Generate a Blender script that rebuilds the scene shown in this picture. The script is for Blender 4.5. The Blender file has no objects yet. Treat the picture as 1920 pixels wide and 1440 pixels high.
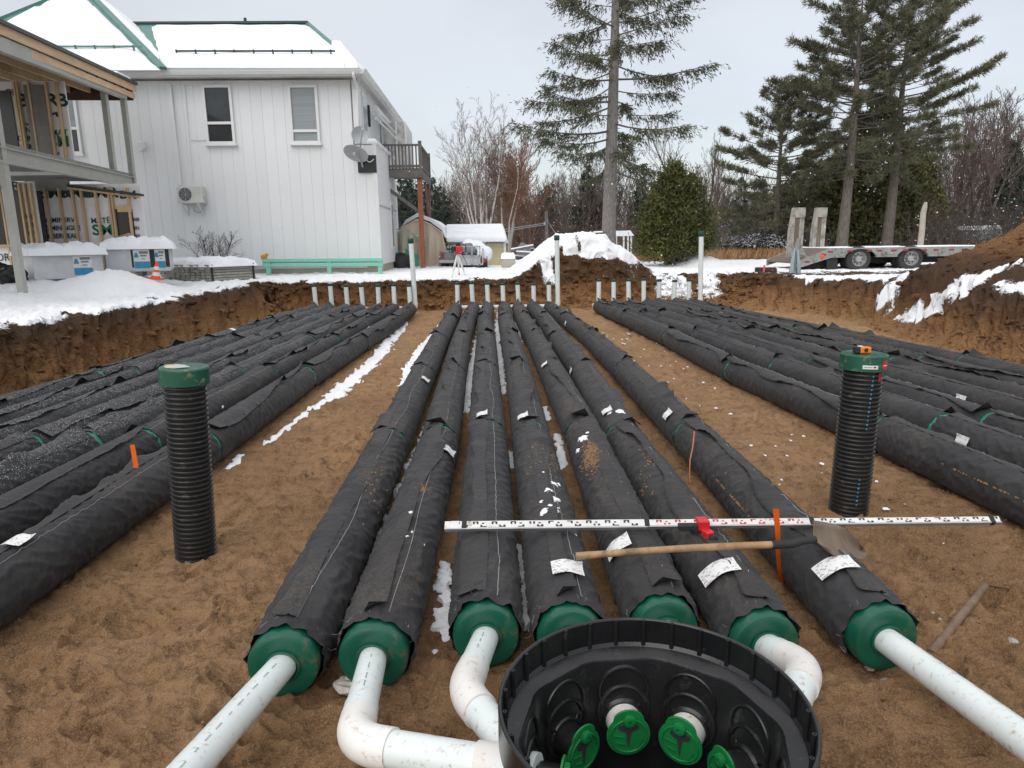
import bpy, bmesh, math, random
import numpy as np
from mathutils import Vector, Matrix, Euler

# ------------------------------------------------------------------ scene, camera, light
SC = bpy.context.scene
COL = SC.collection
R_ = math.radians
FPX = 1290.0                      # focal length in photograph pixels (1920 wide)
PITCH, YAW, ROLL = math.atan(266.5 / FPX), -math.atan(36.5 / 1317.0), -0.013
CAM_H = 1.85
CMAT = Matrix.Rotation(YAW, 4, 'Z') @ Matrix.Rotation(math.pi / 2 - PITCH, 4, 'X') @ Matrix.Rotation(ROLL, 4, 'Z')
cd = bpy.data.cameras.new('camera')
cd.sensor_width = 36.0
cd.lens = 36.0 * FPX / 1920.0
cd.clip_start, cd.clip_end = 0.05, 2000.0
cam = bpy.data.objects.new('camera', cd)
COL.objects.link(cam)
cam.matrix_world = Matrix.Translation((0, 0, CAM_H)) @ CMAT
SC.camera = cam
vs = SC.view_settings
vs.view_transform, vs.look, vs.exposure, vs.gamma = 'Standard', 'None', 0.06, 1.0
vs.use_curve_mapping = False
try:
    SC.cycles.max_bounces = 6
    SC.cycles.diffuse_bounces = 3
    SC.cycles.transparent_max_bounces = 12
except Exception:
    pass

SUN_EL, SUN_AZ = R_(42), R_(212)      # a veiled winter sun, behind the photographer
W = bpy.data.worlds.new('World')
SC.world = W
W.use_nodes = True
nt = W.node_tree
nt.nodes.clear()
out = nt.nodes.new('ShaderNodeOutputWorld')
sky = nt.nodes.new('ShaderNodeTexSky')
sky.sky_type = 'NISHITA'
sky.sun_disc = False
sky.sun_elevation, sky.sun_rotation = SUN_EL, SUN_AZ
bg1 = nt.nodes.new('ShaderNodeBackground')
bg1.inputs['Strength'].default_value = 0.05
nt.links.new(sky.outputs[0], bg1.inputs['Color'])
tc = nt.nodes.new('ShaderNodeTexCoord')
mp = nt.nodes.new('ShaderNodeMapping')
mp.inputs['Scale'].default_value = (1.0, 1.0, 2.4)
nt.links.new(tc.outputs['Generated'], mp.inputs['Vector'])
nz = nt.nodes.new('ShaderNodeTexNoise')
nz.inputs['Scale'].default_value = 1.7
nz.inputs['Detail'].default_value = 5
nz.inputs['Roughness'].default_value = 0.5
nt.links.new(mp.outputs[0], nz.inputs['Vector'])
rp = nt.nodes.new('ShaderNodeValToRGB')
rp.color_ramp.elements[0].position, rp.color_ramp.elements[0].color = 0.36, (0.425, 0.415, 0.405, 1)
rp.color_ramp.elements[1].position, rp.color_ramp.elements[1].color = 0.66, (0.560, 0.552, 0.540, 1)
nt.links.new(nz.outputs[0], rp.inputs[0])
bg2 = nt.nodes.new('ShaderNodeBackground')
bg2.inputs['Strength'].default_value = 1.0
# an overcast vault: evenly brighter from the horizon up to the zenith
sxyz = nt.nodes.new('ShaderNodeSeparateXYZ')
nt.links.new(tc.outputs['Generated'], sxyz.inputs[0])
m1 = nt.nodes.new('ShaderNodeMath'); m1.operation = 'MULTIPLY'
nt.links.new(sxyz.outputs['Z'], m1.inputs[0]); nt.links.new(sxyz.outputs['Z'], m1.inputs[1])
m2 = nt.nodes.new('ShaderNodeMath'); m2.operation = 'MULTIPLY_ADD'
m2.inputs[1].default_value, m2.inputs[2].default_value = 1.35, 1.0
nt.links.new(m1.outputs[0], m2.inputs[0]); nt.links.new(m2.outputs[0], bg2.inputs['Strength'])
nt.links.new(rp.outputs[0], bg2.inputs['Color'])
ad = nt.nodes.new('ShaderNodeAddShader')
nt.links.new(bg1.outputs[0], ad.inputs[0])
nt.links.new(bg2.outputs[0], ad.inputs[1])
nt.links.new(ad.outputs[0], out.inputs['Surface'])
sl = bpy.data.lights.new('sun', 'SUN')
sl.energy, sl.angle, sl.color = 1.4, R_(60), (1.0, 0.97, 0.93)
so = bpy.data.objects.new('sun', sl)
COL.objects.link(so)
d = Vector((math.sin(SUN_AZ) * math.cos(SUN_EL), math.cos(SUN_AZ) * math.cos(SUN_EL), math.sin(SUN_EL)))
so.rotation_euler = d.to_track_quat('Z', 'Y').to_euler()
so.location = d * 60

# ------------------------------------------------------------------ helpers
C3 = CMAT.to_3x3()
def ray(px, py):
    return C3 @ Vector(((px - 960) / FPX, (720 - py) / FPX, -1.0))
def P(px, py, Y):                 # point of the place seen at a photograph pixel, at distance Y in front
    r = ray(px, py)
    return Vector((0, 0, CAM_H)) + r * (Y / r.y)
def G(px, py, z=0.0):             # same, on the level plane z
    r = ray(px, py)
    return Vector((0, 0, CAM_H)) + r * ((z - CAM_H) / r.z)

rng = np.random.RandomState(7)
random.seed(7)

def _hash(ix, iy, iz, seed):
    h = (ix * 374761393 + iy * 668265263 + iz * 2147483647 + seed * 974711) & 0xffffffff
    h = ((h ^ (h >> 13)) * 1274126177) & 0xffffffff
    h = ((h ^ (h >> 16)) * 2246822519) & 0xffffffff
    return (h ^ (h >> 15)) & 0xffffffff
def noise2(x, y, seed=0):
    x = np.asarray(x, float); y = np.asarray(y, float)
    xi = np.floor(x).astype(np.int64); yi = np.floor(y).astype(np.int64)
    fx = x - xi; fy = y - yi
    u = fx * fx * fx * (fx * (fx * 6 - 15) + 10); v = fy * fy * fy * (fy * (fy * 6 - 15) + 10)
    def g(a, b, dx, dy):
        an = _hash(a, b, 0, seed) * (2 * np.pi / 4294967296.0)
        return np.cos(an) * dx + np.sin(an) * dy
    n00 = g(xi, yi, fx, fy); n10 = g(xi + 1, yi, fx - 1, fy)
    n01 = g(xi, yi + 1, fx, fy - 1); n11 = g(xi + 1, yi + 1, fx - 1, fy - 1)
    a = n00 + u * (n10 - n00); b = n01 + u * (n11 - n01)
    return (a + v * (b - a)) * 1.5
def fbm2(x, y, octv=4, seed=0, gain=0.5, lac=2.03):
    s = 0; a = 1.0; t = 0
    for i in range(octv):
        s = s + a * noise2(x, y, seed + i * 17); t += a
        x = np.asarray(x) * lac + 3.1; y = np.asarray(y) * lac - 1.7; a *= gain
    return s / t
def sst(a, b, x):
    t = np.clip((np.asarray(x, float) - a) / (b - a), 0, 1)
    return t * t * (3 - 2 * t)

def np_mesh(name, verts, faces, smooth=True, attrs=None):
    """mesh from arrays; faces is (n,4) or (n,3)"""
    me = bpy.data.meshes.new(name)
    verts = np.asarray(verts, np.float32); faces = np.asarray(faces, np.int32)
    n, k = faces.shape
    me.vertices.add(len(verts)); me.vertices.foreach_set('co', verts.ravel())
    me.loops.add(n * k); me.loops.foreach_set('vertex_index', faces.ravel())
    me.polygons.add(n)
    me.polygons.foreach_set('loop_start', np.arange(0, n * k, k, dtype=np.int32))
    me.polygons.foreach_set('use_smooth', np.full(n, smooth))
    for an, av in (attrs or {}).items():
        a = me.attributes.new(an, 'FLOAT', 'POINT'); a.data.foreach_set('value', np.asarray(av, np.float32))
    me.update(calc_edges=True)
    return me

ORG = {}
def thing(name, label, cat, loc=(0, 0, 0), rz=0.0, group=None):
    o = bpy.data.objects.new(name, None); COL.objects.link(o)
    o.empty_display_size = 0.1
    o.location = loc; o.rotation_euler = (0, 0, rz)
    tag(o, label, cat, group)
    ORG[o.name] = Vector((0, 0, 0))
    return o
def wthing(name, label, cat, loc, group=None):   # parts are then given in world coordinates
    o = thing(name, label, cat, loc, 0, group)
    ORG[o.name] = Vector(loc)
    return o
def tag(o, label=None, cat=None, group=None, kind=None):
    if label: o['label'] = label
    if cat: o['category'] = cat
    if group: o['group'] = group
    if kind: o['kind'] = kind
    return o
def link(name, me, mat=None, parent=None):
    o = bpy.data.objects.new(name, me); COL.objects.link(o)
    if mat is not None and not me.materials:
        me.materials.append(mat)
    if parent is not None:
        o.parent = parent
        ORG[o.name] = ORG.get(parent.name, Vector((0, 0, 0)))
    return o
def copy_tree(o, parent=None, label=None):
    c = o.copy(); COL.objects.link(c)
    ORG[c.name] = ORG.get(o.name, Vector((0, 0, 0)))
    if parent is not None: c.parent = parent
    if label: c['label'] = label
    for ch in list(o.children): copy_tree(ch, c)
    return c

class MB:
    """collects boxes, bars, tubes, lathes; build() links them as ONE mesh object"""
    def __init__(s): s.v = []; s.f = []; s.sm = []
    def add(s, vs_, fs, smooth=False):
        b = len(s.v)
        s.v.extend([tuple(v) for v in vs_])
        s.f.extend([tuple(i + b for i in f) for f in fs]); s.sm.extend([smooth] * len(fs))
        return s
    def hexa(s, p):               # 8 points: bottom loop then top loop
        return s.add(p, [(3, 2, 1, 0), (4, 5, 6, 7), (0, 1, 5, 4), (1, 2, 6, 5), (2, 3, 7, 6), (3, 0, 4, 7)])
    def box(s, c, size, rot=None):
        hx, hy, hz = [q / 2 for q in size]
        pts = [Vector((x, y, z)) for z in (-hz, hz) for x, y in ((-hx, -hy), (hx, -hy), (hx, hy), (-hx, hy))]
        if rot is not None: pts = [rot @ p for p in pts]
        c = Vector(c)
        return s.hexa([p + c for p in pts])
    def bar(s, a, b, w, h, up=(0, 0, 1)):      # a bar of section w x h from a to b
        a, b = Vector(a), Vector(b); t = (b - a).normalized()
        u = Vector(up)
        if abs(t.dot(u)) > 0.98: u = Vector((0, 1, 0))
        sx = t.cross(u).normalized(); sy = sx.cross(t).normalized()
        q = [(-w / 2, -h / 2), (w / 2, -h / 2), (w / 2, h / 2), (-w / 2, h / 2)]
        return s.hexa([a + sx * i + sy * j for i, j in q] + [b + sx * i + sy * j for i, j in q])
    def tube(s, pts, rad, n=8, caps=True, smooth=True):
        pts = [Vector(p) for p in pts]
        if not hasattr(rad, '__len__'): rad = [rad] * len(pts)
        vs_, fs = [], []
        prev = None
        for i, p in enumerate(pts):
            t = (pts[min(i + 1, len(pts) - 1)] - pts[max(i - 1, 0)]).normalized()
            if prev is None:
                u = Vector((0, 0, 1)) if abs(t.z) < 0.9 else Vector((1, 0, 0))
                x = t.cross(u).normalized()
            else:
                x = (prev - t * prev.dot(t)).normalized()
            prev = x; y = t.cross(x)
            for k in range(n):
                a = 2 * math.pi * k / n
                vs_.append(p + (x * math.cos(a) + y * math.sin(a)) * rad[i])
        for i in range(len(pts) - 1):
            for k in range(n):
                k2 = (k + 1) % n
                fs.append((i * n + k, i * n + k2, (i + 1) * n + k2, (i + 1) * n + k))
        s.add(vs_, fs, smooth)
        if caps:
            s.add(vs_[:n], [tuple(range(n))[::-1]]); s.add(vs_[-n:], [tuple(range(n))])
        return s
    def lathe(s, prof, n=32, mat=None, smooth=True, closed=False):    # prof: (r, z) about local z, mat places it
        vs_, fs = [], []
        for r, z in prof:
            for k in range(n):
                a = 2 * math.pi * k / n
                vs_.append(Vector((r * math.cos(a), r * math.sin(a), z)))
        m = len(prof)
        for i in range(m if closed else m - 1):
            for k in range(n):
                k2 = (k + 1) % n; j = (i + 1) % m
                fs.append((i * n + k, i * n + k2, j * n + k2, j * n + k))
        if mat is not None: vs_ = [mat @ v for v in vs_]
        return s.add(vs_, fs, smooth)
    def prism(s, poly, ext):      # polygon (3-D points) extruded by the vector ext
        poly = [Vector(p) for p in poly]; e = Vector(ext); n = len(poly)
        fs = [tuple(range(n))[::-1], tuple(range(n, 2 * n))] + [(i, (i + 1) % n, n + (i + 1) % n, n + i) for i in range(n)]
        return s.add(poly + [p + e for p in poly], fs)
    def quad(s, a, b, c, d): return s.add([a, b, c, d], [(0, 1, 2, 3)])
    def build(s, name, mat, parent=None, bevel=0.0, seg=1):
        me = bpy.data.meshes.new(name)
        o_ = ORG.get(parent.name, Vector((0, 0, 0))) if parent is not None else Vector((0, 0, 0))
        me.from_pydata([(v[0] - o_.x, v[1] - o_.y, v[2] - o_.z) for v in s.v], [], s.f)
        me.polygons.foreach_set('use_smooth', s.sm)
        bm = bmesh.new(); bm.from_mesh(me)
        bmesh.ops.recalc_face_normals(bm, faces=bm.faces)
        if bevel > 0:
            ed = [e for e in bm.edges if len(e.link_faces) == 2 and e.calc_face_angle(0) > 0.6]
            bmesh.ops.bevel(bm, geom=ed, offset=bevel, segments=seg, affect='EDGES', profile=0.5)
        if any(s.sm):
            for e in bm.edges:
                if len(e.link_faces) == 2 and e.calc_face_angle(0) > 0.62: e.smooth = False
        bm.to_mesh(me); bm.free()
        me.update()
        return link(name, me, mat, parent)

def _raw(s, name, mat, parent=None):
    me = bpy.data.meshes.new(name); me.from_pydata(s.v, [], s.f); me.update(); return link(name, me, mat, parent)
MB.raw = _raw
def text_mesh(txt, size, bold=0.0):            # letters as flat shapes in the xy plane
    cu = bpy.data.curves.new('lettering', 'FONT')
    cu.body = txt; cu.size = size; cu.offset = bold; cu.resolution_u = 3
    cu.align_x = 'CENTER'; cu.align_y = 'CENTER'
    o = bpy.data.objects.new('lettering', cu); COL.objects.link(o)
    bpy.context.view_layer.update()
    dg = bpy.context.evaluated_depsgraph_get()
    me = bpy.data.meshes.new_from_object(o.evaluated_get(dg))
    bpy.data.objects.remove(o); bpy.data.curves.remove(cu)
    me.materials.clear()
    return me
def letters(name, txt, size, mat, parent, mat4, bold=0.0, squash=1.0):
    me = text_mesh(txt, size, bold)
    o_ = ORG.get(parent.name, Vector((0, 0, 0)))
    me.transform(Matrix.Translation(-o_) @ mat4 @ Matrix.Scale(squash, 4, (1, 0, 0)))
    return link(name, me, mat, parent)

# ------------------------------------------------------------------ materials
def nodes(name):
    m = bpy.data.materials.new(name); m.use_nodes = True
    t = m.node_tree; b = t.nodes['Principled BSDF']
    return m, t, b
def N(t, typ, **kw):
    n = t.nodes.new(typ)
    for k, v in kw.items():
        if k in n.inputs: n.inputs[k].default_value = v
        else: setattr(n, k, v)
    return n
def ramp(t, src, stops):
    r = t.nodes.new('ShaderNodeValToRGB')
    cr = r.color_ramp
    while len(cr.elements) < len(stops): cr.elements.new(0.5)
    for e, (p, c) in zip(cr.elements, stops):
        e.position = p; e.color = (*c, 1) if len(c) == 3 else c
    t.links.new(src, r.inputs[0])
    return r
def mix(t, fac, a, b):
    m = t.nodes.new('ShaderNodeMix'); m.data_type = 'RGBA'
    if hasattr(fac, 'is_output'): t.links.new(fac, m.inputs[0])
    else: m.inputs[0].default_value = fac
    for i, q in ((6, a), (7, b)):
        if hasattr(q, 'is_output'): t.links.new(q, m.inputs[i])
        else: m.inputs[i].default_value = (*q, 1)
    return m.outputs[2]
def math_(t, op, a, b=None, clamp=False):
    m = t.nodes.new('ShaderNodeMath'); m.operation = op; m.use_clamp = clamp
    for i, q in ((0, a), (1, b)):
        if q is None: continue
        if hasattr(q, 'is_output'): t.links.new(q, m.inputs[i])
        else: m.inputs[i].default_value = q
    return m.outputs[0]
MATS = {}
def mat(name, col, rough=0.6, col2=None, vs=4.0, bump=0.0, bs=60.0, metal=0.0, dirt=None, dirt_amt=0.35, ds=6.0, stretch=None, spec=0.5, rnd=0.0):
    """plain surface: two tones mixed by noise, fine relief, optional dirt specks"""
    if name in MATS: return MATS[name]
    m, t, b = nodes(name)
    tcn = N(t, 'ShaderNodeTexCoord')
    vec = tcn.outputs['Object']
    if stretch:
        mpn = N(t, 'ShaderNodeMapping'); mpn.inputs['Scale'].default_value = stretch
        t.links.new(vec, mpn.inputs['Vector']); vec = mpn.outputs[0]
    nn = N(t, 'ShaderNodeTexNoise', Scale=vs, Detail=5.0, Roughness=0.6)
    t.links.new(vec, nn.inputs['Vector'])
    c2 = col2 if col2 else tuple(c * 0.82 for c in col)
    c = ramp(t, nn.outputs[0], [(0.35, c2), (0.65, col)]).outputs[0]
    if rnd:
        oi = N(t, 'ShaderNodeObjectInfo')
        hs = N(t, 'ShaderNodeHueSaturation')
        t.links.new(c, hs.inputs['Color'])
        t.links.new(math_(t, 'ADD', math_(t, 'MULTIPLY', oi.outputs['Random'], 2 * rnd), 1 - rnd), hs.inputs['Value'])
        c = hs.outputs[0]
    if dirt:
        dn = N(t, 'ShaderNodeTexNoise', Scale=ds, Detail=8.0, Roughness=0.75)
        t.links.new(vec, dn.inputs['Vector'])
        k = ramp(t, dn.outputs[0], [(0.62 - dirt_amt * 0.4, (0, 0, 0)), (0.74 - dirt_amt * 0.3, (1, 1, 1))]).outputs[0]
        c = mix(t, k, c, dirt)
    t.links.new(c, b.inputs['Base Color'])
    b.inputs['Roughness'].default_value = rough; b.inputs['Metallic'].default_value = metal
    b.inputs['Specular IOR Level'].default_value = spec
    if bump:
        bn = N(t, 'ShaderNodeTexNoise', Scale=bs, Detail=4.0)
        t.links.new(vec, bn.inputs['Vector'])
        bu = N(t, 'ShaderNodeBump', Strength=bump, Distance=0.01)
        t.links.new(bn.outputs[0], bu.inputs['Height']); t.links.new(bu.outputs[0], b.inputs['Normal'])
    MATS[name] = m
    return m
# ------------------------------------------------------------------ the ground: pit floor, banks, mounds, snowy yard
def make_terrain_mat():
    m, t, b = nodes('earth_sand_snow')
    tcn = N(t, 'ShaderNodeTexCoord'); vec = tcn.outputs['Object']
    def noise(scale, det=6.0, rough=0.6, st=None):
        v = vec
        if st:
            mpn = N(t, 'ShaderNodeMapping'); mpn.inputs['Scale'].default_value = st
            t.links.new(vec, mpn.inputs['Vector']); v = mpn.outputs[0]
        n = N(t, 'ShaderNodeTexNoise', Scale=scale, Detail=det, Roughness=rough)
        t.links.new(v, n.inputs['Vector']); return n.outputs[0]
    def attr(a):
        n = N(t, 'ShaderNodeAttribute'); n.attribute_name = a; return n.outputs['Fac']
    n1, n2, n3 = noise(0.9), noise(9.0, 10.0, 0.78), noise(120.0, 3.0, 0.7)
    sand = ramp(t, n1, [(0.30, (0.285, 0.150, 0.068)), (0.50, (0.450, 0.256, 0.122)), (0.70, (0.540, 0.332, 0.172))]).outputs[0]
    sand = mix(t, ramp(t, n2, [(0.38, (1, 1, 1)), (0.54, (0, 0, 0))]).outputs[0], sand, (0.190, 0.100, 0.047))
    sand = mix(t, ramp(t, n3, [(0.46, (0, 0, 0)), (0.60, (0.7, 0.7, 0.7))]).outputs[0], sand, (0.50, 0.335, 0.195))
    sand = mix(t, ramp(t, noise(210.0, 3.0, 0.8), [(0.36, (0.8, 0.8, 0.8)), (0.48, (0, 0, 0))]).outputs[0], sand, (0.130, 0.068, 0.032))
    # banks: dark topsoil over rusty subsoil, streaked
    w1, w2 = noise(2.2, 8.0, 0.7, (1, 1, 3.2)), noise(24.0, 6.0, 0.75)
    hgt = attr('strata')
    hh = math_(t, 'ADD', hgt, math_(t, 'MULTIPLY', math_(t, 'SUBTRACT', w1, 0.5), 1.1))
    soil = ramp(t, hh, [(0.0, (0.330, 0.180, 0.076)), (0.35, (0.265, 0.132, 0.052)), (0.62, (0.150, 0.076, 0.034)), (0.90, (0.092, 0.052, 0.028))]).outputs[0]
    soil = mix(t, ramp(t, w2, [(0.38, (0.75, 0.75, 0.75)), (0.52, (0, 0, 0))]).outputs[0], soil, (0.048, 0.028, 0.017))
    c = mix(t, attr('wall'), sand, soil)
    # snow
    s1, s2 = noise(3.2, 8.0, 0.72), noise(26.0, 5.0, 0.7)
    sv = math_(t, 'ADD', attr('snow'), math_(t, 'ADD', math_(t, 'MULTIPLY', math_(t, 'SUBTRACT', s1, 0.5), 0.75), math_(t, 'MULTIPLY', math_(t, 'SUBTRACT', s2, 0.5), 0.55)))
    sf = ramp(t, sv, [(0.50, (0, 0, 0)), (0.56, (1, 1, 1))]).outputs[0]
    snowc = ramp(t, noise(1.2), [(0.3, (0.80, 0.82, 0.85)), (0.7, (0.90, 0.91, 0.92))]).outputs[0]
    c = mix(t, sf, c, snowc)
    t.links.new(c, b.inputs['Base Color'])
    b.inputs['Roughness'].default_value = 0.92
    b.inputs['Specular IOR Level'].default_value = 0.25
    # relief: grains, crumbs, snow crust standing on the soil
    g1, g2, g3 = noise(85.0, 5.0, 0.75), noise(14.0, 7.0, 0.7), noise(320.0, 2.0)
    h = math_(t, 'ADD', math_(t, 'MULTIPLY', g1, 0.55), math_(t, 'ADD', math_(t, 'MULTIPLY', g2, 1.3), math_(t, 'MULTIPLY', g3, 0.25)))
    hs = math_(t, 'ADD', math_(t, 'MULTIPLY', noise(30.0, 4.0), 0.3), math_(t, 'MULTIPLY', noise(6.0, 4.0), 0.8))
    hm = N(t, 'ShaderNodeMix'); t.links.new(sf, hm.inputs[0]); t.links.new(h, hm.inputs[2]); t.links.new(hs, hm.inputs[3])
    ht = math_(t, 'ADD', hm.outputs[0], math_(t, 'MULTIPLY', sf, 0.9))
    bu = N(t, 'ShaderNodeBump', Strength=1.0, Distance=0.036)
    t.links.new(ht, bu.inputs['Height']); t.links.new(bu.outputs[0], b.inputs['Normal'])
    return m
M_EARTH = make_terrain_mat()

def poly_dist(X, Y, pts):          # distance to a polyline in plan, and the parameter's half width
    best = np.full(X.shape, 1e9)
    for (x0, y0, w0), (x1, y1, w1) in zip(pts[:-1], pts[1:]):
        dx, dy = x1 - x0, y1 - y0
        tt = np.clip(((X - x0) * dx + (Y - y0) * dy) / (dx * dx + dy * dy), 0, 1)
        dd = np.hypot(X - x0 - tt * dx, Y - y0 - tt * dy) / (w0 + tt * (w1 - w0))
        best = np.minimum(best, dd)
    return best
def gpts(lst, z=0.0):              # [(px, py, half width in metres)] -> ground polyline
    r = []
    for px, py, w in lst:
        p = G(px, py, z); r.append((p.x, p.y, w))
    return r
SNOW_STRIPS = [
    gpts([(762, 604, .07), (748, 622, .13), (690, 690, .16), (622, 748, .15), (582, 770, .07)]),
    gpts([(574, 775, .05), (548, 798, .05), (500, 835, .05)]), gpts([(452, 856, .05), (432, 880, .05)]),
    gpts([(826, 610, .05), (786, 660, .11), (766, 695, .10), (752, 728, .06)]),
    gpts([(868, 640, .05), (856, 700, .06), (824, 770, .07), (795, 830, .07), (765, 900, .08), (745, 930, .06)]),
    gpts([(902, 590, .07), (896, 640, .08), (884, 690, .08), (876, 730, .09), (873, 775, .07)]),
    gpts([(935, 585, .07), (932, 640, .08), (938, 700, .08), (944, 740, .05)]),
    gpts([(968, 590, .07), (974, 640, .06), (982, 690, .05)]),
    gpts([(1010, 590, .05), (1016, 630, .05)]), gpts([(1038, 590, .05), (1044, 622, .05)]),
    gpts([(1020, 765, .05), (1028, 790, .05)]), gpts([(1046, 820, .05), (1052, 870, .06)]),
    gpts([(957, 850, .04), (960, 880, .05)]), gpts([(836, 1070, .045), (834, 1110, .06)]), gpts([(826, 1152, .045), (838, 1188, .03)]),
    gpts([(975, 1035, .05), (986, 1080, .07), (990, 1130, .06), (992, 1180, .05)]),
    gpts([(690, 970, .05), (716, 968, .05)]), gpts([(720, 935, .05), (700, 1060, .02)]),
]
def zone(X, Y):
    """signed distance outside the pit (positive = outside), bank width"""
    n = fbm2(X * 1.1, Y * 1.1, 4, 3) * 0.34 + fbm2(X * 5, Y * 5, 3, 9) * 0.05
    xl = -5.62 - 0.10 * np.clip((Y - 6) / 12, -1, 1)
    xr = 7.65 + 0.45 * np.exp(-((Y - 15.0) / 2.2) ** 2) - 0.9 * sst(16.3, 19, Y)
    dl, dr = xl - X, X - xr
    yb = 19.15 + 0.35 * sst(3.5, 6.0, X)
    db = Y - yb
    d = np.maximum(np.maximum(dl, dr), db)
    w = np.where(dl >= np.maximum(dr, db), 0.62, np.where(db >= dr, 0.42, 1.15))
    w = w + 1.25 * sst(3.9, 4.8, X) * (db >= np.maximum(dl, dr))
    cmx = np.exp(-(((X - 3.0) / 1.9) ** 4))
    w = w + 0.9 * cmx * (db >= np.maximum(dl, dr))
    return d + n * np.where(w > 1.0, 1.2, 0.8), w
def bump_(X, Y, cx, cy, rx, ry, p=2.0):
    q = np.sqrt(((X - cx) / rx) ** 2 + ((Y - cy) / ry) ** 2)
    return np.clip(1 - q, 0, 1) ** 1.0 * np.clip(1 - q, 0, 1) * (3 - 2 * np.clip(1 - q, 0, 1)) * 0 + sst(0, 1, 1 - q)
def heights(X, Y, fine=True):
    d, w = zone(X, Y)
    n0 = fbm2(X * 0.5, Y * 0.5, 4, 21)
    yard = 0.80 + 0.06 * n0 + 0.22 * sst(-8.0, -10.3, X) * sst(22, 17, Y) - 0.25 * sst(30, 60, Y)
    yard = yard + 0.12 * sst(19.8, 23, Y) * sst(2.5, -1, X)
    clod = np.abs(fbm2(X * 3.0, Y * 3.0, 4, 31)) * 0.16
    yard = yard + clod * (1 - 0.75 * sst(0.0, 0.5, bump_(X, Y, 2.72, 21.3, 2.75, 3.2))) * sst(0.0, 0.8, d) * (0.35 + 0.65 * sst(2.5, 0.6, d))
    yard = yard + 0.17 * bump_(X, Y, -10.9, 16.3, 2.6, 2.2) * (1 + 0.6 * n0)
    # snow mound by the pallets, dirt mound behind the pit, dirt mound on the right, small snow mound
    mA = bump_(X, Y, -8.3, 15.6, 1.45, 1.9) * (0.46 + 0.1 * n0) + (0.05 * np.abs(fbm2(X * 2.6, Y * 2.6, 4, 33, 0.6)) + 0.03 * fbm2(X * 7, Y * 7, 3, 34, 0.6)) * sst(0.2, 0.8, d) * (Y < 60)
    nB = fbm2(X * 1.3, Y * 1.3, 4, 41)
    mB = bump_(X, Y, 2.72, 21.3, 2.75, 3.2) * (1.42 + 0.30 * nB)
    mB = np.minimum(mB, 1.16 + 0.16 * nB + 0.04 * (3 - X))
    mC = bump_(X, Y, 11.3, 12.6, 3.1, 4.6) * (1.65 + 0.30 * nB)
    mC = mC + bump_(X, Y, 9.3, 14.8, 1.3, 1.8) * 0.22
    mD = bump_(X, Y, 8.15, 27.5, 1.7, 2.0) * 0.42
    mound = mA + mB + mC + mD
    top = yard + mound
    s = sst(0, 1, d / w)
    edge = 0.5 * fbm2(X * 2.2, Y * 2.2, 3, 55)
    s = np.clip(s + 0.16 * edge * 4 * s * (1 - s), 0, 1)
    fl = 0.020 * fbm2(X * 1.6, Y * 1.6, 3, 61)
    if fine:
        # trampled, raked sand: drifts, scuffs, lumps
        wx, wy = X + 0.14 * fbm2(X * 3, Y * 3, 2, 62), Y + 0.14 * fbm2(X * 3, Y * 3, 2, 63)
        rd = 1 - np.abs(noise2(wx * 3.1 - wy * 2.0, wy * 5.2 + wx * 1.4, 64)) * 2.2
        rd2 = 1 - np.abs(noise2(wx * 8.0 + wy * 5, wy * 11.0 - wx * 4, 65)) * 2.0
        lump = np.clip(fbm2(X * 9, Y * 9, 4, 66, 0.6) , -1, 1)
        spots = sst(0.12, 0.45, noise2(X * 4.2, Y * 4.2, 67))
        fl = fl + 0.030 * np.clip(rd, 0, 1) ** 4 + 0.018 * np.clip(rd2, 0, 1) ** 4 * (0.4 + spots) + 0.025 * lump * (0.45 + 0.9 * spots)
        fl = fl - 0.035 * sst(0.30, 0.55, noise2(X * 2.3 + 5, Y * 3.0, 68)) + 0.011 * fbm2(X * 30, Y * 30, 2, 69, 0.7) * (0.5 + spots)
        rp_ = np.random.RandomState(77)          # boot prints
        for k in range(150):
            if k < 75: cx, cy = rp_.uniform(-3.0, 3.2), rp_.uniform(2.05, 3.4)
            else:
                cy = 2.6 + 11 * rp_.rand() ** 1.6; cx = rp_.uniform(-2.0, -1.15) if k % 2 else rp_.uniform(2.0, 3.0)
            an = rp_.normal(0, 0.7); ca, sa = math.cos(an), math.sin(an); sd_ = rp_.choice([-1, 1])
            m = (np.abs(X - cx) < 0.32) & (np.abs(Y - cy) < 0.32)
            if not m.any(): continue
            dx, dy = X[m] - cx, Y[m] - cy; u, v = dx * ca + dy * sa, -dx * sa + dy * ca
            q_ = np.sqrt((u / (0.052 + 0.012 * np.sin(v * 20))) ** 2 + (v / 0.145) ** 2) + 0.35 * fbm2(X[m] * 9, Y[m] * 9, 2, 70)
            dep = rp_.uniform(0.4, 1.3)
            fl[m] += dep * (-0.026 * sst(1.15, 0.80, q_) + 0.016 * np.exp(-((q_ - 1.35) / 0.22) ** 2) + 0.004 * np.sin(v * 130) * sst(1.0, 0.7, q_))
    # sand drawn up against the near pipe ends and the box
    fl = fl + 0.07 * np.exp(-((Y - 2.25) / 0.28) ** 2) * np.exp(-((X - 1.9) / 0.7) ** 2) + 0.05 * np.exp(-((X - 0.1) / 1.2) ** 2 - ((Y - 2.35) / 0.4) ** 2)
    z = fl * (1 - s) + top * s
    wn = fbm2(X * 4.5, Y * 4.5, 4, 71, 0.6) * 0.14 + fbm2(X * 1.5, Y * 1.5, 2, 72) * 0.12
    bank = 4 * s * (1 - s)
    z = z + wn * np.clip(bank + 0.55 * sst(0.25, 0.9, mB + 0.8 * mC) * s, 0, 1)
    # attributes
    wall = np.clip(sst(-0.30, 0.10, d + 0.12 * n0), 0, 1)
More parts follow.
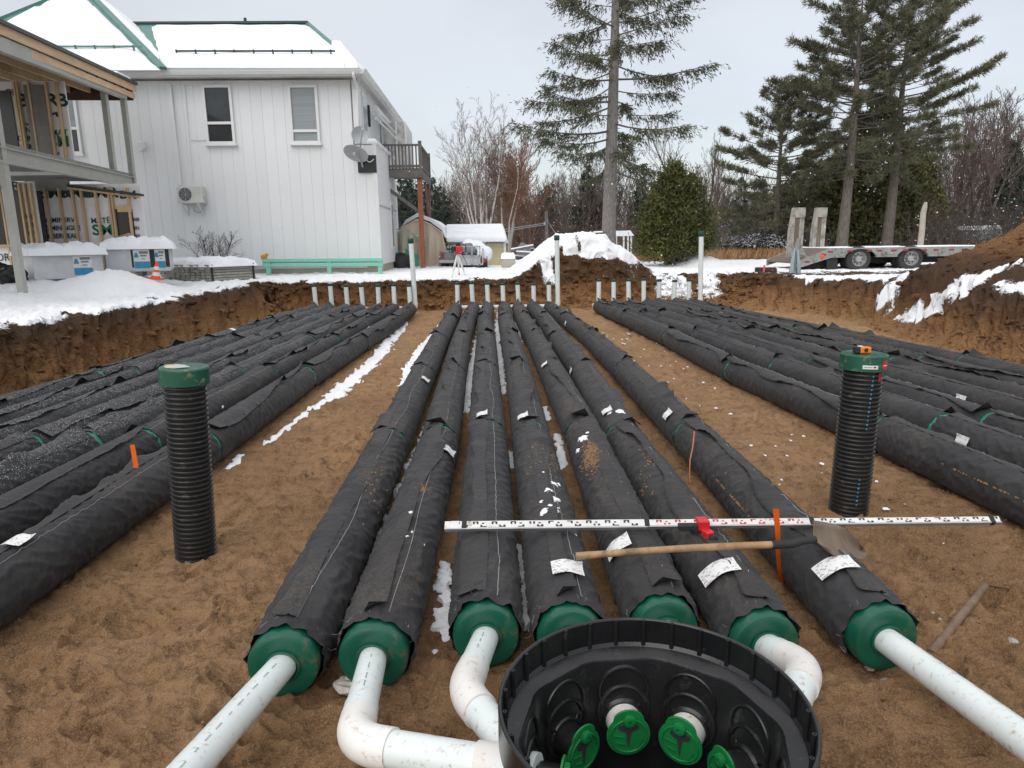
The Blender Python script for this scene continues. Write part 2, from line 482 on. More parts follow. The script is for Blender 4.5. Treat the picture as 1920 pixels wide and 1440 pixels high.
    strata = np.clip(z / 0.95, 0, 1.0) * (1 - 0.75 * sst(0.3, 1.0, mC)) - 0.25 * sst(0.2, 0.9, mB)
    snow = sst(0.68, 1.12, d / w + 0.22 * edge) * 1.0 - 0.03
    snow = snow * (1 - 0.55 * sst(5.4, 6.2, X) * sst(21.5, 20.0, Y) * sst(18.0, 19.3, Y))
    # cut face of the far mound stays bare, its crown is white
    hb = z - 0.8
    face = sst(0.30, 0.75, mB) * sst(0.74, 0.44, (hb - 0.20 * np.abs(X - 3.0) * 0 + 0.22 * fbm2(X * 1.6, Y * 1.6, 3, 77) - 0.12 * (2.4 - X)) ) * sst(21.2, 20.6, Y) * sst(1.55, 1.95, X)
    snow = snow * (1 - face)
    snow = np.maximum(snow, (1 - face) * sst(0.25, 0.6, mB) * sst(0.15, 0.35, d / w) * 0.97)
    snow = np.maximum(snow, 0.60 * sst(4.3, 5.0, X) * sst(7.4, 6.6, X) * sst(18.9, 19.5, Y) * sst(0.10, 0.35, d / w))
    bare = sst(0.10, 0.35, mC)
    snow = snow * (1 - bare)
    pc = np.minimum(poly_dist(X, Y, [(8.45, 14.2, .22), (8.45, 13.4, .34), (8.8, 12.5, .42), (9.25, 12.1, .30), (9.5, 12.0, .14)]), poly_dist(X, Y, [(8.7, 15.0, .35), (9.2, 15.5, .45), (9.9, 15.6, .45), (10.6, 15.6, .3)]))
    pc = np.minimum(pc, poly_dist(X, Y, [(8.75, 10.9, .10), (9.2, 10.9, .08)]))
    snow = np.maximum(snow, 0.70 * sst(1.35, 0.35, pc + 0.9 * edge) * sst(0.0, 0.4, d))
    pits = 0.62 * sst(0.16, 0.34, fbm2(X * 1.25, Y * 1.25, 4, 83) ) * sst(1.9, 0.9, d) + 0.35 * sst(0.2, 0.4, fbm2(X * 0.8, Y * 0.8, 3, 84)) * sst(4, 6, X)
    snow = snow - pits * (d > 0)
    snow = snow - 0.28 * sst(34, 44, Y) * sst(0.0, 0.25, fbm2(X * 0.4, Y * 0.4, 3, 85))
    for st in SNOW_STRIPS:
        q = poly_dist(X, Y, st) + 1.3 * fbm2(X * 6, Y * 6, 4, 91, 0.65)
        m_ = sst(1.10, 0.45, q)
        snow = np.where(d < 0.1, np.maximum(snow, m_ * 0.97), snow)
    z = z + 0.014 * sst(0.45, 0.7, snow) * (d < 0.1) + 0.05 * sst(0.35, 0.75, snow) * (d >= 0.1)
    return z, d, w, wall, strata, np.clip(snow, 0, 1), mB, mC
def ground_z(x, y):
    return float(heights(np.array([x]), np.array([y]))[0][0])

def build_terrain():
    inv = 1.0 / np.linspace(1 / 1.75, 1 / 18.7, 470)
    Ys = np.concatenate([np.linspace(-3, 1.6, 14), inv, np.arange(18.74, 20.3, 0.035), np.arange(20.34, 23.5, 0.07), np.arange(23.6, 36, 0.3), np.arange(36.5, 70, 1.5), np.linspace(72, 420, 30)])
    U = np.linspace(-1, 1, 700)
    YY = np.repeat(Ys[:, None], len(U), 1)
    XX = U[None, :] * (0.98 * np.maximum(YY, 1.0) + 1.0) + (YY < 1) * 0
    z, d, w, wall, strata, snow, mB, mC = heights(XX, YY)
    # crumbly banks: push the steep faces sideways a little
    bank = sst(0, 0.3, d / w) * sst(1.15, 0.8, d / w)
    XX2 = XX + bank * (0.24 * fbm2(z * 6 + YY, YY * 3 + z * 3, 4, 101, 0.65) + 0.06 * noise2(z * 18, YY * 11, 103)) * (np.abs(XX) > 5)
    YY2 = YY + bank * (0.22 * fbm2(z * 6 + XX, XX * 3 + z * 3, 4, 102, 0.65) + 0.06 * noise2(z * 18, XX * 11, 104)) * (YY > 16)
    nr, nc = XX.shape
    V = np.stack([XX2, YY2, z], -1).reshape(-1, 3)
    idx = np.arange(nr * nc).reshape(nr, nc)
    Q = np.stack([idx[:-1, :-1], idx[:-1, 1:], idx[1:, 1:], idx[1:, :-1]], -1).reshape(-1, 4)
    qd = d.ravel()[Q].mean(1); qr = (d / w).ravel()[Q].mean(1)
    qb, qc = mB.ravel()[Q].mean(1), mC.ravel()[Q].mean(1)
    cls = np.where(qd < 0.0, 0, np.where(qb > 0.12, 2, np.where(qc > 0.2, 3, np.where(qr < 1.05, 1, 4))))
    for k, nm in enumerate(('pit_floor', 'pit_bank', 'dirt_mound', 'dirt_mound', 'ground')):
        q = Q[cls == k]
        used, inv_ = np.unique(q, return_inverse=True)
        me = np_mesh(nm, V[used], inv_.reshape(-1, 4), True, {'snow': snow.ravel()[used], 'wall': wall.ravel()[used], 'strata': strata.ravel()[used]})
        o = link(nm, me, M_EARTH)
        tag(o, kind='structure')
        tag(o, {0: 'brown sand floor of the excavated pit', 1: 'cut earth bank round the pit', 2: 'snow capped dirt mound behind the middle pipes', 3: 'big bare brown dirt mound at the right of the pit', 4: 'snowy yard around the pit'}[k])
    # clods and crumbs lying on the banks and on the sand
    rs = np.random.RandomState(31)
    zz, rr, sn = z.ravel(), (d / w).ravel(), snow.ravel(); yy = YY.ravel(); dd = d.ravel()
    def scatter(name, label, pick, n, smin, smax, sub_, flat, wallv):
        ids = np.flatnonzero(pick); ids = ids[rs.randint(len(ids), size=n)]
        bm = bmesh.new(); bmesh.ops.create_icosphere(bm, subdivisions=sub_, radius=1.0)
        tv = np.array([tuple(v.co) for v in bm.verts]); tf = np.array([[v.index for v in f.verts] for f in bm.faces]); bm.free()
        c = V[ids] + rs.normal(0, 0.01, (n, 3)); s = np.clip(yy[ids] * 0.0020, 0.004, 0.05) * np.exp(rs.normal(0, 0.55, n)); s = np.clip(s, smin, smax)
        sc = np.stack([s * rs.uniform(.7, 1.5, n), s * rs.uniform(.7, 1.5, n), s * rs.uniform(.5, 1.0, n) * flat], 1)
        ph = rs.uniform(0, 50, n)
        nz_ = 1 + 0.45 * noise2(tv[None, :, 0] * 1.4 + ph[:, None], tv[None, :, 1] * 1.4 + tv[None, :, 2] + ph[:, None], 3)
        VV = (c[:, None, :] + tv[None] * nz_[..., None] * sc[:, None, :]).reshape(-1, 3)
        FF = (tf[None] + len(tv) * np.arange(n)[:, None, None]).reshape(-1, 3)
        one = np.ones(len(VV)); st = np.repeat(strata.ravel()[ids] + rs.normal(0, .12, n), len(tv))
        tag(link(name, np_mesh(name, VV, FF, False, {'snow': one * 0, 'wall': one * wallv, 'strata': st}), M_EARTH), label, kind='stuff')
    bk = (rr > -0.12) & (rr < 1.0) & (sn < 0.45) & (yy > 5)
    scatter('soil_clods', 'crumbling clods of earth on the pit banks and mounds', bk | ((mC.ravel() > .15) & (sn < .4)) | ((mB.ravel() > .3) & (sn < .4)), 4200, 0.012, 0.085, 1, 0.9, 1.0)
    scatter('sand_crumbs', 'small crumbs of sand on the pit floor', (dd < -0.1) & (yy > 2.0) & (yy < 9) & (sn < .4), 3200, 0.003, 0.011, 0 + 1, 0.7, 0.0)
build_terrain()
# ------------------------------------------------------------------ materials of the leach bed
def make_fabric(name, base, frost, dust):
    m, t, b = nodes(name)
    tcn = N(t, 'ShaderNodeTexCoord'); vec = tcn.outputs['Object']
    geo = N(t, 'ShaderNodeNewGeometry')
    oi = N(t, 'ShaderNodeObjectInfo')
    off = N(t, 'ShaderNodeVectorMath'); off.operation = 'ADD'
    sc_ = N(t, 'ShaderNodeVectorMath'); sc_.operation = 'SCALE'; sc_.inputs[0].default_value = (17, 31, 11)
    t.links.new(oi.outputs['Random'], sc_.inputs['Scale'])
    t.links.new(vec, off.inputs[0]); t.links.new(sc_.outputs[0], off.inputs[1]); v = off.outputs[0]
    def noise(scale, det=5.0, rough=0.6, vv=None):
        n = N(t, 'ShaderNodeTexNoise', Scale=scale, Detail=det, Roughness=rough)
        t.links.new(vv or v, n.inputs['Vector']); return n.outputs[0]
    c = ramp(t, noise(3.0), [(0.3, tuple(q * 0.78 for q in base)), (0.7, tuple(q * 1.2 for q in base))]).outputs[0]
    sx = N(t, 'ShaderNodeSeparateXYZ'); t.links.new(geo.outputs['Normal'], sx.inputs[0])
    up = ramp(t, sx.outputs['Z'], [(0.15, (0, 0, 0)), (0.8, (1, 1, 1))]).outputs[0]
    # sand dust lying on the upper side, in patches
    dn = ramp(t, noise(1.5, 3.0), [(0.56 - 0.1 * dust, (0, 0, 0)), (0.74, (1, 1, 1))]).outputs[0]
    gr = ramp(t, noise(70.0, 6.0, 0.85), [(0.50, (0, 0, 0)), (0.64, (1, 1, 1))]).outputs[0]
    k = math_(t, 'MULTIPLY', math_(t, 'MULTIPLY', dn, gr), math_(t, 'MULTIPLY', up, 0.75 * dust))
    c = mix(t, k, c, (0.22, 0.14, 0.075))
    # white crumbs of frost and snow grains
    vo = N(t, 'ShaderNodeTexVoronoi', Scale=72.0); vo.inputs['Randomness'].default_value = 1.0
    t.links.new(v, vo.inputs['Vector'])
    sp = ramp(t, vo.outputs['Distance'], [(0.20, (1, 1, 1)), (0.32, (0, 0, 0))]).outputs[0]
    thin = ramp(t, noise(30.0, 3.0, 0.7), [(0.64 - 0.25 * frost, (0, 0, 0)), (0.72 - 0.25 * frost, (1, 1, 1))]).outputs[0]
    pat = ramp(t, noise(1.1, 4.0), [(0.36, (0.15, 0.15, 0.15)), (0.58, (1, 1, 1))]).outputs[0]
    k2 = math_(t, 'MULTIPLY', math_(t, 'MULTIPLY', sp, thin), math_(t, 'MULTIPLY', up, pat))
    c = mix(t, math_(t, 'MULTIPLY', k2, min(0.75, 0.25 + frost)), c, (0.72, 0.73, 0.75))
    t.links.new(c, b.inputs['Base Color'])
    b.inputs['Roughness'].default_value = 0.66
    b.inputs['Specular IOR Level'].default_value = 0.27
    b.inputs['Sheen Weight'].default_value = 0.06
    b.inputs['Sheen Roughness'].default_value = 0.45
    mp1 = N(t, 'ShaderNodeMapping'); mp1.inputs['Scale'].default_value = (2.2, 9.0, 2.2)
    t.links.new(v, mp1.inputs['Vector'])
    h = math_(t, 'ADD', math_(t, 'MULTIPLY', noise(2.0, 6.0, 0.62, mp1.outputs[0]), 1.5), math_(t, 'MULTIPLY', noise(300.0, 2.0), 0.10))
    h = math_(t, 'ADD', h, math_(t, 'MULTIPLY', noise(14.0, 4.0, 0.6), 0.5))
    bu = N(t, 'ShaderNodeBump', Strength=0.55, Distance=0.014)
    t.links.new(h, bu.inputs['Height']); t.links.new(bu.outputs[0], b.inputs['Normal'])
    return m
M_FAB = make_fabric('black_geotextile', (0.033, 0.0326, 0.0342), 0.0, 0.85)
M_FAB_FROST = make_fabric('frosted_geotextile', (0.036, 0.036, 0.0378), 0.9, 0.3)
M_FAB_SAND = make_fabric('dusty_geotextile', (0.033, 0.0322, 0.033), 0.0, 1.1)
M_GREEN = mat('green_plastic', (0.006, 0.100, 0.060), 0.34, (0.004, 0.076, 0.045), 5, 0.12, 90, dirt=(0.12, 0.10, 0.06), dirt_amt=0.18, ds=9)
M_GREEN_TAPE = mat('teal_coupling', (0.03, 0.23, 0.155), 0.4, (0.02, 0.17, 0.115), 6)
M_PVC = mat('pale_green_pvc', (0.74, 0.79, 0.775), 0.30, (0.68, 0.74, 0.725), 3, 0.05, 40, dirt=(0.40, 0.36, 0.28), dirt_amt=0.16, ds=30)
M_PVC_W = mat('white_pvc', (0.80, 0.78, 0.75), 0.36, (0.74, 0.71, 0.67), 4, 0.05, 40, dirt=(0.50, 0.43, 0.33), dirt_amt=0.16, ds=26)
M_THREAD = mat('pale_thread', (0.34, 0.34, 0.35), 0.8)
M_DKGREEN = mat('dark_green_cap', (0.008, 0.055, 0.036), 0.45)
def make_label():
    m, t, b = nodes('printed_paper')
    tcn = N(t, 'ShaderNodeTexCoord'); v = tcn.outputs['Generated']
    mp1 = N(t, 'ShaderNodeMapping'); mp1.inputs['Scale'].default_value = (22, 15, 0.01)
    t.links.new(v, mp1.inputs['Vector'])
    br = N(t, 'ShaderNodeTexBrick', Scale=1.0); br.inputs['Mortar Size'].default_value = 0.16
    br.inputs['Brick Width'].default_value = 1.7; br.inputs['Row Height'].default_value = 1.0
    br.inputs['Color1'].default_value = (0, 0, 0, 1); br.inputs['Color2'].default_value = (1, 1, 1, 1); br.inputs['Mortar'].default_value = (1, 1, 1, 1)
    t.links.new(mp1.outputs[0], br.inputs['Vector'])
    k = ramp(t, br.outputs[0], [(0.25, (1, 1, 1)), (0.5, (0, 0, 0))]).outputs[0]
    n = N(t, 'ShaderNodeTexNoise', Scale=2.6, Detail=1.0); t.links.new(v, n.inputs['Vector'])
    k = math_(t, 'MULTIPLY', k, ramp(t, n.outputs[0], [(0.42, (0, 0, 0)), (0.5, (0.8, 0.8, 0.8))]).outputs[0])
    c = mix(t, k, (0.78, 0.78, 0.77), (0.10, 0.10, 0.11))
    t.links.new(c, b.inputs['Base Color']); b.inputs['Roughness'].default_value = 0.5
    return m
M_LABEL = make_label()
M_SNOW = mat('clean_snow', (0.90, 0.91, 0.93), 0.85, (0.82, 0.84, 0.88), 2.5, 0.5, 35, spec=0.3)

# ------------------------------------------------------------------ one length of sleeved pipe: meshes shared between copies
PR = 0.162
SEC = 3.05
def rad(th, y, seed):
    """radius of the fabric sleeve round angle th at y along it"""
    cx, sz = np.cos(th), np.sin(th)
    a = fbm2(cx * 1.3 + y * 0.9, sz * 1.3 - y * 0.5 + seed * 3.7, 3, seed)
    fold = 1 - np.abs(noise2(y * 7.5 + th * 1.1 + 0.8 * a, th * 1.3 + seed, seed + 5)) * 2.2
    fold2 = 1 - np.abs(noise2(y * 15 - th * 1.9, th * 2.3 + seed, seed + 6)) * 2.2
    rip = np.sin(y * 2 * np.pi / 0.062 + 1.2 * a * 6) * (0.5 + 0.5 * noise2(y * 2, th * 1.5, seed + 7))
    r = PR * (1 + 0.035 * a) + 0.013 * np.clip(fold, 0, 1) ** 2.5 + 0.0045 * np.clip(fold2, 0, 1) ** 2.5 + 0.0010 * rip
    g = np.exp(-np.clip(y, 0, None) / 0.05) + np.exp(-np.clip(SEC - y, 0, None) / 0.05)
    r = r - 0.007 * g + 0.004 * g * np.sin(th * 9 + seed)
    return np.where(sz < -0.82, r * 0.97, r)
def sec_mesh(seed, ny, nt_, trim0=0.0):
    th = np.linspace(0, 2 * np.pi, nt_, endpoint=False)
    y = np.linspace(0, 1, ny)
    TH, T = np.meshgrid(th, y)
    y0 = trim0 + 0.012 + 0.014 * noise2(np.cos(th) * 4, np.sin(th) * 4 + seed, seed + 40)
    y1 = SEC - 0.014 + 0.016 * noise2(np.cos(th) * 3, np.sin(th) * 3 + seed, seed + 41)
    Y = y0[None, :] + (y1 - y0)[None, :] * T
    r = rad(TH, Y, seed)
    V = np.stack([r * np.cos(TH), Y, r * np.sin(TH)], -1).reshape(-1, 3)
    idx = np.arange(ny * nt_).reshape(ny, nt_); nx = np.roll(idx, -1, 1)
    Q = np.stack([idx[:-1], idx[1:], nx[1:], nx[:-1]], -1).reshape(-1, 4)
    return np_mesh('fabric_sleeve', V, Q)
def flap_mesh(seed, ny, ns=7, dirn=1, wid=0.15, lift0=1.0):
    rs = np.random.RandomState(seed)
    y = np.linspace(0.05, SEC - 0.03, ny)
    a0 = math.pi / 2 - dirn * 0.30 + 0.16 * noise2(y * 0.8, 0 * y + seed, seed)
    wv = wid * (0.72 + 0.6 * noise2(y * 1.1, 0 * y + 3.3 + seed, seed + 1))
    wv = np.clip(wv, 0.05, 0.22) * sst(0, 0.05, y - 0.03) * sst(0, 0.04, SEC - y)
    lf = 0.004 + lift0 * (0.032 * np.clip(noise2(y * 1.6, 0 * y + seed, seed + 2), 0, 1) + 0.018 * np.clip(noise2(y * 7, 0 * y, seed + 3), 0, 1))
    lf = lf + 0.085 * lift0 * rs.uniform(0.3, 1.0) * np.exp(-(SEC - y) / 0.13) + 0.055 * lift0 * rs.uniform(0, 1) * np.exp(-(y - 0.05) / 0.10)
    for q in range(3):
        yc = rs.uniform(0.4, SEC - 0.4)
        lf = lf + lift0 * rs.uniform(0.0, 0.055) * np.exp(-((y - yc) / rs.uniform(0.07, 0.16)) ** 2)
    S = np.linspace(0, 1, ns)
    Yg = np.repeat(y[:, None], ns, 1); Sg = np.repeat(S[None, :], ny, 0)
    TH = a0[:, None] + dirn * Sg * wv[:, None] / PR
    r = rad(TH, Yg, seed + 500) * 0 + PR * 1.012 + 0.0065 + lf[:, None] * Sg ** 1.4 + 0.004 * Sg * np.sin(Yg * 60 + 9 * noise2(Yg * 3, Sg, seed))
    Yj = Yg + 0.02 * Sg * noise2(Yg * 5, Sg * 2, seed + 8)
    V = np.stack([r * np.cos(TH), Yj, r * np.sin(TH)], -1)
    V2 = V.copy()                      # a second skin 3 mm below gives the cloth a thickness
    V2[..., 0] -= 0.003 * np.cos(TH); V2[..., 2] -= 0.003 * np.sin(TH)
    VV = np.concatenate([V.reshape(-1, 3), V2.reshape(-1, 3)])
    idx = np.arange(ny * ns).reshape(ny, ns); o = ny * ns
    Q = np.stack([idx[:-1, :-1], idx[1:, :-1], idx[1:, 1:], idx[:-1, 1:]], -1).reshape(-1, 4)
    if dirn < 0: Q = Q[:, ::-1]
    rim = np.stack([idx[:-1, -1], idx[1:, -1], idx[1:, -1] + o, idx[:-1, -1] + o], -1)
    return np_mesh('fabric_flap', VV, np.concatenate([Q, Q[:, ::-1] + o, rim]))
def thread_mesh(seed, ny):
    y = np.linspace(0.04, SEC - 0.06, ny)
    th = math.pi / 2 - 0.34 + 0.16 * noise2(y * 1.2, 0 * y + seed * 1.7, seed + 60)
    r = rad(th, y, seed) + 0.0016
    dth = 0.0016 / PR
    V = np.concatenate([np.stack([(r + k) * np.cos(th + a), y, (r + k) * np.sin(th + a)], -1) for a, k in ((-dth, -0.001), (0, 0.0018), (dth, -0.001))])
    i = np.arange(ny - 1); n = ny
    Q = np.concatenate([np.stack([i, i + 1, i + 1 + n, i + n], -1), np.stack([i + n, i + 1 + n, i + 1 + 2 * n, i + 2 * n], -1)])
    return np_mesh('seam_thread', V, Q)
HI = [(sec_mesh(s, 250, 72, -0.02), flap_mesh(s, 150, 7, 1 if s % 2 else -1, 0.15, 0.8), thread_mesh(s, 180)) for s in (11, 12, 13, 14)]
LO = [(sec_mesh(s, 130, 40), flap_mesh(s, 90, 5, 1 if s % 2 else -1, 0.16, 1.35), thread_mesh(s, 90)) for s in (21, 22, 23, 24, 25, 26)]
cm = MB(); cm.lathe([(PR - .016, -.06), (PR - .007, -.055), (PR - .005, 0), (PR - .007, .055), (PR - .016, .06)], 40, Matrix.Rotation(-math.pi / 2, 4, 'X'))
COUP = None
# end cap: dished disc with rounded rim, raised arcs and a collar for the outlet
def cap_mesh():
    q = MB(); rot = Matrix.Rotation(math.pi / 2, 4, 'X')       # local z -> -y (towards the viewer)
    r = PR - 0.017
    q.lathe([(r, -0.10), (r, 0.035), (r - .006, 0.052), (r - .022, 0.060), (r - .045, 0.058), (0.072, 0.052), (0.071, 0.060), (0.064, 0.062), (0.055, 0.050), (0.0, 0.050)], 56, rot)
    for a0, a1, rr in ((0.35, 1.25, .118), (1.9, 2.8, .118), (3.6, 4.35, .115), (4.75, 5.85, .118)):
        q.tube([rot @ Vector((rr * math.cos(a0 + (a1 - a0) * i / 10), rr * math.sin(a0 + (a1 - a0) * i / 10), 0.0555)) for i in range(11)], 0.0022, 5)
    return q
_cap = cap_mesh().build('end_cap', M_GREEN); CAPM = _cap.data; bpy.data.objects.remove(_cap)
_c = cm.build('coupling', M_GREEN_TAPE); COUPM = _c.data; bpy.data.objects.remove(_c)
# ragged threads at the mouth of the sleeve
def fray_mesh(seed):
    rs = np.random.RandomState(seed); q = MB()
    for i in range(22):
        a = rs.uniform(0, 2 * math.pi); r = PR + 0.004
        p = Vector((r * math.cos(a), 0.05, r * math.sin(a))); pts = [p]
        dr = Vector((rs.normal(0, .5) - 0.3 * math.cos(a) * 0, -1, rs.normal(0, .5)))
        for j in range(3):
            p = p + dr.normalized() * rs.uniform(0.006, 0.017); pts.append(p)
            dr = dr + Vector((rs.normal(0, .5), rs.normal(0, .3), rs.normal(-.25, .4)))
        q.tube(pts, 0.0006, 3, False)
    return q
_f = fray_mesh(5).build('frayed_threads', M_THREAD); FRAYM = _f.data; bpy.data.objects.remove(_f)

AX = 0.165
def interp_row(pts, y):
    pts = sorted(pts, key=lambda p: p[1])
    ys = [p[1] for p in pts]; xs = [p[0] for p in pts]
    if y < ys[0]: return xs[0] + (xs[1] - xs[0]) / (ys[1] - ys[0]) * (y - ys[0])
    return float(np.interp(y, ys, xs))
ROWS = {}
def pipe_row(name, pts, y0, label, group, fabric, hi=2, couple=(0.35, 0.2), cap=True, seed=0, stray=0.03):
    rs = np.random.RandomState(100 + seed)
    x0 = interp_row(pts, y0)
    root = thing('fabric_wrapped_pipe', label, 'drain pipe', (x0, y0, AX), 0, group)
    cur = Vector((x0, y0, AX)); segs = []
    if cap:
        n = Vector((interp_row(pts, y0 + 1.0), y0 + 1.0, AX))
        dr = (n - cur); c = link('end_cap', CAPM, M_GREEN, root); c.rotation_euler = (0, 0, math.atan2(-dr.x, dr.y))
        fr = tag(link('frayed_threads', FRAYM, M_THREAD, root), kind='stuff'); fr.rotation_euler = (0, rs.uniform(0, 6), c.rotation_euler.z)
    k = 0
    while cur.y < 17.3:
        ny = min(cur.y + SEC, 17.95)
        nx = interp_row(pts, ny) + rs.normal(0, stray) * (0.35 if k == 0 else 1)
        nxt = Vector((nx, ny, AX + rs.normal(0, 0.006)))
        dr = (nxt - cur).normalized()
        rot = Matrix.Rotation(math.atan2(-dr.x, dr.y), 4, 'Z') @ Matrix.Rotation(math.asin(dr.z), 4, 'X')
        pool = HI if k < hi and (k == 0 or hi > 1) and k < 1 else LO
        sm, fm, tm = pool[rs.randint(len(pool))]
        L = (nxt - cur).length / SEC
        M4 = Matrix.Translation(cur - root.location) @ rot @ Matrix.Scale(L, 4, (0, 1, 0))
        s = link('fabric_sleeve', sm, None, root); s.matrix_local = M4
        if not s.data.materials: s.data.materials.append(M_FAB)
        s.material_slots[0].link = 'OBJECT'; s.material_slots[0].material = fabric
        f = link('fabric_flap', fm, None, root)
        f.matrix_local = M4 @ Matrix.Rotation(rs.normal(0, 0.22), 4, 'Y')
        if not f.data.materials: f.data.materials.append(M_FAB)
        f.material_slots[0].link = 'OBJECT'; f.material_slots[0].material = fabric
        tq = link('seam_thread', tm, M_THREAD, root); tq.matrix_local = M4
        if nxt.y < 17.0:
            cpl = link('coupling', COUPM, M_GREEN_TAPE, root)
            cpl.matrix_local = Matrix.Translation(nxt - root.location - dr * 0.0) @ rot
        segs.append((cur.copy(), rot.copy(), L))
        gap = rs.uniform(0.025, 0.055) if rs.rand() < couple[0] * .38 else 0.004
        cur = nxt + dr * gap
        k += 1
    ROWS[name] = (root, segs)
    return root

C_CAPS = [(536, 1236), (703, 1222), (911, 1184), (1068, 1190), (1243, 1172), (1428, 1200), (1648, 1188)]
C_MID = [
    [(657, 960), (740, 819), (785, 723), (822, 644), (856, 580)],
    [(795, 960), (828, 819), (846, 723), (866, 644), (886, 580)],
    [(915, 960), (916, 819), (912, 723), (909, 644), (919, 580)],
    [(1036, 960), (996, 819), (975, 723), (956, 644), (945, 580)],
    [(1137, 960), (1094, 819), (1052, 723), (1006, 644), (980, 580)],
    [(1239, 960), (1165, 819), (1110, 723), (1052, 644), (1010, 580)],
    [(1385, 960), (1297, 819), (1200, 723), (1121, 644), (1052, 580)],
]
ordinal = ['first', 'second', 'third', 'fourth', 'fifth', 'sixth', 'seventh']
extra = ['with long straight outlet', 'with outlet elbowing along the ground', 'its outlet elbowing into the black tub', 'with snow clots, ending behind the tub', 'with brown sand spilled on top', 'with a white label and outlet elbowing right', 'with the shovel blade resting on it']
for i in range(7):
    c = G(*C_CAPS[i], AX)
    pts = [(c.x, c.y)] + [(G(px, py, AX).x, G(px, py, AX).y) for px, py in C_MID[i]]
    far = P(857 + 28.8 * i, 574, 17.95)
    pts.append((far.x, far.y))
    pts = [p for p in pts if p[1] < 16.6 or p[1] == far.y]
    pipe_row('C%d' % i, pts, c.y, '%s pipe from left in the middle bed, %s' % (ordinal[i], extra[i]), 'capped pipes of the middle bed', M_FAB_SAND if i in (4,) else M_FAB, 2, (0.0, 0.0) if i in (0, 3, 6) else (0.6, 0), True, i, 0.022)
LX = [-4.85, -4.47, -4.08, -3.68, -3.27, -2.83, -2.32]; LYX = [770, 799, 832, 875, 925, 1000, 1130]
lw = ['hugging the cut earth bank', 'frosted, beside the outermost pipe', 'frosted, with a white tag', 'frosted, in the middle of the bed', 'frosted, just outside the orange flag pipe', 'carrying an orange flag', 'running beside the black riser on sand']
for i in range(7):
    ye = (-1.685 * 920 / (LYX[i] - 466)) ; yn = 1.685 * 1290 / (LYX[i] - 466)
    far = P(590 + 29.6 * i, 577, 17.95)
    xn = P(0, LYX[i], yn).x
    pts = [(xn, yn), (0.35 * far.x + 0.65 * xn, 0.35 * 17.95 + 0.65 * yn), (far.x, 17.95)]
    pipe_row('L%d' % i, pts, 2.6 + 0.05 * (i % 3), '%s black pipe from left in the left bed, %s' % (ordinal[i], lw[i]), 'pipes of the left bed', M_FAB_FROST if i < 5 else M_FAB, 2, (0.75, 0), False, 20 + i, 0.02)
RY = [966, 890, 842, 795, 764, 742, 722]
rw = ['running behind the right black riser', 'with ruffled seam, beside the innermost one', 'with a green coupling showing at right', 'with crumpled loose cloth', 'in the outer half, dusty', 'dusty, next to the outermost one', 'nearest the right earth bank']
for i in range(7):
    yn = 1.685 * 1290 / (RY[i] - 441)
    far = P(1123 + 28.4 * i, 568, 17.95); xn = P(1920, RY[i], yn).x
    pts = [(xn, yn), (far.x, 17.95)]
    pipe_row('R%d' % i, pts, 2.6 + 0.05 * (i % 3), '%s black pipe from left in the right bed, %s' % (ordinal[i], rw[i]), 'pipes of the right bed', M_FAB_SAND if i > 3 else M_FAB, 2, (0.5, 0), False, 40 + i, 0.03)

# paper labels stuck to the sleeves
def label_mesh(w, h, curl, seed):
    rs = np.random.RandomState(seed); n, m = 9, 6
    V = []
    for j in range(m):
        for i in range(n):
            u, v = i / (n - 1) - 0.5, j / (m - 1) - 0.5
            a = math.pi / 2 - u * w / PR
            r = PR + 0.030 + curl * max(0, u + v * 0.7 - 0.45) ** 2 * 0.25 + 0.002 * math.sin(9 * u + seed)
            V.append((r * math.cos(a), v * h, r * math.sin(a)))
    Q = [(j * n + i, j * n + i + 1, (j + 1) * n + i + 1, (j + 1) * n + i) for j in range(m - 1) for i in range(n - 1)]
    return np_mesh('paper_label', V, np.array(Q))
LABM = [label_mesh(0.165, 0.12, 0.12, 1), label_mesh(0.13, 0.13, 0.25, 2), label_mesh(0.085, 0.13, 0.35, 3)]
def put_label(row, px, py, k=0, spin=0.0):
    root, segs = ROWS[row]
    p = G(px, py, AX + PR * 0.93)
    for cur, rot, L in segs:
        q = rot.inverted() @ (p - cur)
        if -0.05 <= q.y <= SEC * L + .05:
            ang = math.asin(max(-0.97, min(0.97, q.x / PR)))
            o = link('paper_label', LABM[k], M_LABEL, root)
            o.matrix_local = Matrix.Translation(cur - root.location) @ rot @ Matrix.Translation((0, q.y, 0)) @ Matrix.Rotation(ang, 4, 'Y') @ Matrix.Rotation(0, 4, 'Z')
            return
for r, px, py, k in (('C3', 1063, 1075, 1), ('C4', 1163, 1020, 1), ('C5', 1350, 1072, 0), ('C6', 1567, 1067, 0), ('C1', 838, 840, 2), ('C2', 905, 783, 2), ('C3', 982, 784, 2), ('C0', 795, 709, 2), ('C4', 1023, 682, 2), ('C5', 1072, 682, 2), ('C5', 1140, 772, 2), ('C6', 1255, 772, 2), ('C6', 1062, 597, 2),
                     ('L1', 85, 757, 2), ('L2', 268, 678, 2), ('L0', 435, 620, 2), ('R1', 1220, 594, 2), ('R4', 1355, 590, 2), ('R2', 1372, 642, 2), ('R3', 1545, 740, 2), ('R1', 1690, 810, 2), ('R2', 1668, 766, 2), ('R4', 1888, 775, 2), ('R1', 1466, 641, 2), ('L6', 35, 1025, 2)):
    put_label(r, px, py, k)

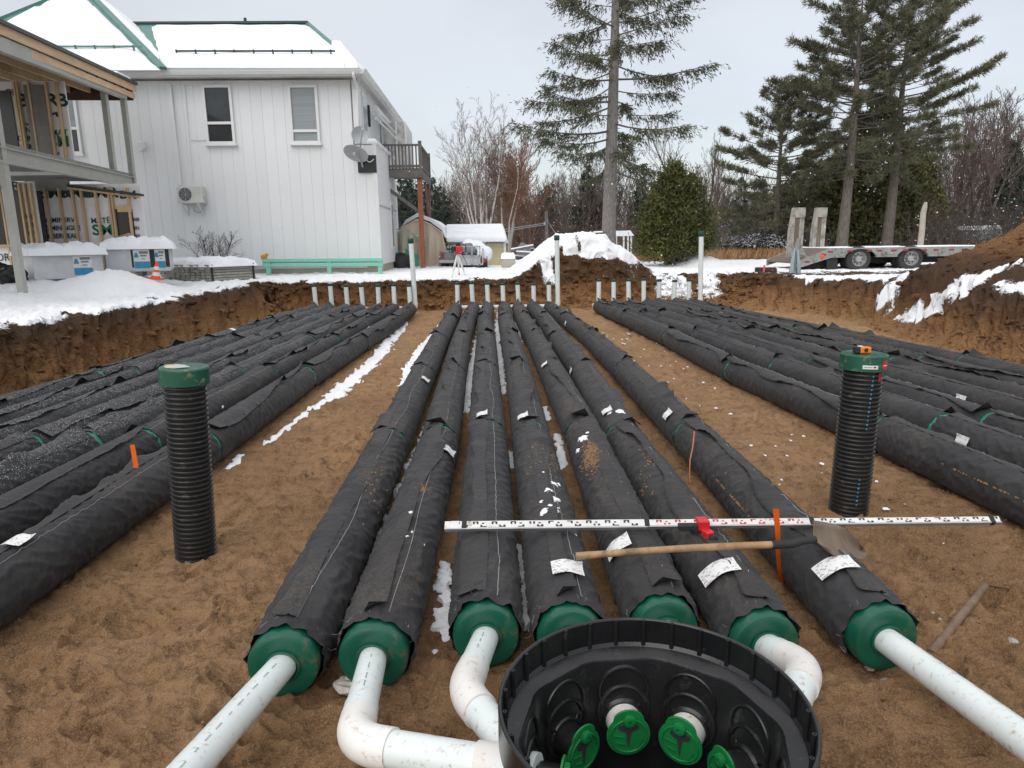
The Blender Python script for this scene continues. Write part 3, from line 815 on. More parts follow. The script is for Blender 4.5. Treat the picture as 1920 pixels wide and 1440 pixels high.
# ------------------------------------------------------------------ vent stubs and manifolds at the far end
def capped(name, label, cat, x, y, z0, z1, r, group, lean=(0, 0)):
    t = wthing(name, label, cat, (x, y, z0), group)
    top = Vector((x + lean[0], y + lean[1], z1)); q = MB()
    q.tube([(x, y, z0), top], r, 18); q.build('pipe', M_PVC, t)
    q = MB(); dv = (top - Vector((x, y, z0))).normalized()
    q.lathe([(r + .004, -.05), (r + .007, -.045), (r + .007, .0), (r + .003, .008), (0, .009)], 18, Matrix.Translation(top) @ dv.to_track_quat('Z', 'Y').to_matrix().to_4x4())
    q.build('cap', M_DKGREEN, t)
    return t
sides = [('left', 590, 29.6, 534, 0), ('middle', 857, 28.8, 530, 1), ('right', 1123, 28.4, 524, 2)]
for nm, px0, st, pyt, gi in sides:
    for i in range(7):
        p = P(px0 + st * i, pyt + (1 if i % 2 else 0) * random.uniform(-2, 3), 18.0)
        capped('vent_stub', '%s white vent stub from left at the far end of the %s bed' % (ordinal[i], nm), 'vent pipe', p.x, 18.0, 0.2, p.z, 0.058, 'vent stubs of the %s bed' % nm, (random.uniform(-.03, .01), random.uniform(-.02, .02)))
for nm, px0, st, pxs, pyt, pyb in (('left', 590, 29.6, 772, 447, 580), ('middle', 857, 28.8, 1046, 441, 572), ('right', 1123, 28.4, 1313, 434, 566)):
    a = P(px0 - 12, 574, 18.18); e = P(pxs, pyb, 18.18); tp = P(pxs - 2 if nm != 'right' else pxs + 2, pyt, 18.18)
    if nm == 'left': tp = P(770, pyt, 18.18); e = P(779, 576, 18.18)
    t = wthing('vent_manifold', 'white manifold with capped tall standpipe across the end of the %s bed' % nm, 'vent pipe', (a.x, 18.18, 0.16), 'manifolds across the pipe ends')
    q = MB(); q.tube([(a.x, 18.18, .17), (e.x, 18.18, .17)], .058, 16); q.build('manifold_pipe', M_PVC_W, t)
    q = MB(); q.tube([(e.x, 18.18, .25), tp], .062, 18); q.build('standpipe', M_PVC, t)
    q = MB(); q.tube([(e.x - .14, 18.18, .17), (e.x - .06, 18.18, .17), (e.x - .015, 18.18, .185), (e.x, 18.18, .22), (e.x, 18.18, .32)], .068, 16); q.build('elbow', M_PVC_W, t)
    q = MB(); q.lathe([(.066, -.13), (.073, -.12), (.073, -.02), (.066, .0), (0, .004)], 18, Matrix.Translation(tp)); q.build('cap', M_DKGREEN, t)
# ------------------------------------------------------------------ foreground: black tub, outlets, risers, tools
M_BLACK = mat('black_plastic', (0.010, 0.010, 0.011), 0.28, (0.015, 0.015, 0.016), 8, 0.10, 120, dirt=(0.06, 0.057, 0.05), dirt_amt=0.08, ds=14)
M_BLACK_RIB = mat('black_corrugated', (0.012, 0.012, 0.013), 0.33, (0.02, 0.02, 0.021), 8, 0.08, 90, dirt=(0.12, 0.10, 0.075), dirt_amt=0.12, ds=16)
M_KELLY = mat('bright_green_plastic', (0.010, 0.23, 0.060), 0.42, (0.008, 0.18, 0.045), 12, 0.05, 100)
M_ORANGE = mat('orange_ribbon', (0.95, 0.16, 0.012), 0.55)
M_WOOD_H = mat('worn_ash_handle', (0.42, 0.27, 0.14), 0.55, (0.28, 0.165, 0.08), 9, 0.2, 40, stretch=(1, 1, 1), dirt=(0.14, 0.09, 0.05), dirt_amt=0.3)
M_STEEL_D = mat('worn_shovel_steel', (0.27, 0.20, 0.145), 0.55, (0.17, 0.125, 0.09), 7, 0.15, 60, metal=0.35)
M_RUBBER = mat('black_rubber', (0.02, 0.02, 0.02), 0.7)
M_RED = mat('red_plastic', (0.62, 0.02, 0.025), 0.35)
M_ROD = mat('white_staff', (0.72, 0.72, 0.70), 0.35, (0.62, 0.62, 0.60), 10, dirt=(0.25, 0.2, 0.14), dirt_amt=0.15, ds=12)
M_ALU = mat('grey_aluminium', (0.46, 0.46, 0.46), 0.4, (0.36, 0.36, 0.36), 12, metal=0.5)
M_PRINT_K = mat('black_print', (0.02, 0.02, 0.022), 0.6)
M_PRINT_R = mat('red_print', (0.55, 0.03, 0.04), 0.6)
M_PRINT_G = mat('grey_print', (0.20, 0.22, 0.24), 0.6)
M_BLUE = mat('blue_print', (0.10, 0.30, 0.50), 0.5)

TZ = 0.63
TC = G(1224, 1312, TZ); TX, TY = TC.x, TC.y
TR = 0.42
tub = wthing('distribution_box', 'open round black plastic tub with green flow regulators inside', 'tub', (TX, TY, 0.08))
def ring_pts(rfun, z, n): return [Vector((TX + rfun(2 * math.pi * k / n) * math.cos(2 * math.pi * k / n), TY + rfun(2 * math.pi * k / n) * math.sin(2 * math.pi * k / n), z)) for k in range(n)]
NT = 120
F0 = math.radians(92)
def deca(inr):
    def f(a):
        q = (a - F0 + math.pi / 10) % (math.pi / 5) - math.pi / 10
        return min(inr / math.cos(q), inr * 1.035)
    return f
rings = [ring_pts(lambda a: TR - .035, 0.06, NT), ring_pts(lambda a: TR - .03, 0.30, NT), ring_pts(lambda a: TR - .012, TZ - .12, NT), ring_pts(lambda a: TR, TZ - .112, NT), ring_pts(lambda a: TR, TZ - .004, NT), ring_pts(lambda a: TR - .003, TZ, NT),
         ring_pts(lambda a: TR - .009, TZ, NT), ring_pts(lambda a: TR - .012, TZ - .004, NT), ring_pts(lambda a: TR - .014, TZ - .082, NT), ring_pts(lambda a: TR - .022, TZ - .093, NT),
         ring_pts(lambda a: min(TR - .026, deca(.352)(a) + .006), TZ - .105, NT), ring_pts(deca(.352), TZ - .109, NT), ring_pts(deca(.348), TZ - .117, NT), ring_pts(deca(.325), 0.12, NT), ring_pts(lambda a: .001, 0.115, NT)]
q = MB(); V = [p for r in rings for p in r]
q.add(V, [(i * NT + k, i * NT + (k + 1) % NT, (i + 1) * NT + (k + 1) % NT, (i + 1) * NT + k) for i in range(len(rings) - 1) for k in range(NT)], True)
body = q.build('body', M_BLACK, tub)
try:
    bm = bmesh.new(); bm.from_mesh(body.data)
    for e in bm.edges:
        if len(e.link_faces) == 2 and e.calc_face_angle(0) > 0.42: e.smooth = False
    bm.to_mesh(body.data); bm.free()
except Exception: pass
for k in range(28):            # little screw bosses round the rim
    a = 2 * math.pi * (k + 0.3) / 28
    x, y = TX + (TR - .017) * math.cos(a), TY + (TR - .017) * math.sin(a)
    q = MB(); q.lathe([(0.0075, TZ - .088), (0.0062, TZ - .002), (0.0058, TZ), (0.003, TZ), (0.003, TZ - .012), (0, TZ - .012)], 10, Matrix.Translation((x, y, 0)))
    q.bar((x, y, TZ - .09), (x + .012 * math.cos(a), y + .012 * math.sin(a), TZ - .09), .004, .004)
    q.build('screw_boss', M_BLACK, tub)
FA = [F0 + math.pi / 5 * i for i in range(10)]
for i, a in enumerate(FA):
    n = Vector((math.cos(a), math.sin(a), 0)); tdir = Vector((-math.sin(a), math.cos(a), 0)); up = Vector((0, 0, 1))
    def fp(u, z): return Vector((TX, TY, 0)) + n * (.3245 + (.348 - .325) * (z - .12) / (TZ - .117 - .12) - .0015) + tdir * u + up * z
    for zc, rr, a0, a1 in ((.415, .080, -.35, math.pi + .35), (.355, .074, .2, math.pi - .2), (.30, .066, .35, math.pi - .35), (.40, .064, math.pi + .5, 2 * math.pi - .5), (.345, .084, -.9, math.pi + .9)):
        q = MB(); q.tube([fp(rr * math.cos(a0 + (a1 - a0) * j / 20), zc + rr * 1.05 * math.sin(a0 + (a1 - a0) * j / 20)) for j in range(21)], .006, 8)
        q.build('moulded_ring', M_BLACK, tub)
# flow regulators on the pipe mouths inside
def plate_poly(cut):
    pts = []
    for k in range(48):
        a = 2 * math.pi * k / 48; r = .070
        if 0.9 < a < 2.25: r = .074 + .016 * math.sin((a - 0.9) / 1.35 * math.pi) ** .5
        pts.append((r * math.cos(a), r * math.sin(a)))
    return pts
HOLE = [(-.034, .026), (-.030, .037), (0, .042), (.030, .037), (.034, .026), (.022, .016), (.009, .012), (.006, -.008), (.0015, -.040), (-.0015, -.040), (-.006, -.008), (-.009, .012), (-.022, .016)]
M_HOLE = mat('dark_pipe_bore', (0.035, 0.036, 0.038), 0.8)
for i, rr in ((0, .262), (9, .262), (1, .262), (8, .255), (2, .25)):
    a = FA[i]; n = Vector((-math.cos(a), -math.sin(a), 0)); sx = Vector((math.sin(a), -math.cos(a), 0)) * -1; up = Vector((0, 0, 1))
    z0 = 0.315 if i in (0, 9) else 0.305
    c = Vector((TX, TY, z0)) - n * rr
    M4 = Matrix((( sx.x, up.x, n.x, c.x), (sx.y, up.y, n.y, c.y), (sx.z, up.z, n.z, c.z), (0, 0, 0, 1)))
    q = MB(); q.tube([c - n * .11, c - n * .004], .057, 28); q.build('pipe_mouth', M_PVC_W if i in (0, 9) else M_BLACK, tub)
    q = MB(); q.lathe([(.066, -.112), (.072, -.108), (.072, -.078), (.064, -.07), (.058, -.07)], 28, M4); q.build('rubber_gasket', M_BLACK, tub)
    pts = [M4 @ Vector((x, y, 0)) for x, y in plate_poly(0)]
    q = MB(); q.prism(pts, n * .007)
    q.lathe([(.060, .006), (.060, .011), (.055, .011), (.055, .006)], 40, M4)
    reg = q.build('flow_regulator', M_KELLY, tub, 0.001)
    q = MB(); q.prism([M4 @ Vector((x, y, .0072)) for x, y in HOLE], n * .0012); q.build('flow_opening', M_HOLE, reg)
    q = MB(); q.lathe([(.017, .008), (.017, .024), (.012, .026), (.006, .026), (.006, .018), (0, .018)], 20, M4 @ Matrix.Translation((0.0, .058, 0)))
    for k in range(20):
        b_ = 2 * math.pi * k / 20
        q.bar(M4 @ Vector((.0172 * math.cos(b_), .058 + .0172 * math.sin(b_), .009)), M4 @ Vector((.0172 * math.cos(b_), .058 + .0172 * math.sin(b_), .023)), .0025, .0025)
    q.build('adjusting_knob', M_KELLY, reg)
    q = MB()
    q.bar(M4 @ Vector((-.045, -.012, .009)), M4 @ Vector((-.026, -.046, .009)), .003, .003); q.bar(M4 @ Vector((.012, -.004, .009)), M4 @ Vector((.048, .002, .009)), .003, .003)
    q.bar(M4 @ Vector((.010, -.030, .009)), M4 @ Vector((.038, -.024, .009)), .003, .003)
    q.build('moulded_bead', M_KELLY, reg)

# ---- outlets from the caps
def bez(a, b, c, n=9): return [a * (1 - t) ** 2 + b * 2 * t * (1 - t) + c * t * t for t in [i / n for i in range(n + 1)]]
def print_marks(t, a, b, sd, side=(0, 0, 1), off=0.35):
    """the maker's line printed along the pipe: illegible small strokes"""
    rs = random.Random(sd); dr = (b - a); L = dr.length; dr.normalize()
    s = dr.cross(Vector((0, 0, 1))).normalized(); up = s.cross(dr)
    q = MB(); x = 0.10
    while x < L - 0.08:
        for k in range(rs.randint(3, 6)):
            w = rs.uniform(.0025, .006)
            pa = a + dr * x; nrm = (up * math.cos(off) + s * math.sin(off)); tn = dr.cross(nrm)
            for hh in ((-.0024, .0024), (.0008, .0024), (-.0024, -.0008))[0:1 + rs.randint(0, 1)]:
                p0 = pa + nrm * .0585
                q.add([p0 + tn * hh[0], p0 + dr * w + tn * hh[0], p0 + dr * w + tn * hh[1] + nrm * .0006, p0 + tn * hh[1] + nrm * .0006], [(0, 1, 2, 3)])
            x += w + .004
            if x > L - 0.08: break
        x += rs.uniform(.012, .05)
    if q.v: tag(q.build('printed_lettering', M_PRINT_G, t), kind='stuff')
def outlet(label, pts, corner=None, couplings=(), joints=()):
    t = wthing('outlet_pipe', label, 'pvc pipe', pts[0], 'white outlets from the green caps')
    if corner is None:
        q = MB(); q.tube(pts, .057, 28); q.build('pipe', M_PVC, t)
        print_marks(t, pts[0], pts[-1], len(label), off=-0.3)
    else:
        a, b, c = pts
        d1, d2 = (a - b).normalized(), (c - b).normalized()
        h = 0.10
        q = MB(); q.tube([a, b + d1 * h * .7], .057, 28); q.build('pipe', M_PVC, t); print_marks(t, a, b + d1 * .17, len(label), off=-0.1)
        q = MB(); q.tube([b + d2 * h * .7, c], .057, 28); q.build('pipe', M_PVC, t); print_marks(t, b + d2 * .17, c, len(label) + 1, off=-.5)
        arc = bez(b + d1 * h, b, b + d2 * h, 10)
        q = MB(); q.tube([b + d1 * (h + .055), b + d1 * h] + arc[1:-1] + [b + d2 * h, b + d2 * (h + .045)], .0635, 28); q.build('elbow', M_PVC_W, t)
        q = MB(); q.tube([b + d1 * (h + .05), b + d1 * (h + .125)], .0612, 28); q.build('hub', M_PVC, t)
    for s, e in joints:
        dv = (pts[-1] - pts[0]).normalized() if corner is None else (pts[2] - pts[1]).normalized()
        q = MB(); q.tube([s, e], .064, 26); q.build('coupling', M_PVC_W, t)
    return t
cap0 = [G(*c, AX) for c in C_CAPS]
def capf(i):                       # centre of a cap's face
    p = cap0[i].copy(); p.y -= 0.045; return p
e = G(358, 1440, .27); s = capf(0); dv = (e - s).normalized()
outlet('long straight white outlet running to the lower left from the first cap', [s, e + dv * 1.0])
b2 = G(662, 1392, .28); c2 = G(948, 1441, .33)
outlet('white outlet from the second cap, turning through a wide elbow along the ground', [capf(1), b2, c2 + (c2 - b2).normalized() * .10], 1, joints=[(G(895, 1432, .322), G(950, 1442, .332) + Vector((.06, 0, 0)))])
b3 = G(869, 1296, .27); c3 = Vector((TX - .345, TY + .16, .31))
outlet('white outlet from the third cap, elbowing straight into the tub', [capf(2), b3, c3], 1)
for i, k in ((3, 0), (4, 9)):
    outlet('short white outlet running behind the tub from the %s cap' % ordinal[i], [capf(i), Vector((TX + .34 * math.cos(FA[k]), TY + .34 * math.sin(FA[k]), .31))])
b6 = G(1513, 1254, .27); c6 = Vector((TX + .372, TY + .09, .34))
outlet('white outlet from the sixth cap, elbowing round the right of the tub', [capf(5), b6, c6], 1)
s = capf(6); e = G(1920, 1388, .27); dv = (e - s).normalized()
outlet('long straight white outlet running to the lower right from the seventh cap', [s, e + dv * .9])

# ---- corrugated risers
def riser(label, base, top, r, lidr, lidh):
    t = wthing('corrugated_riser', label, 'riser pipe', base, 'black corrugated risers')
    ax = (top - base); L = ax.length; M4 = Matrix.Translation(base) @ ax.to_track_quat('Z', 'Y').to_matrix().to_4x4()
    prof = []; pitch = .0292; z = -0.10
    while z < L - .02:
        for dz, dr_ in ((0, -.010), (.007, -.0095), (.0105, -.002), (.0145, 0), (.0215, 0), (.0255, -.002)):
            prof.append((r + dr_, z + dz))
        z += pitch
    q = MB(); q.lathe(prof, 44, M4); q.build('pipe_body', M_BLACK_RIB, t)
    q = MB(); q.lathe([(lidr - .004, L - lidh), (lidr, L - lidh + .003), (lidr - .002, L - .008), (lidr - .009, L), (lidr - .035, L + .003), (lidr - .045, L - .001), (0, L + .002)], 52, M4)
    q.build('lid', M_GREEN_D, t)
    return t, M4, L
M_GREEN_D = mat('lid_green', (0.007, 0.085, 0.050), 0.36, (0.005, 0.065, 0.038), 5, 0.08, 80, dirt=(0.30, 0.24, 0.16), dirt_amt=0.16, ds=14)
b = G(368, 1040, 0.0); tp = P(345, 687, b.y)
RL, RLM, RLL = riser('black corrugated riser with plain green lid, standing on the left sand strip', b, tp, .118, .137, .10)
q = MB(); q.add([RLM @ Vector((x, y, RLL + .004)) for x, y in ((-.09, .02), (-.03, -.05), (.03, .01), (.045, .07), (-.03, .10), (-.075, .075))], [(0, 1, 2, 3, 4, 5)])
q.build('frost_film', mat('thin_frost', (0.55, 0.56, 0.54), .6, (0.42, 0.43, 0.40), 20), RL)
q = MB(); q.box(RLM @ Vector((.01, .085, RLL + .004)), (.06, .02, .002)); q.build('yellow_sticker', mat('yellow_print', (.7, .55, .06), .5), RL)
b = G(1590, 958, 0.0); tp = P(1621, 662, b.y)
RR, RRM, RRL = riser('black corrugated riser with stickered green lid and blue markings, on the right sand strip', b, tp, .126, .148, .105)
camdir = math.atan2(-tp.y, -tp.x)                  # facing the photographer
inv3 = RRM.to_3x3().inverted()
def onlid(da, z, rr): 
    v = inv3 @ Vector((math.cos(camdir + da), math.sin(camdir + da), 0)); a = math.atan2(v.y, v.x)
    return RRM @ Vector((rr * math.cos(a), rr * math.sin(a), z))
def sticker(nm, mt, a0, a1, z0, z1, rr, parent, n=8):
    q = MB(); V = [onlid(a0 + (a1 - a0) * i / n, z, rr) for z in (z0, z1) for i in range(n + 1)]
    q.add(V, [(i, i + 1, n + 2 + i, n + 1 + i) for i in range(n)], True); return q.build(nm, mt, parent)
M_STICK = mat('white_sticker', (.75, .75, .74), .45)
st = sticker('white_sticker', M_STICK, -.02, .62, RRL - .083, RRL - .058, .1485, RR)
tag(sticker('printed_line', M_PRINT_K, .42, .52, RRL - .074, RRL - .066, .1492, st), kind='stuff')
tag(sticker('printed_line', M_PRINT_G, .03, .36, RRL - .073, RRL - .069, .1492, st), kind='stuff')
# round red sticker, red ribbon below it, blue stroke on every rib
q = MB(); V = [onlid(1.0 + .20 * math.cos(k * math.pi / 10), RRL - .058 + .030 * math.sin(k * math.pi / 10), .1488) for k in range(20)]
q.add(V + [onlid(1.0, RRL - .058, .1492)], [(k, (k + 1) % 20, 20) for k in range(20)]); q.build('red_round_sticker', M_RED, RR)
sticker('sticker_stripe', M_STICK, .88, 1.12, RRL - .064, RRL - .058, .1496, RR)
sticker('red_ribbon', mat('red_ribbon', (.35, .02, .03), .6, (.15, .02, .02), 60), .84, 1.12, RRL - .17, RRL - .11, .1275, RR)
q = MB(); z = RRL - .128; k = 0
while z > 0.05:
    if k < 14 or k > 24:
        a = .55 - .006 * k; w = .028 if k % 3 else .045
        zr_ = round((z + .10) / .0292) * .0292 - .10 + .018
        V = [onlid(a + s * w, zr_ + h, .1268) for h in (-.006, .006) for s in (-1, 1)]
        q.add(V, [(0, 1, 3, 2)])
    z -= .0292; k += 1
tag(q.build('blue_marking', M_BLUE, RR), kind='stuff')
# laser measure left on the lid
tc0 = RRM @ Vector((0, 0, RRL)); pc = P(1617, 656, tp.y - .02)
t = wthing('tape_measure', 'orange and black tape measure on top of the right riser lid', 'tape measure', (pc.x, pc.y, pc.z - .01))
zb = tp.z + .003
q = MB(); q.box((pc.x + .012, pc.y, zb + .022), (.074, .05, .042)); q.build('case', mat('orange_case', (.85, .22, .01), .4), t, .008, 2)
q = MB(); q.box((pc.x - .036, pc.y + .003, zb + .022), (.034, .052, .044)); q.build('rubber_end', M_RUBBER, t, .008, 2)
q = MB(); q.lathe([(.0, .001), (.014, .001), (.014, 0)], 16, Matrix.Translation((pc.x + .012, pc.y - .0255, zb + .023)) @ Matrix.Rotation(math.pi / 2, 4, 'X')); q.build('badge', M_PRINT_K, t)
q = MB(); q.box((pc.x - .015, pc.y, zb + .046), (.03, .03, .006)); q.build('button', M_STICK, t, .002)

# ---- levelling staff lying across the middle pipes
A, B = G(834, 986, .375), G(1873, 975, .375)
t = wthing('levelling_staff', 'long white surveying staff with black and red graduations lying across the pipes', 'measuring staff', A)
ax = (B - A); LS = ax.length; ux = ax.normalized(); uy = Vector((0, 0, 1)).cross(ux).normalized(); tilt = R_(38)
fn = (Vector((0, 0, 1)) * math.cos(tilt) - uy * math.sin(tilt)); fv = fn.cross(ux).normalized()        # face normal towards the viewer, face 'up'
if fv.z < 0: fv = -fv
def SP(x, v, n=0.0): return A + ux * (x * LS) + fv * v + fn * n
segs_ = [(0.0, .365, .042, M_PRINT_K), (.365, .662, .037, M_PRINT_R), (.662, 1.0, .032, M_PRINT_K)]
for s0, s1, wd, mk in segs_:
    q = MB(); q.bar(SP(s0, 0), SP(s1, 0), wd if False else .026, wd, fv); o = q.build('staff_section', M_ROD, t, .002)
    o2 = MB(); o2.bar(SP(s0, -wd * .5 - .003), SP(s1, -wd * .5 - .003), .028, .007, fv); o2.build('edge_rail', M_ALU, t)
    q = MB(); x = s0 * LS + .05; k = 0
    while x < s1 * LS - .03:
        for j, (dx, v0, v1, w_) in enumerate(((0, .0, .016, .010), (.020, .0, .016, .010), (.0, .012, .018, .03), (.040, -.016, -.004, .01), (.048, .002, .010, .012), (.062, -.016, -.004, .012), (.04, -.018, -.012, .034))):
            if (k + j) % 7 == 6: continue
            p = x + dx
            sc_ = wd / .046
            q.add([SP(p / LS, v0 * sc_, .0135), SP((p + w_) / LS, v0 * sc_, .0135), SP((p + w_) / LS, v1 * sc_, .0135), SP(p / LS, v1 * sc_, .0135)], [(0, 1, 2, 3)])
        x += .10; k += 1
    tag(q.build('graduation', mk, t), kind='stuff')
for s0 in (.365, .662, .035, .985):
    q = MB(); q.bar(SP(s0 - .004, 0), SP(s0 + .005, 0), .032, .048, fv); q.build('joint_collar', M_RUBBER, t, .003)
q = MB(); q.bar(SP(.012, 0), SP(.026, 0), .028, .042, fv); q.build('end_plug', M_STICK, t)
# receiver clamp
pc = G(1314, 985, .36) + Vector((0, -.045, -.01))
t = wthing('rod_clamp', 'small red clamp with black knob gripping the surveying staff', 'clamp', pc)
q = MB(); q.box(pc + Vector((0, .02, .03)), (.06, .075, .055)); q.build('jaw', M_RED, t, .007, 2)
q = MB(); q.box(pc + Vector((.012, -.035, -.002)), (.046, .06, .04), Matrix.Rotation(.35, 3, 'Z')); q.build('screw_block', M_RED, t, .006)
q = MB(); q.lathe([(0, 0), (.02, 0), (.022, .006), (.022, .026), (.016, .03), (0, .03)], 16, Matrix.Translation(pc + Vector((.03, -.062, -.012))) @ Matrix.Rotation(math.pi / 2, 4, 'X')); q.build('knob', M_RUBBER, t)
q = MB(); q.box(pc + Vector((-.07, .015, .018)), (.12, .05, .03)); q.build('bracket', M_RUBBER, t, .004)

# ---- shovel resting on the right pipes
a, b_ = G(1080, 1043, .385), G(1462, 1021, .405)
t = wthing('shovel', 'round point shovel with wooden handle lying over the right pipes', 'shovel', a)
rs = random.Random(3)
n = 16; pts = [a.lerp(b_, i / n) + Vector((0, 0, .008 * math.sin(i / n * 3.1))) for i in range(n + 1)]
q = MB(); q.tube(pts, [.0165 + .002 * (i < 2) + .0015 * (i / n) for i in range(n + 1)], 14); q.build('handle', M_WOOD_H, t)
dv = (b_ - a).normalized()
c = G(1530, 1011, .425)
q = MB(); q.tube([b_ - dv * .04, b_ + dv * .06, b_.lerp(c, .6), c], [.021, .020, .018, .016], 14); q.build('socket', M_RUBBER, t)
# dished blade
tip = G(1618, 1031, .21); sh = c + Vector((-.01, .0, -.005)); ln = (tip - sh); Lb = ln.length; ln.normalize()
sd_ = ln.cross(Vector((0, 0, 1))).normalized() ; nb = sd_.cross(ln).normalized()
if nb.z < 0: nb = -nb
_r = Matrix.Rotation(R_(42), 3, ln)
if (_r @ nb).y > 0: _r = Matrix.Rotation(-R_(42), 3, ln)
nb = _r @ nb; sd_ = _r @ sd_
q = MB(); m_, n_ = 12, 9; V = []
for j in range(m_ + 1):
    v = j / m_; hw = .098 * (min(1, (v + .05) / .12) ** .4) * (1 - max(0, (v - .55) / .45) ** 2.3 * .93)
    for i in range(n_ + 1):
        u = i / n_ * 2 - 1
        V.append(sh + ln * (v * Lb) + sd_ * (u * hw) + nb * (.040 * u * u * (1 - .5 * v) - .012 + .02 * math.sin(v * 3.1) + (.02 if v < .04 else 0)))
q.add(V, [(j * (n_ + 1) + i, j * (n_ + 1) + i + 1, (j + 1) * (n_ + 1) + i + 1, (j + 1) * (n_ + 1) + i) for j in range(m_) for i in range(n_)], True)
bl = q.build('blade', M_STEEL_D, t); bl.modifiers.new('thick', 'SOLIDIFY').thickness = .003
# ---- ribbons and wire
def ribbon(label, pts, w, nm='marking_ribbon', facing=Vector((1, 0, 0))):
    t = wthing(nm, label, 'marker', pts[0], 'orange markers')
    q = MB(); V = []
    for i, p in enumerate(pts):
        f = Matrix.Rotation(.35 * math.sin(i * .9), 3, 'Z') @ facing
        V += [p - f * w / 2, p + f * w / 2]
    V2 = [v + Vector((0, .0016, 0)) for v in V]; m = len(pts) - 1; o = len(V)
    q.add(V + V2, [(2 * i, 2 * i + 1, 2 * i + 3, 2 * i + 2) for i in range(m)] + [(o + 2 * i, o + 2 * i + 2, o + 2 * i + 3, o + 2 * i + 1) for i in range(m)] +
          [(2 * i, 2 * i + 2, o + 2 * i + 2, o + 2 * i) for i in range(m)] + [(2 * i + 1, o + 2 * i + 1, o + 2 * i + 3, 2 * i + 3) for i in range(m)], True)
    q.build('ribbon', M_ORANGE, t)
    return t
b0 = G(1466, 1092, 0.0)
ribbon('orange ribbon standing upright between shovel socket and pipe', [P(px, py, b0.y - dd) for px, py, dd in ((1466, 1092, .05), (1461, 1066, .16), (1459, 1040, .24), (1459, 1010, .30), (1457, 980, .34), (1455, 954, .37))], .026)
b0 = G(256, 886, .30)
ribbon('orange ribbon stuck on a pipe beside the left riser', [P(px, py, b0.y - .02) for px, py in ((256, 887), (254, 870), (251, 852), (248, 834))], .030)
b0 = G(1294, 905, 0.02)
t = wthing('marking_wire', 'thin pinkish orange wire standing beside the outermost right capped pipe', 'marker', b0, 'orange markers')
q = MB(); q.tube([P(px, py, b0.y) for px, py in ((1294, 907), (1293, 885), (1294, 862), (1299, 838), (1302, 809))], .0055, 6); q.build('wire', mat('pink_orange_wire', (.75, .30, .18), .5), t)

# ---- buried stick, cord, stones
a, b_ = G(1746, 1226, -.01), G(1847, 1100, .06)
t = wthing('wooden_stick', 'weathered round wooden handle half buried in the right sand', 'stick', a)
q = MB(); q.tube([a, a.lerp(b_, .5) + Vector((0, 0, .004)), b_, b_ + (b_ - a).normalized() * .02], [.021, .021, .018, .010], 12); q.build('shaft', mat('weathered_stick', (.22, .15, .10), .75, (.14, .09, .06), 14, .3, 50, stretch=(1, 1, 1)), t)
q = MB(); q.tube([G(px, py, .012) for px, py in ((1786, 1064), (1815, 1080), (1850, 1096), (1882, 1101), (1925, 1112), (1960, 1118))], .006, 6)
tag(q.build('cord', mat('dirty_cord', (.16, .10, .06), .9)), 'thin brown cord trailing over the sand beside the buried stick', 'cord')
M_STONE = mat('pale_stone', (.42, .38, .34), .8, (.28, .24, .21), 30, .4, 60)
def stone(px, py, r, label, white=False):
    p = G(px, py, .01); rs = np.random.RandomState(px)
    bm = bmesh.new(); bmesh.ops.create_icosphere(bm, subdivisions=2, radius=r)
    for v in bm.verts:
        v.co *= 1 + .35 * float(noise2(v.co.x / r * 1.2 + px, v.co.y / r * 1.2 + v.co.z / r, 4)); v.co.z *= .6
    me = bpy.data.meshes.new('stone'); bm.to_mesh(me); bm.free()
    o = link('stone', me, M_STONE); o.location = (p.x, p.y, p.z + r * .25); tag(o, label, 'stone', 'stones on the sand')
for px, py, r, lb in ((1631, 1254, .022, 'small grey stone below the rightmost green cap'), (1662, 1283, .028, 'pale flat stone in front of the rightmost green cap'), (1608, 1281, .014, 'tiny pale stone beside the flat stone'), (1764, 1163, .012, 'tiny whitish stone left of the buried stick'), (1749, 1150, .009, 'smallest whitish stone left of the buried stick'), (1900, 1205, .022, 'pale stone at the right edge')):
    stone(px, py, r, lb)
q = MB()
c = G(655, 1282, .03)
bm = bmesh.new(); bmesh.ops.create_icosphere(bm, subdivisions=3, radius=.06)
for v in bm.verts: v.co *= 1 + .4 * float(noise2(v.co.x * 22, v.co.y * 22 + v.co.z * 31, 9)); v.co.z *= .55
me = bpy.data.meshes.new('white_stone'); bm.to_mesh(me); bm.free()
o = link('white_stone', me, mat('chalky_stone', (.62, .58, .54), .8, (.42, .38, .34), 18, .5, 60)); o.location = c; tag(o, 'whitish lump lying under the second green cap', 'stone', 'stones on the sand')

# ---- snow clots and spilled sand lying on pipes and ground
def blob(q, c, ux_, uy_, nz_, r, h, sd, curve=0.0):
    n = 14; V = [c + nz_ * h]
    for ring, rr in ((1, .55), (2, .85), (3, 1.0)):
        for k in range(n):
            a = 2 * math.pi * k / n
            w = r * rr * (1 + .75 * float(noise2(math.cos(a) * 1.7 + sd * 3.1, math.sin(a) * 1.7, 5)))
            x, y = w * math.cos(a), w * math.sin(a) * 1.3
            z = (h * (.85, .6, -.35)[ring - 1]) * (1 + .5 * float(noise2(x * 30 + sd, y * 30, 8))) - (curve * x * x)
            V.append(c + ux_ * x + uy_ * y + nz_ * z)
    F = [(0, 1 + k, 1 + (k + 1) % n) for k in range(n)]
    for g in range(2):
        for k in range(n):
            F.append((1 + g * n + k, 1 + (g + 1) * n + k, 1 + (g + 1) * n + (k + 1) % n, 1 + g * n + (k + 1) % n))
    q.add(V, F, True)
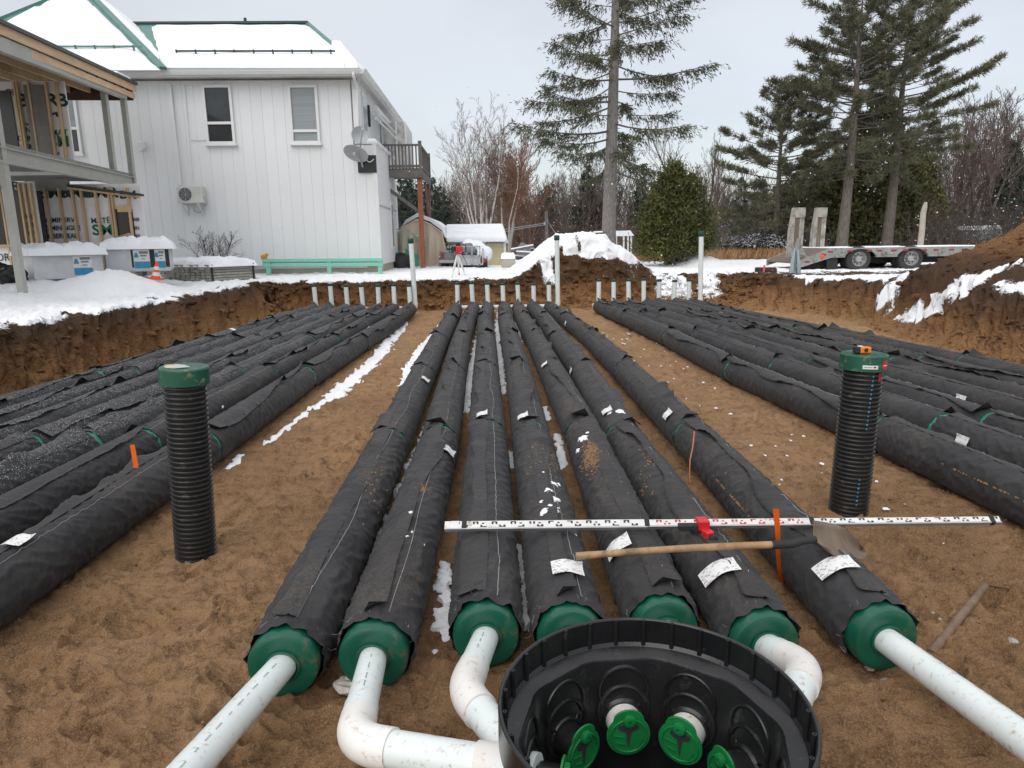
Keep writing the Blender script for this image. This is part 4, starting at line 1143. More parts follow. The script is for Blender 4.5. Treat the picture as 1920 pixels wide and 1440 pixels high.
def on_pipe(q, row, px, py, r, h, sd):
    root, segs = ROWS[row]; p = G(px, py, AX + PR * .95)
    for cur, rot, L in segs:
        l = rot.inverted() @ (p - cur)
        if -.05 <= l.y <= SEC * L + .05:
            ang = math.asin(max(-.95, min(.95, l.x / PR)))
            nn = rot @ Vector((math.sin(ang), 0, math.cos(ang))); uy_ = rot @ Vector((0, 1, 0)); ux_ = uy_.cross(nn)
            c = cur + rot @ Vector((PR * 1.03 * math.sin(ang), l.y, PR * 1.03 * math.cos(ang)))
            blob(q, c, ux_, uy_, nn, r, h, sd, .5 / PR); return
q = MB()
for i, (row, px, py, r) in enumerate((('C3', 1038, 908, .022), ('C3', 1046, 905, .016), ('C3', 1028, 924, .03), ('C3', 1040, 938, .04), ('C3', 1035, 958, .045), ('C3', 1017, 944, .015), ('C3', 1019, 890, .012), ('C3', 1010, 985, .012), ('C4', 1093, 820, .045), ('C4', 1084, 832, .02), ('C4', 1102, 814, .016), ('C5', 1166, 774, .06), ('C5', 1143, 774, .03), ('C1', 770, 966, .013), ('C1', 763, 1010, .010), ('C1', 772, 1000, .006), ('C1', 792, 1010, .007),
                                   ('C3', 1022, 962, .03), ('L6', 690, 612, .04), ('L6', 420, 742, .03), ('L6', 405, 748, .02), ('L5', 415, 745, .02), ('C3', 1078, 995, .010))):
    on_pipe(q, row, px, py, r, .010, i)
rs = np.random.RandomState(12)
X1, Y1, Z1 = Vector((1, 0, 0)), Vector((0, 1, 0)), Vector((0, 0, 1))
for i in range(70):                # crumbs of snow on the right sand strip
    y = rs.uniform(3.8, 14); x = 1.95 + rs.beta(1.2, 1.2) * 1.05 + .02 * y * 0
    blob(q, Vector((x, y, ground_z(x, y) + .004)), X1, Y1, Z1, rs.uniform(.006, .020), .007, 50 + i)
for px, py, r in ((700, 960, .045), (722, 972, .04), (722, 938, .03), (694, 1068, .04), (684, 1084, .02), (672, 1104, .03), (826, 1160, .045), (836, 1090, .05), (839, 1120, .05), (832, 1075, .035), (815, 1208, .02), (985, 1060, .05), (990, 1110, .05), (978, 1085, .04), (990, 1165, .05), (760, 905, .04), (748, 925, .035), (775, 865, .045), (790, 842, .04), (800, 800, .05)):
    p = G(px, py, .02); blob(q, Vector((p.x, p.y, ground_z(p.x, p.y) + .006)), X1, Y1, Z1, r, .022, px)
tag(q.build('snow_clots', M_SNOW), 'clots of snow scattered on the pipes and sand', kind='stuff')
q = MB()
for i in range(900):
    for (row, px, py, sx_, sy_, pr) in (('C4', 1110, 848, 17, 24, .55), ('C3', 1018, 860, 26, 30, .15), ('C5', 1215, 870, 20, 40, .08), ('C1', 792, 920, 14, 6, .10), ('C6', 1330, 905, 20, 40, .04), ('C0', 700, 905, 20, 40, .05), ('R0', 1780, 870, 60, 40, .03)):
        if rs.rand() < pr: on_pipe(q, row, px + rs.normal(0, .55) * sx_, py + rs.normal(0, .55) * sy_, rs.uniform(.004, .010), rs.uniform(.003, .008), i)
tag(q.build('spilled_sand', mat('spilled_sand_grains', (.26, .155, .075), .9, (.17, .095, .045), 60, .3, 200)), 'brown sand spilled over the middle pipes', kind='stuff')
# ------------------------------------------------------------------ white house
M_SIDE = mat('white_siding', (0.745, 0.76, 0.77), 0.5, (0.715, 0.73, 0.74), 0.6, rnd=0.02)
M_TRIM = mat('white_trim', (0.74, 0.745, 0.74), 0.45, (0.69, 0.70, 0.70), 3)
M_SOFF = mat('white_soffit', (0.62, 0.61, 0.59), 0.6)
M_GROOF = mat('green_roof_metal', (0.065, 0.175, 0.150), 0.45, (0.085, 0.21, 0.18), 3, dirt=(0.3, 0.36, 0.34), dirt_amt=0.15)
M_DKMETAL = mat('dark_roof_edge', (0.035, 0.05, 0.05), 0.5)
M_MINT = mat('mint_paint', (0.16, 0.50, 0.38), 0.55, (0.22, 0.55, 0.43), 6, dirt=(0.4, 0.42, 0.38), dirt_amt=0.2)
M_MINT2 = mat('bright_mint_paint', (0.07, 0.40, 0.27), 0.5, (0.09, 0.44, 0.31), 6)
M_CONC = mat('concrete', (0.44, 0.41, 0.34), 0.85, (0.34, 0.31, 0.25), 3, 0.3, 40, dirt=(0.2, 0.17, 0.12), dirt_amt=0.2)
M_GLASS = mat('dark_glass', (0.03, 0.033, 0.036), 0.08, (0.05, 0.055, 0.06), 1.2)
M_BLIND = mat('glass_over_blind', (0.30, 0.335, 0.345), 0.12, (0.25, 0.28, 0.29), 2, stretch=(.2, .2, 14))
M_AC = mat('cream_ac', (0.66, 0.66, 0.61), 0.45)
M_GREY = mat('dish_grey', (0.42, 0.44, 0.455), 0.45, (0.37, 0.385, 0.40), 6)
M_OLDWOOD = mat('grey_old_wood', (0.165, 0.152, 0.143), 0.8, (0.108, 0.098, 0.091), 9, 0.25, 50, stretch=(2, 2, .5), rnd=0.12)
M_STAIN = mat('orange_stained_wood', (0.31, 0.105, 0.045), 0.6, (0.23, 0.072, 0.032), 5, 0.15, 40, stretch=(3, 3, .6))
M_NAVYP = mat('black_panel', (0.012, 0.014, 0.018), 0.4)

HY = 22.0
zb = P(717, 511, HY).z - .1           # ground at the house
z_sid = P(600, 497, HY).z
z_eave = P(450, 148, HY).z
XR_lo, XR_up = P(716, 500, HY).x, P(671, 200, HY).x
XL = -16.0
house = wthing('house', 'white two storey house with snowy green metal roof beyond the pit', 'house', (-9, HY, zb))
q = MB(); q.box(((XL + XR_up) / 2, HY + 4.1, (z_sid + z_eave) / 2), (XR_up - XL, 8.0, z_eave - z_sid + .2))
q.build('wall', M_SIDE, house)
z_wing = P(690, 271, HY).z
q = MB(); q.box(((XR_up - .3 + XR_lo) / 2, HY + 2.0, (z_sid + z_wing) / 2), (XR_lo - XR_up + .3, 3.9, z_wing - z_sid)); q.build('side_wing', M_SIDE, house)
q = MB(); q.box(((XR_up - .1 + XR_lo + .04) / 2, HY + 1.96, z_wing + .05), (XR_lo - XR_up + .18, 4.0, .1)); wc = q.build('wing_coping', M_TRIM, house, .02)
q = MB(); q.box(((XR_up + XR_lo) / 2 + .02, HY + 1.9, z_wing + .13), (XR_lo - XR_up - .03, 3.8, .09)); q.build('snow_strip', M_SNOW, wc, .035, 2)
q = MB(); q.box(((XL + XR_lo - .05) / 2, HY + 4.0, (zb - .3 + z_sid) / 2), (XR_lo - .05 - XL, 7.7, z_sid - zb + .3)); q.build('foundation', M_CONC, house)
# siding boards, one by one
wb = .331; x = XR_lo; k = 0; SH = {}
while x > XL + wb:
    x0 = x - wb
    top = z_eave - .05 if (x0 + x) / 2 < XR_up else z_wing - .02
    if x > XR_up > x0 and True: top = z_wing - .02
    key = round(top, 2)
    if key not in SH:
        q = MB(); h = top - z_sid
        prof = [(0, 0), (0, .022), (.003, .026), (wb - .012, .026), (wb - .009, .020), (wb - .002, .018), (wb - .002, 0)]
        q.prism([(px_, -py_, 0) for px_, py_ in prof], (0, 0, h)); o = q.build('siding_board', M_SIDE); SH[key] = o.data; bpy.data.objects.remove(o)
    o = link('siding_board', SH[key], M_SIDE, house); o.location = Vector((x0, HY + .0, z_sid)) - house.location
    x -= wb; k += 1
xw = XR_up; q = MB(); h = z_eave - z_wing - .1; q.box((XR_up - .07, HY - .02, z_wing + h / 2 + .03), (.14, .09, h)); q.build('corner_board', M_TRIM, house)
q = MB(); q.box((XR_lo - .05, HY - .02, (z_sid + z_wing) / 2), (.13, .09, z_wing - z_sid)); q.build('corner_board', M_TRIM, house)
# side of the wing: panel joint and a window
q = MB(); q.box((XR_lo + .008, HY + 2, P(716, 385, HY).z), (.03, 3.8, .05)); q.build('belt_trim', M_GREY, house)
def window(x0, x1, y0, y1, split, pane_m, Y=HY, low=None):
    a, b = P(x0, y1, Y), P(x1, y0, Y); w = b.x - a.x; h = b.z - a.z; f = .075
    q = MB()
    for c, s in (((a.x + w / 2, Y - .05, a.z + f / 2), (w, .10, f)), ((a.x + w / 2, Y - .05, b.z - f / 2), (w, .10, f)), ((a.x + f / 2, Y - .05, a.z + h / 2), (f, .10, h - 2 * f)), ((b.x - f / 2, Y - .05, a.z + h / 2), (f, .10, h - 2 * f))): q.box(c, s)
    w_ = q.build('window', M_TRIM, house)
    zs = a.z + h * split
    q = MB(); q.box((a.x + w / 2, Y - .052, zs), (w - 2 * f, .07, .075)); q.build('mullion', M_TRIM, w_)
    q = MB(); q.box((a.x + w / 2, Y - .038, (zs + b.z) / 2), (w - 2 * f, .02, b.z - zs - f)); q.build('pane', pane_m, w_)
    q = MB(); q.box((a.x + w / 2, Y - .034, (zs + a.z) / 2), (w - 2 * f, .02, zs - a.z - f)); q.build('pane', low or pane_m, w_)
    q = MB(); q.box((a.x + w / 2, Y - .07, a.z - .03), (w + .08, .16, .05)); q.build('sill', M_TRIM, w_)
    return w_
window(390, 434, 160, 271, .36, M_GLASS)
window(548, 595, 160, 270, .22, M_BLIND)
window(104, 142, 168, 290, .40, M_BLIND, HY, M_GLASS)
q = MB(); q.box((XR_up + .012, HY + 1.0, z_wing + .9), (.04, .75, 1.5)); sw = q.build('window', M_TRIM, house); q = MB(); q.box((XR_up + .03, HY + 1.0, z_wing + .9), (.02, .55, 1.3)); q.build('pane', M_BLIND, sw)
q = MB(); q.box((XR_lo + .012, HY + 2.7, zb + 1.6), (.04, .5, 1.6)); sw = q.build('window', M_TRIM, house); q = MB(); q.box((XR_lo + .03, HY + 2.7, zb + 1.6), (.02, .32, 1.4)); q.build('pane', M_BLIND, sw)
# eaves: soffit, fascia, gutter
EY = HY - .55; ze = P(450, 131, EY).z; XE = P(677, 130, EY).x; YB = 30.5
q = MB(); q.box(((XL + XE) / 2, (EY + .1 + YB) / 2, z_eave + .03), (XE - XL - .1, YB - EY - .1, .05)); q.build('soffit', M_SOFF, house)
q = MB(); q.box(((XL + XE) / 2, EY + .06, (z_eave + ze) / 2 - .02), (XE - XL, .06, ze - z_eave + .04)); q.build('fascia', M_TRIM, house)
q = MB(); q.box((XE - .03, (EY + YB) / 2, (z_eave + ze) / 2 - .02), (.06, YB - EY, ze - z_eave + .04)); q.build('fascia', M_TRIM, house)
def gutter(a, b, outw):
    q = MB(); a, b = Vector(a), Vector(b); o = Vector(outw)
    prof = [(0, -.12), (.07, -.12), (.12, -.04), (.13, 0), (.145, .005), (.145, .015), (.12, .012), (.115, -.03), (.065, -.105), (.01, -.105)]
    V = [a + o * u + Vector((0, 0, v)) for u, v in prof] + [b + o * u + Vector((0, 0, v)) for u, v in prof]; n = len(prof)
    q.add(V, [(i, (i + 1) % n, n + (i + 1) % n, n + i) for i in range(n)] + [tuple(range(n)), tuple(range(2 * n - 1, n - 1, -1))]); return q.build('gutter', M_TRIM, house)
gutter((XL, EY + .03, ze - .01), (XE + .0, EY + .03, ze - .01), (0, -1, 0)); gutter((XE, EY - .1, ze - .01), (XE, YB, ze - .01), (1, 0, 0))
q = MB(); q.bar(P(662, 133, EY - .03), P(663, 142, EY - .03), .07, .09); q.bar(P(663, 142, EY - .03), P(669, 165, HY - .07), .07, .09); q.bar(P(669, 164, HY - .07), P(671, 250, HY - .07), .07, .09)
q.build('downspout', M_TRIM, house)
# roof: wing part with ridge, taller pyramid on the left
RY_ = 26.2
r1, r2 = P(300, 43, RY_), P(576, 43, RY_); ap = P(153, -27, RY_)
e0 = Vector((XL, EY, ze)); e1 = Vector((XE, EY, ze)); e2 = Vector((XE, YB, ze)); hb_ = P(305, 121, EY - .0)
hb_.z = ze + .02
q = MB()
rr1 = Vector((r1.x - 3, RY_, r2.z)); rr2 = Vector((r2.x, RY_, r2.z))
q.add([e0, e1, e2, (XL, YB, ze), rr1 + Vector((-3, 0, 0)), rr2], [(0, 1, 5, 4), (1, 2, 5), (2, 3, 4, 5), (3, 0, 4), (3, 2, 1, 0)]); rf = q.build('roof', M_GROOF, house)
pb0 = P(-240, 126, EY - .25); pb1 = P(305, 122, EY - .25); pb0.z = pb1.z = ze - .0
pbk = Vector((pb1.x, YB, ze)); pbl = Vector((pb0.x, YB, ze))
q = MB(); q.add([pb0, pb1, pbk, pbl, ap], [(0, 1, 4), (1, 2, 4), (2, 3, 4), (3, 0, 4), (3, 2, 1, 0)]); rf2 = q.build('roof', M_GROOF, house)
def slab(parent, pts, nrm_up, th=.17, sub=26, sd=1):
    """snow lying on a roof plane: a lumpy slab over the quad pts"""
    A_, B_, C_, D_ = [Vector(p) for p in pts]; n = (B_ - A_).cross(D_ - A_).normalized()
    if n.z < 0: n = -n
    V = []; m = sub
    for lay in (0, 1):
        for j in range(m + 1):
            for i in range(m + 1):
                u, v = i / m, j / m
                p = (A_ * (1 - u) + B_ * u) * (1 - v) + (D_ * (1 - u) + C_ * u) * v
                ed = min(u, 1 - u, v, 1 - v); t_ = th * min(1, ed * 9) ** .5 * (1 + .25 * float(noise2(u * 6 + sd, v * 6, sd))) if lay else -.02
                V.append(p + n * t_ + (B_ - A_) * 0.006 * float(noise2(v * 9, sd * 2.2 + u * 3, 3)) * 1)
    N_ = (m + 1) ** 2; F = []
    for j in range(m):
        for i in range(m):
            a = j * (m + 1) + i
            F.append((N_ + a, N_ + a + 1, N_ + a + m + 2, N_ + a + m + 1))
    bd = [i for i in range(m + 1)] + [(j + 1) * (m + 1) + m for j in range(m)] + [m * (m + 1) + i for i in range(m - 1, -1, -1)] + [j * (m + 1) for j in range(m - 1, 0, -1)]
    for k in range(len(bd)):
        a, b = bd[k], bd[(k + 1) % len(bd)]; F.append((a, b, N_ + b, N_ + a))
    q = MB(); q.add(V, F, True); return q.build('roof_snow', M_SNOW, parent)
def lp(a, b, t): return Vector(a).lerp(Vector(b), t)
# front plane of the wing: from the pyramid's hip to the right hip
def on_front(px, py):                 # ray meets the front roof plane
    n = (e1 - e0).cross(rr2 - e0).normalized(); r = ray(px, py); o = Vector((0, 0, CAM_H))
    return o + r * ((e0 - o).dot(n) / r.dot(n))
slab(rf, [on_front(306, 127), on_front(672, 127), on_front(580, 50), on_front(284, 50)], 1, .16, 30, 1)
slab(rf, [on_front(646, 127), on_front(674, 127), on_front(636, 80), on_front(620, 84)], 1, .17, 12, 5)
slab(rf, [lp(e1, e2, .01), lp(e1, e2, .99), lp(rr2, e2, .25), lp(rr2, e1, .52)], 1, .15, 14, 2)
def on_pyr(px, py):
    n = (pb1 - pb0).cross(ap - pb0).normalized(); r = ray(px, py); o = Vector((0, 0, CAM_H))
    return o + r * ((pb0 - o).dot(n) / r.dot(n))
slab(rf2, [on_pyr(-150, 131), on_pyr(299, 131), on_pyr(178, 14), on_pyr(70, 14)], 1, .16, 30, 3)
slab(rf2, [on_pyr(70, 16), on_pyr(178, 16), on_pyr(158, -10), on_pyr(144, -10)], 1, .14, 10, 4)
# right face of the pyramid
def on_pr(u, v): return lp(lp(pb1, pbk, u), ap, v)
slab(rf2, [on_pr(.06, .06), on_pr(.6, .06), on_pr(.6, .9), on_pr(.10, .9)], 1, .13, 12, 6)
q = MB(); q.bar(rr1, rr2 + Vector((.05, 0, 0)), .26, .07); q.build('ridge_cap', M_DKMETAL, rf)
q = MB(); q.bar(lp(rr2, e1, 0), lp(rr2, e1, .55), .16, .06); q.build('hip_cap', M_GROOF, rf)
q = MB(); q.bar(lp(pb1, ap, -.0), lp(pb1, ap, .97), .20, .08); q.build('hip_cap', M_GROOF, rf2)
q = MB(); q.bar(lp(pb0, ap, .2), lp(pb0, ap, .97), .20, .08); q.build('hip_cap', M_GROOF, rf2)
q = MB(); c = P(460, 42, RY_); q.tube([c - Vector((0, 0, .2)), c + Vector((0, 0, .14))], .05, 10); q.build('vent_pipe', M_DKMETAL, rf)
def guard(fn, x0, x1, y, mt):
    q = MB(); a, b = fn(x0, y), fn(x1, y); n = Vector((0, -.05, .13)); q.bar(a + n * 1.6, b + n * 1.6, .03, .05)
    for i in range(int((x1 - x0) / 36) + 1):
        c = a.lerp(b, min(1, i * 36 / (x1 - x0))); q.bar(c, c + n * 1.9, .035, .05)
    return q.build('snow_guard', mt, rf)
guard(on_front, 334, 630, 111, M_DKMETAL); guard(on_pyr, 110, 270, 103, M_GROOF)
# fittings on the wall: conduits, vent hood
q = MB(); q.bar(P(317, 158, HY - .08), P(338, 348, HY - .08), .11, .08); q.build('line_cover', M_TRIM, house)
q = MB(); q.tube([P(346, 158, HY - .06), P(362, 345, HY - .06)], .012, 6); q.tube([P(357, 262, HY - .06), P(388, 262, HY - .06)], .012, 6); q.build('conduit', M_TRIM, house)
c = P(266, 273, HY - .1); q = MB(); q.box(c, (.17, .16, .22)); q.box(c + Vector((0, -.04, -.13)), (.13, .14, .06)); q.build('vent_hood', M_TRIM, house, .02)
# heat pump
a, b = P(333, 381, HY - .42), P(377, 349, HY - .42); w, h = b.x - a.x, b.z - a.z
ac = wthing('heat_pump', 'cream wall mounted heat pump unit on brackets below the line cover', 'heat pump', ((a.x + b.x) / 2, HY - .25, a.z))
q = MB(); q.box(((a.x + b.x) / 2, HY - .26, (a.z + b.z) / 2), (w, .32, h)); q.build('casing', M_AC, ac, .02, 2)
fc = Matrix.Translation((a.x + w * .34, HY - .425, a.z + h * .52)) @ Matrix.Rotation(math.pi / 2, 4, 'X')
q = MB(); q.lathe([(0, 0), (h * .38, 0), (h * .38, -.01)], 28, fc); q.build('fan_opening', M_NAVYP, ac)
q = MB()
for k in range(5): q.lathe([(h * (.06 + .08 * k), .012), (h * (.085 + .08 * k), .012)], 24, fc)
for k in range(8): q.bar(fc @ Vector((.02, 0, .012)), fc @ Vector((h * .38 * math.cos(k * .785), h * .38 * math.sin(k * .785), .012)), .012, .006)
q.build('fan_grille', M_GREY, ac)
for xx in (a.x + .12, b.x - .15):
    q = MB(); q.bar((xx, HY - .04, a.z - .03), (xx, HY - .44, a.z - .03), .04, .04); q.bar((xx, HY - .04, a.z - .34), (xx, HY - .40, a.z - .05), .03, .03); q.bar((xx, HY - .045, a.z - .36), (xx, HY - .045, a.z - .03), .04, .03); q.build('bracket', M_TRIM, ac)
q = MB(); q.tube(bez(Vector((b.x, HY - .3, a.z + .2)), Vector((b.x + .14, HY - .3, a.z - .1)), Vector((b.x - .02, HY - .2, a.z - .05)), 8) + bez(Vector((b.x - .1, HY - .2, a.z - .1)), Vector((b.x - .2, HY - .2, a.z - .42)), Vector((b.x - .4, HY - .2, a.z - .15)), 8), .016, 6); q.build('hose', M_GREY, ac)
# satellite dishes on a black panel
a, b = P(672, 324, HY - .06), P(705, 291, HY - .06)
pn = wthing('mounting_panel', 'square black panel fixed on the corner of the white wall', 'panel', ((a.x + b.x) / 2, HY - .06, a.z))
q = MB(); q.box(((a.x + b.x) / 2, HY - .065, (a.z + b.z) / 2), (b.x - a.x, .05, b.z - a.z)); q.build('board', M_NAVYP, pn)
q = MB(); q.tube(bez(P(684, 292, HY - .1), P(690, 312, HY - .12), P(701, 298, HY - .1), 10), .012, 5); q.build('cable', M_TRIM, pn)
def dish(label, px, py, rx, rz, yaw, pitch, mount, back):
    c = P(px, py, HY - .55); r = rx * (HY - .55) / FPX
    t = wthing('satellite_dish', label, 'satellite dish', c, 'grey satellite dishes on the house corner')
    M4 = Matrix.Translation(c) @ Euler((pitch, 0, yaw)).to_matrix().to_4x4() @ Matrix.Rotation(math.pi / 2, 4, 'X')
    q = MB(); q.lathe([(0.001, -.09), (r * .35, -.08), (r * .7, -.045), (r, 0), (r * 1.01, -.006), (r * .7, -.055), (r * .35, -.092), (.001, -.102)], 36, M4); q.build('reflector', M_GREY, t)
    q = MB(); m = Vector(mount); q.tube([M4 @ Vector((0, 0, -.1)), m + Vector((0, -.1, .1)), m], .025, 8); q.build('mast', M_GREY, t)
    q = MB(); e = M4 @ Vector((r * .1, r * .3, .38 if not back else .1)); s_ = M4 @ Vector((0, r * .98, -.01))
    q.bar(M4 @ Vector((0, -r * .95, 0)), e, .03, .03); q.box(e, (.07, .09, .07)); q.build('feed_arm', M_GREY, t)
    return t
dish('upper round grey satellite dish at the house corner', 675, 253, 15, 15, .35, -.1, P(676, 275, HY - .1), 0)
dish('lower tilted grey satellite dish in front of the black panel', 667, 288, 22, 14, -.35, .95, P(680, 313, HY - .1), 1)
# mint rail along the foundation
rail = wthing('mint_rail', 'mint green plank rail on short posts along the house base', 'railing', P(600, 515, HY - .5))
q0 = HY - .5
for y in (488.5, 497.5):
    q = MB(); q.bar(P(492, y, q0), P(718, y - 1.5, q0), .05, .09); q.build('plank', M_MINT, rail)
q = MB(); q.bar(P(492, 492, q0 + .12), P(718, 490.5, q0 + .12), .05, .06); q.build('plank', M_MINT, rail)
for x in (504, 618, 713):
    q = MB(); q.bar(P(x, 486, q0 + .05), P(x, 517, q0 + .05), .12, .12, (0, 1, 0)); q.build('post', M_MINT, rail)
q = MB(); c = P(495, 482, HY - .35); q.box(c, (.16, .12, .14)); q.box(c + Vector((.08, 0, .07)), (.1, .08, .09)); o = q.build('yellow_valve', mat('yellow_paint', (.55, .27, .03), .5), None, .02); tag(o, 'small yellow valve on the wall above the left end of the mint rail', 'valve')

# ------------------------------------------------------------------ balcony with railing, orange posts, plastic enclosure, stairs
BY0, BY1 = 24.6, 28.0
bx0 = XR_up - .1; bx1 = P(788, 300, BY0).x
zd = P(750, 326, BY0).z; zr = P(750, 272, BY0).z
bal = wthing('balcony', 'grey wooden balcony with railing on orange stained posts at the house side', 'balcony', (bx1, BY0, zb))
q = MB(); q.box(((bx0 + bx1) / 2, BY0 - .02, zd), (bx1 - bx0, .05, .26)); q.build('fascia_board', M_OLDWOOD, bal)
q = MB(); q.box((bx1 + .03, (BY0 + BY1) / 2, zd), (.05, BY1 - BY0, .26)); q.build('fascia_board', M_OLDWOOD, bal)
nb = 24
for k in range(nb):
    yy = BY0 + .07 + (BY1 - BY0 - .1) * k / (nb - 1); q = MB(); q.box(((bx0 + bx1) / 2, yy, zd + .14), (bx1 - bx0, .125, .03)); q.build('deck_board', M_OLDWOOD, bal)
q = MB(); q.box(((bx0 + bx1) / 2, (BY0 + BY1) / 2, zd + .18), (bx1 - bx0 - .1, BY1 - BY0 - .2, .05)); q.build('deck_snow', M_SNOW, bal, .02)
q = MB(); q.bar((bx0, BY0, zr), (bx1, BY0, zr), .09, .06); q.bar((bx0, BY0, zd + .25), (bx1, BY0, zd + .25), .05, .08); q.build('handrail', M_OLDWOOD, bal)
q = MB(); q.bar((bx1, BY0, zr), (bx1, BY1, zr), .09, .06); q.bar((bx1, BY0, zd + .25), (bx1, BY1, zd + .25), .05, .08); q.build('handrail', M_OLDWOOD, bal)
def bal_bar(x, y, w=.045): 
    q = MB(); q.bar((x, y, zd + .16), (x, y, zr), w, w, (0, 1, 0)); q.build('baluster', M_OLDWOOD, bal)
for k in range(13): bal_bar(bx0 + .12 + (bx1 - bx0 - .2) * k / 12.5, BY0 + .03)
for k in range(1, 16): bal_bar(bx1 - .02, BY0 + (BY1 - BY0) * k / 16)
for yy in (BY0, BY1):
    q = MB(); q.bar((bx1, yy, zd - .13), (bx1, yy, zr + .13), .11, .11, (0, 1, 0)); q.build('newel', M_OLDWOOD, bal)
for yy, px_ in ((BY0 + .15, 0), (BY1 - .15, 0)):
    q = MB(); q.bar((bx1 - .06, yy, zb - .1), (bx1 - .06, yy, zd - .13), .16, .16, (0, 1, 0)); q.build('post', M_STAIN, bal)
q = MB(); q.bar((bx1 - 1.6, BY0 + .2, zd - .15), (bx1 - .12, BY0 + .2, zd - 1.25), .08, .12); q.build('brace', M_OLDWOOD, bal)
q = MB(); q.bar((bx1 - .05, BY1 - 1.4, zd - .15), (bx1 - .05, BY1 - .25, zd - 1.2), .08, .12); q.build('brace', M_OLDWOOD, bal)
M_FILM = mat('milky_plastic_film', (.62, .61, .59), .25, (.52, .51, .49), 7, .5, 9)
enc = wthing('plastic_enclosure', 'milky plastic sheeting stretched over a shelter on the balcony', 'shelter', (XR_up + 1, 26.2, zd + .2))
a, b = P(712, 300, 26.3), P(760, 229, 26.3); 
V = []; m_ = 22
for j in range(m_ + 1):
    for i in range(m_ + 1):
        u, v = i / m_, j / m_
        V.append((a.x + (b.x - a.x) * u, 26.3 + .07 * float(noise2(u * 5, v * 9, 4)) - .10 * math.sin(v * 3) * float(noise2(u * 2, v * 3, 6)), zd + .2 + (b.z - zd - .2) * v * (1 - .02 * u)))
q = MB(); q.add(V, [(j * (m_ + 1) + i, j * (m_ + 1) + i + 1, (j + 1) * (m_ + 1) + i + 1, (j + 1) * (m_ + 1) + i) for j in range(m_) for i in range(m_)], True); q.build('front_sheet', M_FILM, enc)
q = MB(); q.add([(b.x, 26.3, zd + .2), (b.x + .05, 28.2, zd + .2), (b.x + .02, 28.2, b.z - .1), (b.x, 26.3, b.z)], [(0, 1, 2, 3)]); q.add([(a.x, 26.3, b.z), (b.x, 26.3, b.z - .02), (b.x, 28.2, b.z - .1), (a.x, 28.2, b.z)], [(0, 1, 2, 3)]); q.build('side_sheet', M_FILM, enc)
for xx in (a.x + .15, b.x - .33, b.x):
    q = MB(); q.bar((xx, 26.22, zd + .2), (xx, 26.22, b.z), .06, .05, (0, 1, 0)); q.build('frame_stud', M_TRIM, enc)
aw = wthing('rolled_awning', 'rolled white awning with folded arms under the eave', 'awning', P(704, 205, 24.3))
q = MB(); q.tube([Vector((XR_up + .25, 23.6, z_eave - .55)), Vector((XR_up + .25, 27.6, z_eave - .55))], .10, 12); q.build('roll', M_TRIM, aw)
q = MB(); q.bar((XR_up + .05, 23.7, z_eave - .45), (XR_up + .05, 23.7, z_eave - 1.1), .05, .16); q.build('wall_mount', M_NAVYP, aw)
for dz in (0, .18):
    q = MB(); q.bar((XR_up + .2, 23.8, z_eave - .6 - dz), (XR_up + .55, 26.2, z_eave - .95 - dz), .05, .05); q.build('arm', M_TRIM, aw)
# green stairs beside the house
stv = wthing('green_steps', 'mint green stair stringer with thin railing beside the house', 'stairs', P(760, 495, 27))
SY = 26.6
q = MB(); pts = [(722, 467), (765, 467), (776, 472), (788, 492), (790, 500), (778, 500), (770, 486), (760, 480), (722, 480)]
q.prism([P(x, y, SY) for x, y in pts], (0, .06, 0)); q.build('stringer', M_MINT2, stv)
for k in range(7):
    x = 724 + k * 7; yb = 468 if x < 766 else 474; q = MB(); yt = 430 + (max(0, x - 762) * .9); q.bar(P(x, yb, SY), P(x - 1, yt, SY), .03, .03, (0, 1, 0)); q.build('baluster', M_MINT, stv)
q = MB(); q.bar(P(720, 430, SY), P(762, 430, SY), .04, .05); q.bar(P(762, 430, SY), P(784, 447, SY), .04, .05); q.bar(P(784, 447, SY), P(800, 462, SY), .04, .05); q.build('handrail', M_MINT, stv)
for k in range(4):
    c = P(778 + k * 4, 478 + k * 6, SY + .5); q = MB(); q.box(c, (.30, .9, .04)); q.build('tread', M_MINT2, stv)
c = P(751, 490, 25.5); q = MB(); q.lathe([(.48, 0), (.46, .2), (.34, .40), (.16, .50), (0, .52)], 18, Matrix.Translation((c.x, c.y, P(751, 498, 25.5).z - .05))); o = q.build('covered_heap', mat('black_tarpaulin', (.012, .012, .013), .5, None, 4, .5, 12)); tag(o, 'black domed tarpaulin heap under the green steps', 'tarp')

# ------------------------------------------------------------------ new building going up on the left
M_LUM = mat('fresh_lumber', (0.62, 0.45, 0.27), 0.7, (0.50, 0.34, 0.19), 4, 0.15, 40, stretch=(3, 3, .5), rnd=0.13)
M_LUMB = mat('fresh_beam', (0.70, 0.50, 0.32), 0.7, (0.58, 0.39, 0.23), 3, 0.1, 40, stretch=(.5, .5, 3))
M_OSB = mat('brown_sheathing', (0.105, 0.052, 0.034), 0.8, (0.07, 0.035, 0.024), 9, .2, 40)
M_STEELP = mat('primed_steel', (0.43, 0.43, 0.39), 0.5, (0.37, 0.37, 0.335), 3, dirt=(.2, .19, .17), dirt_amt=.1)
M_WRAP = mat('house_wrap', (0.78, 0.775, 0.79), 0.45, (0.70, 0.695, 0.71), 3, 0.5, 7)
M_WRAPG = mat('dark_green_lettering', (0.012, 0.055, 0.040), 0.6)
M_WRAPG2 = mat('green_lettering', (0.01, 0.17, 0.085), 0.6)
M_NAVY = mat('navy_lettering', (0.022, 0.022, 0.10), 0.6)
M_GALV = mat('grey_decking', (0.28, 0.28, 0.27), 0.45, (0.21, 0.21, 0.20), 2, metal=.3, stretch=(.3, 4, 1))
M_VOID = mat('dark_opening', (0.018, 0.019, 0.020), 0.25)
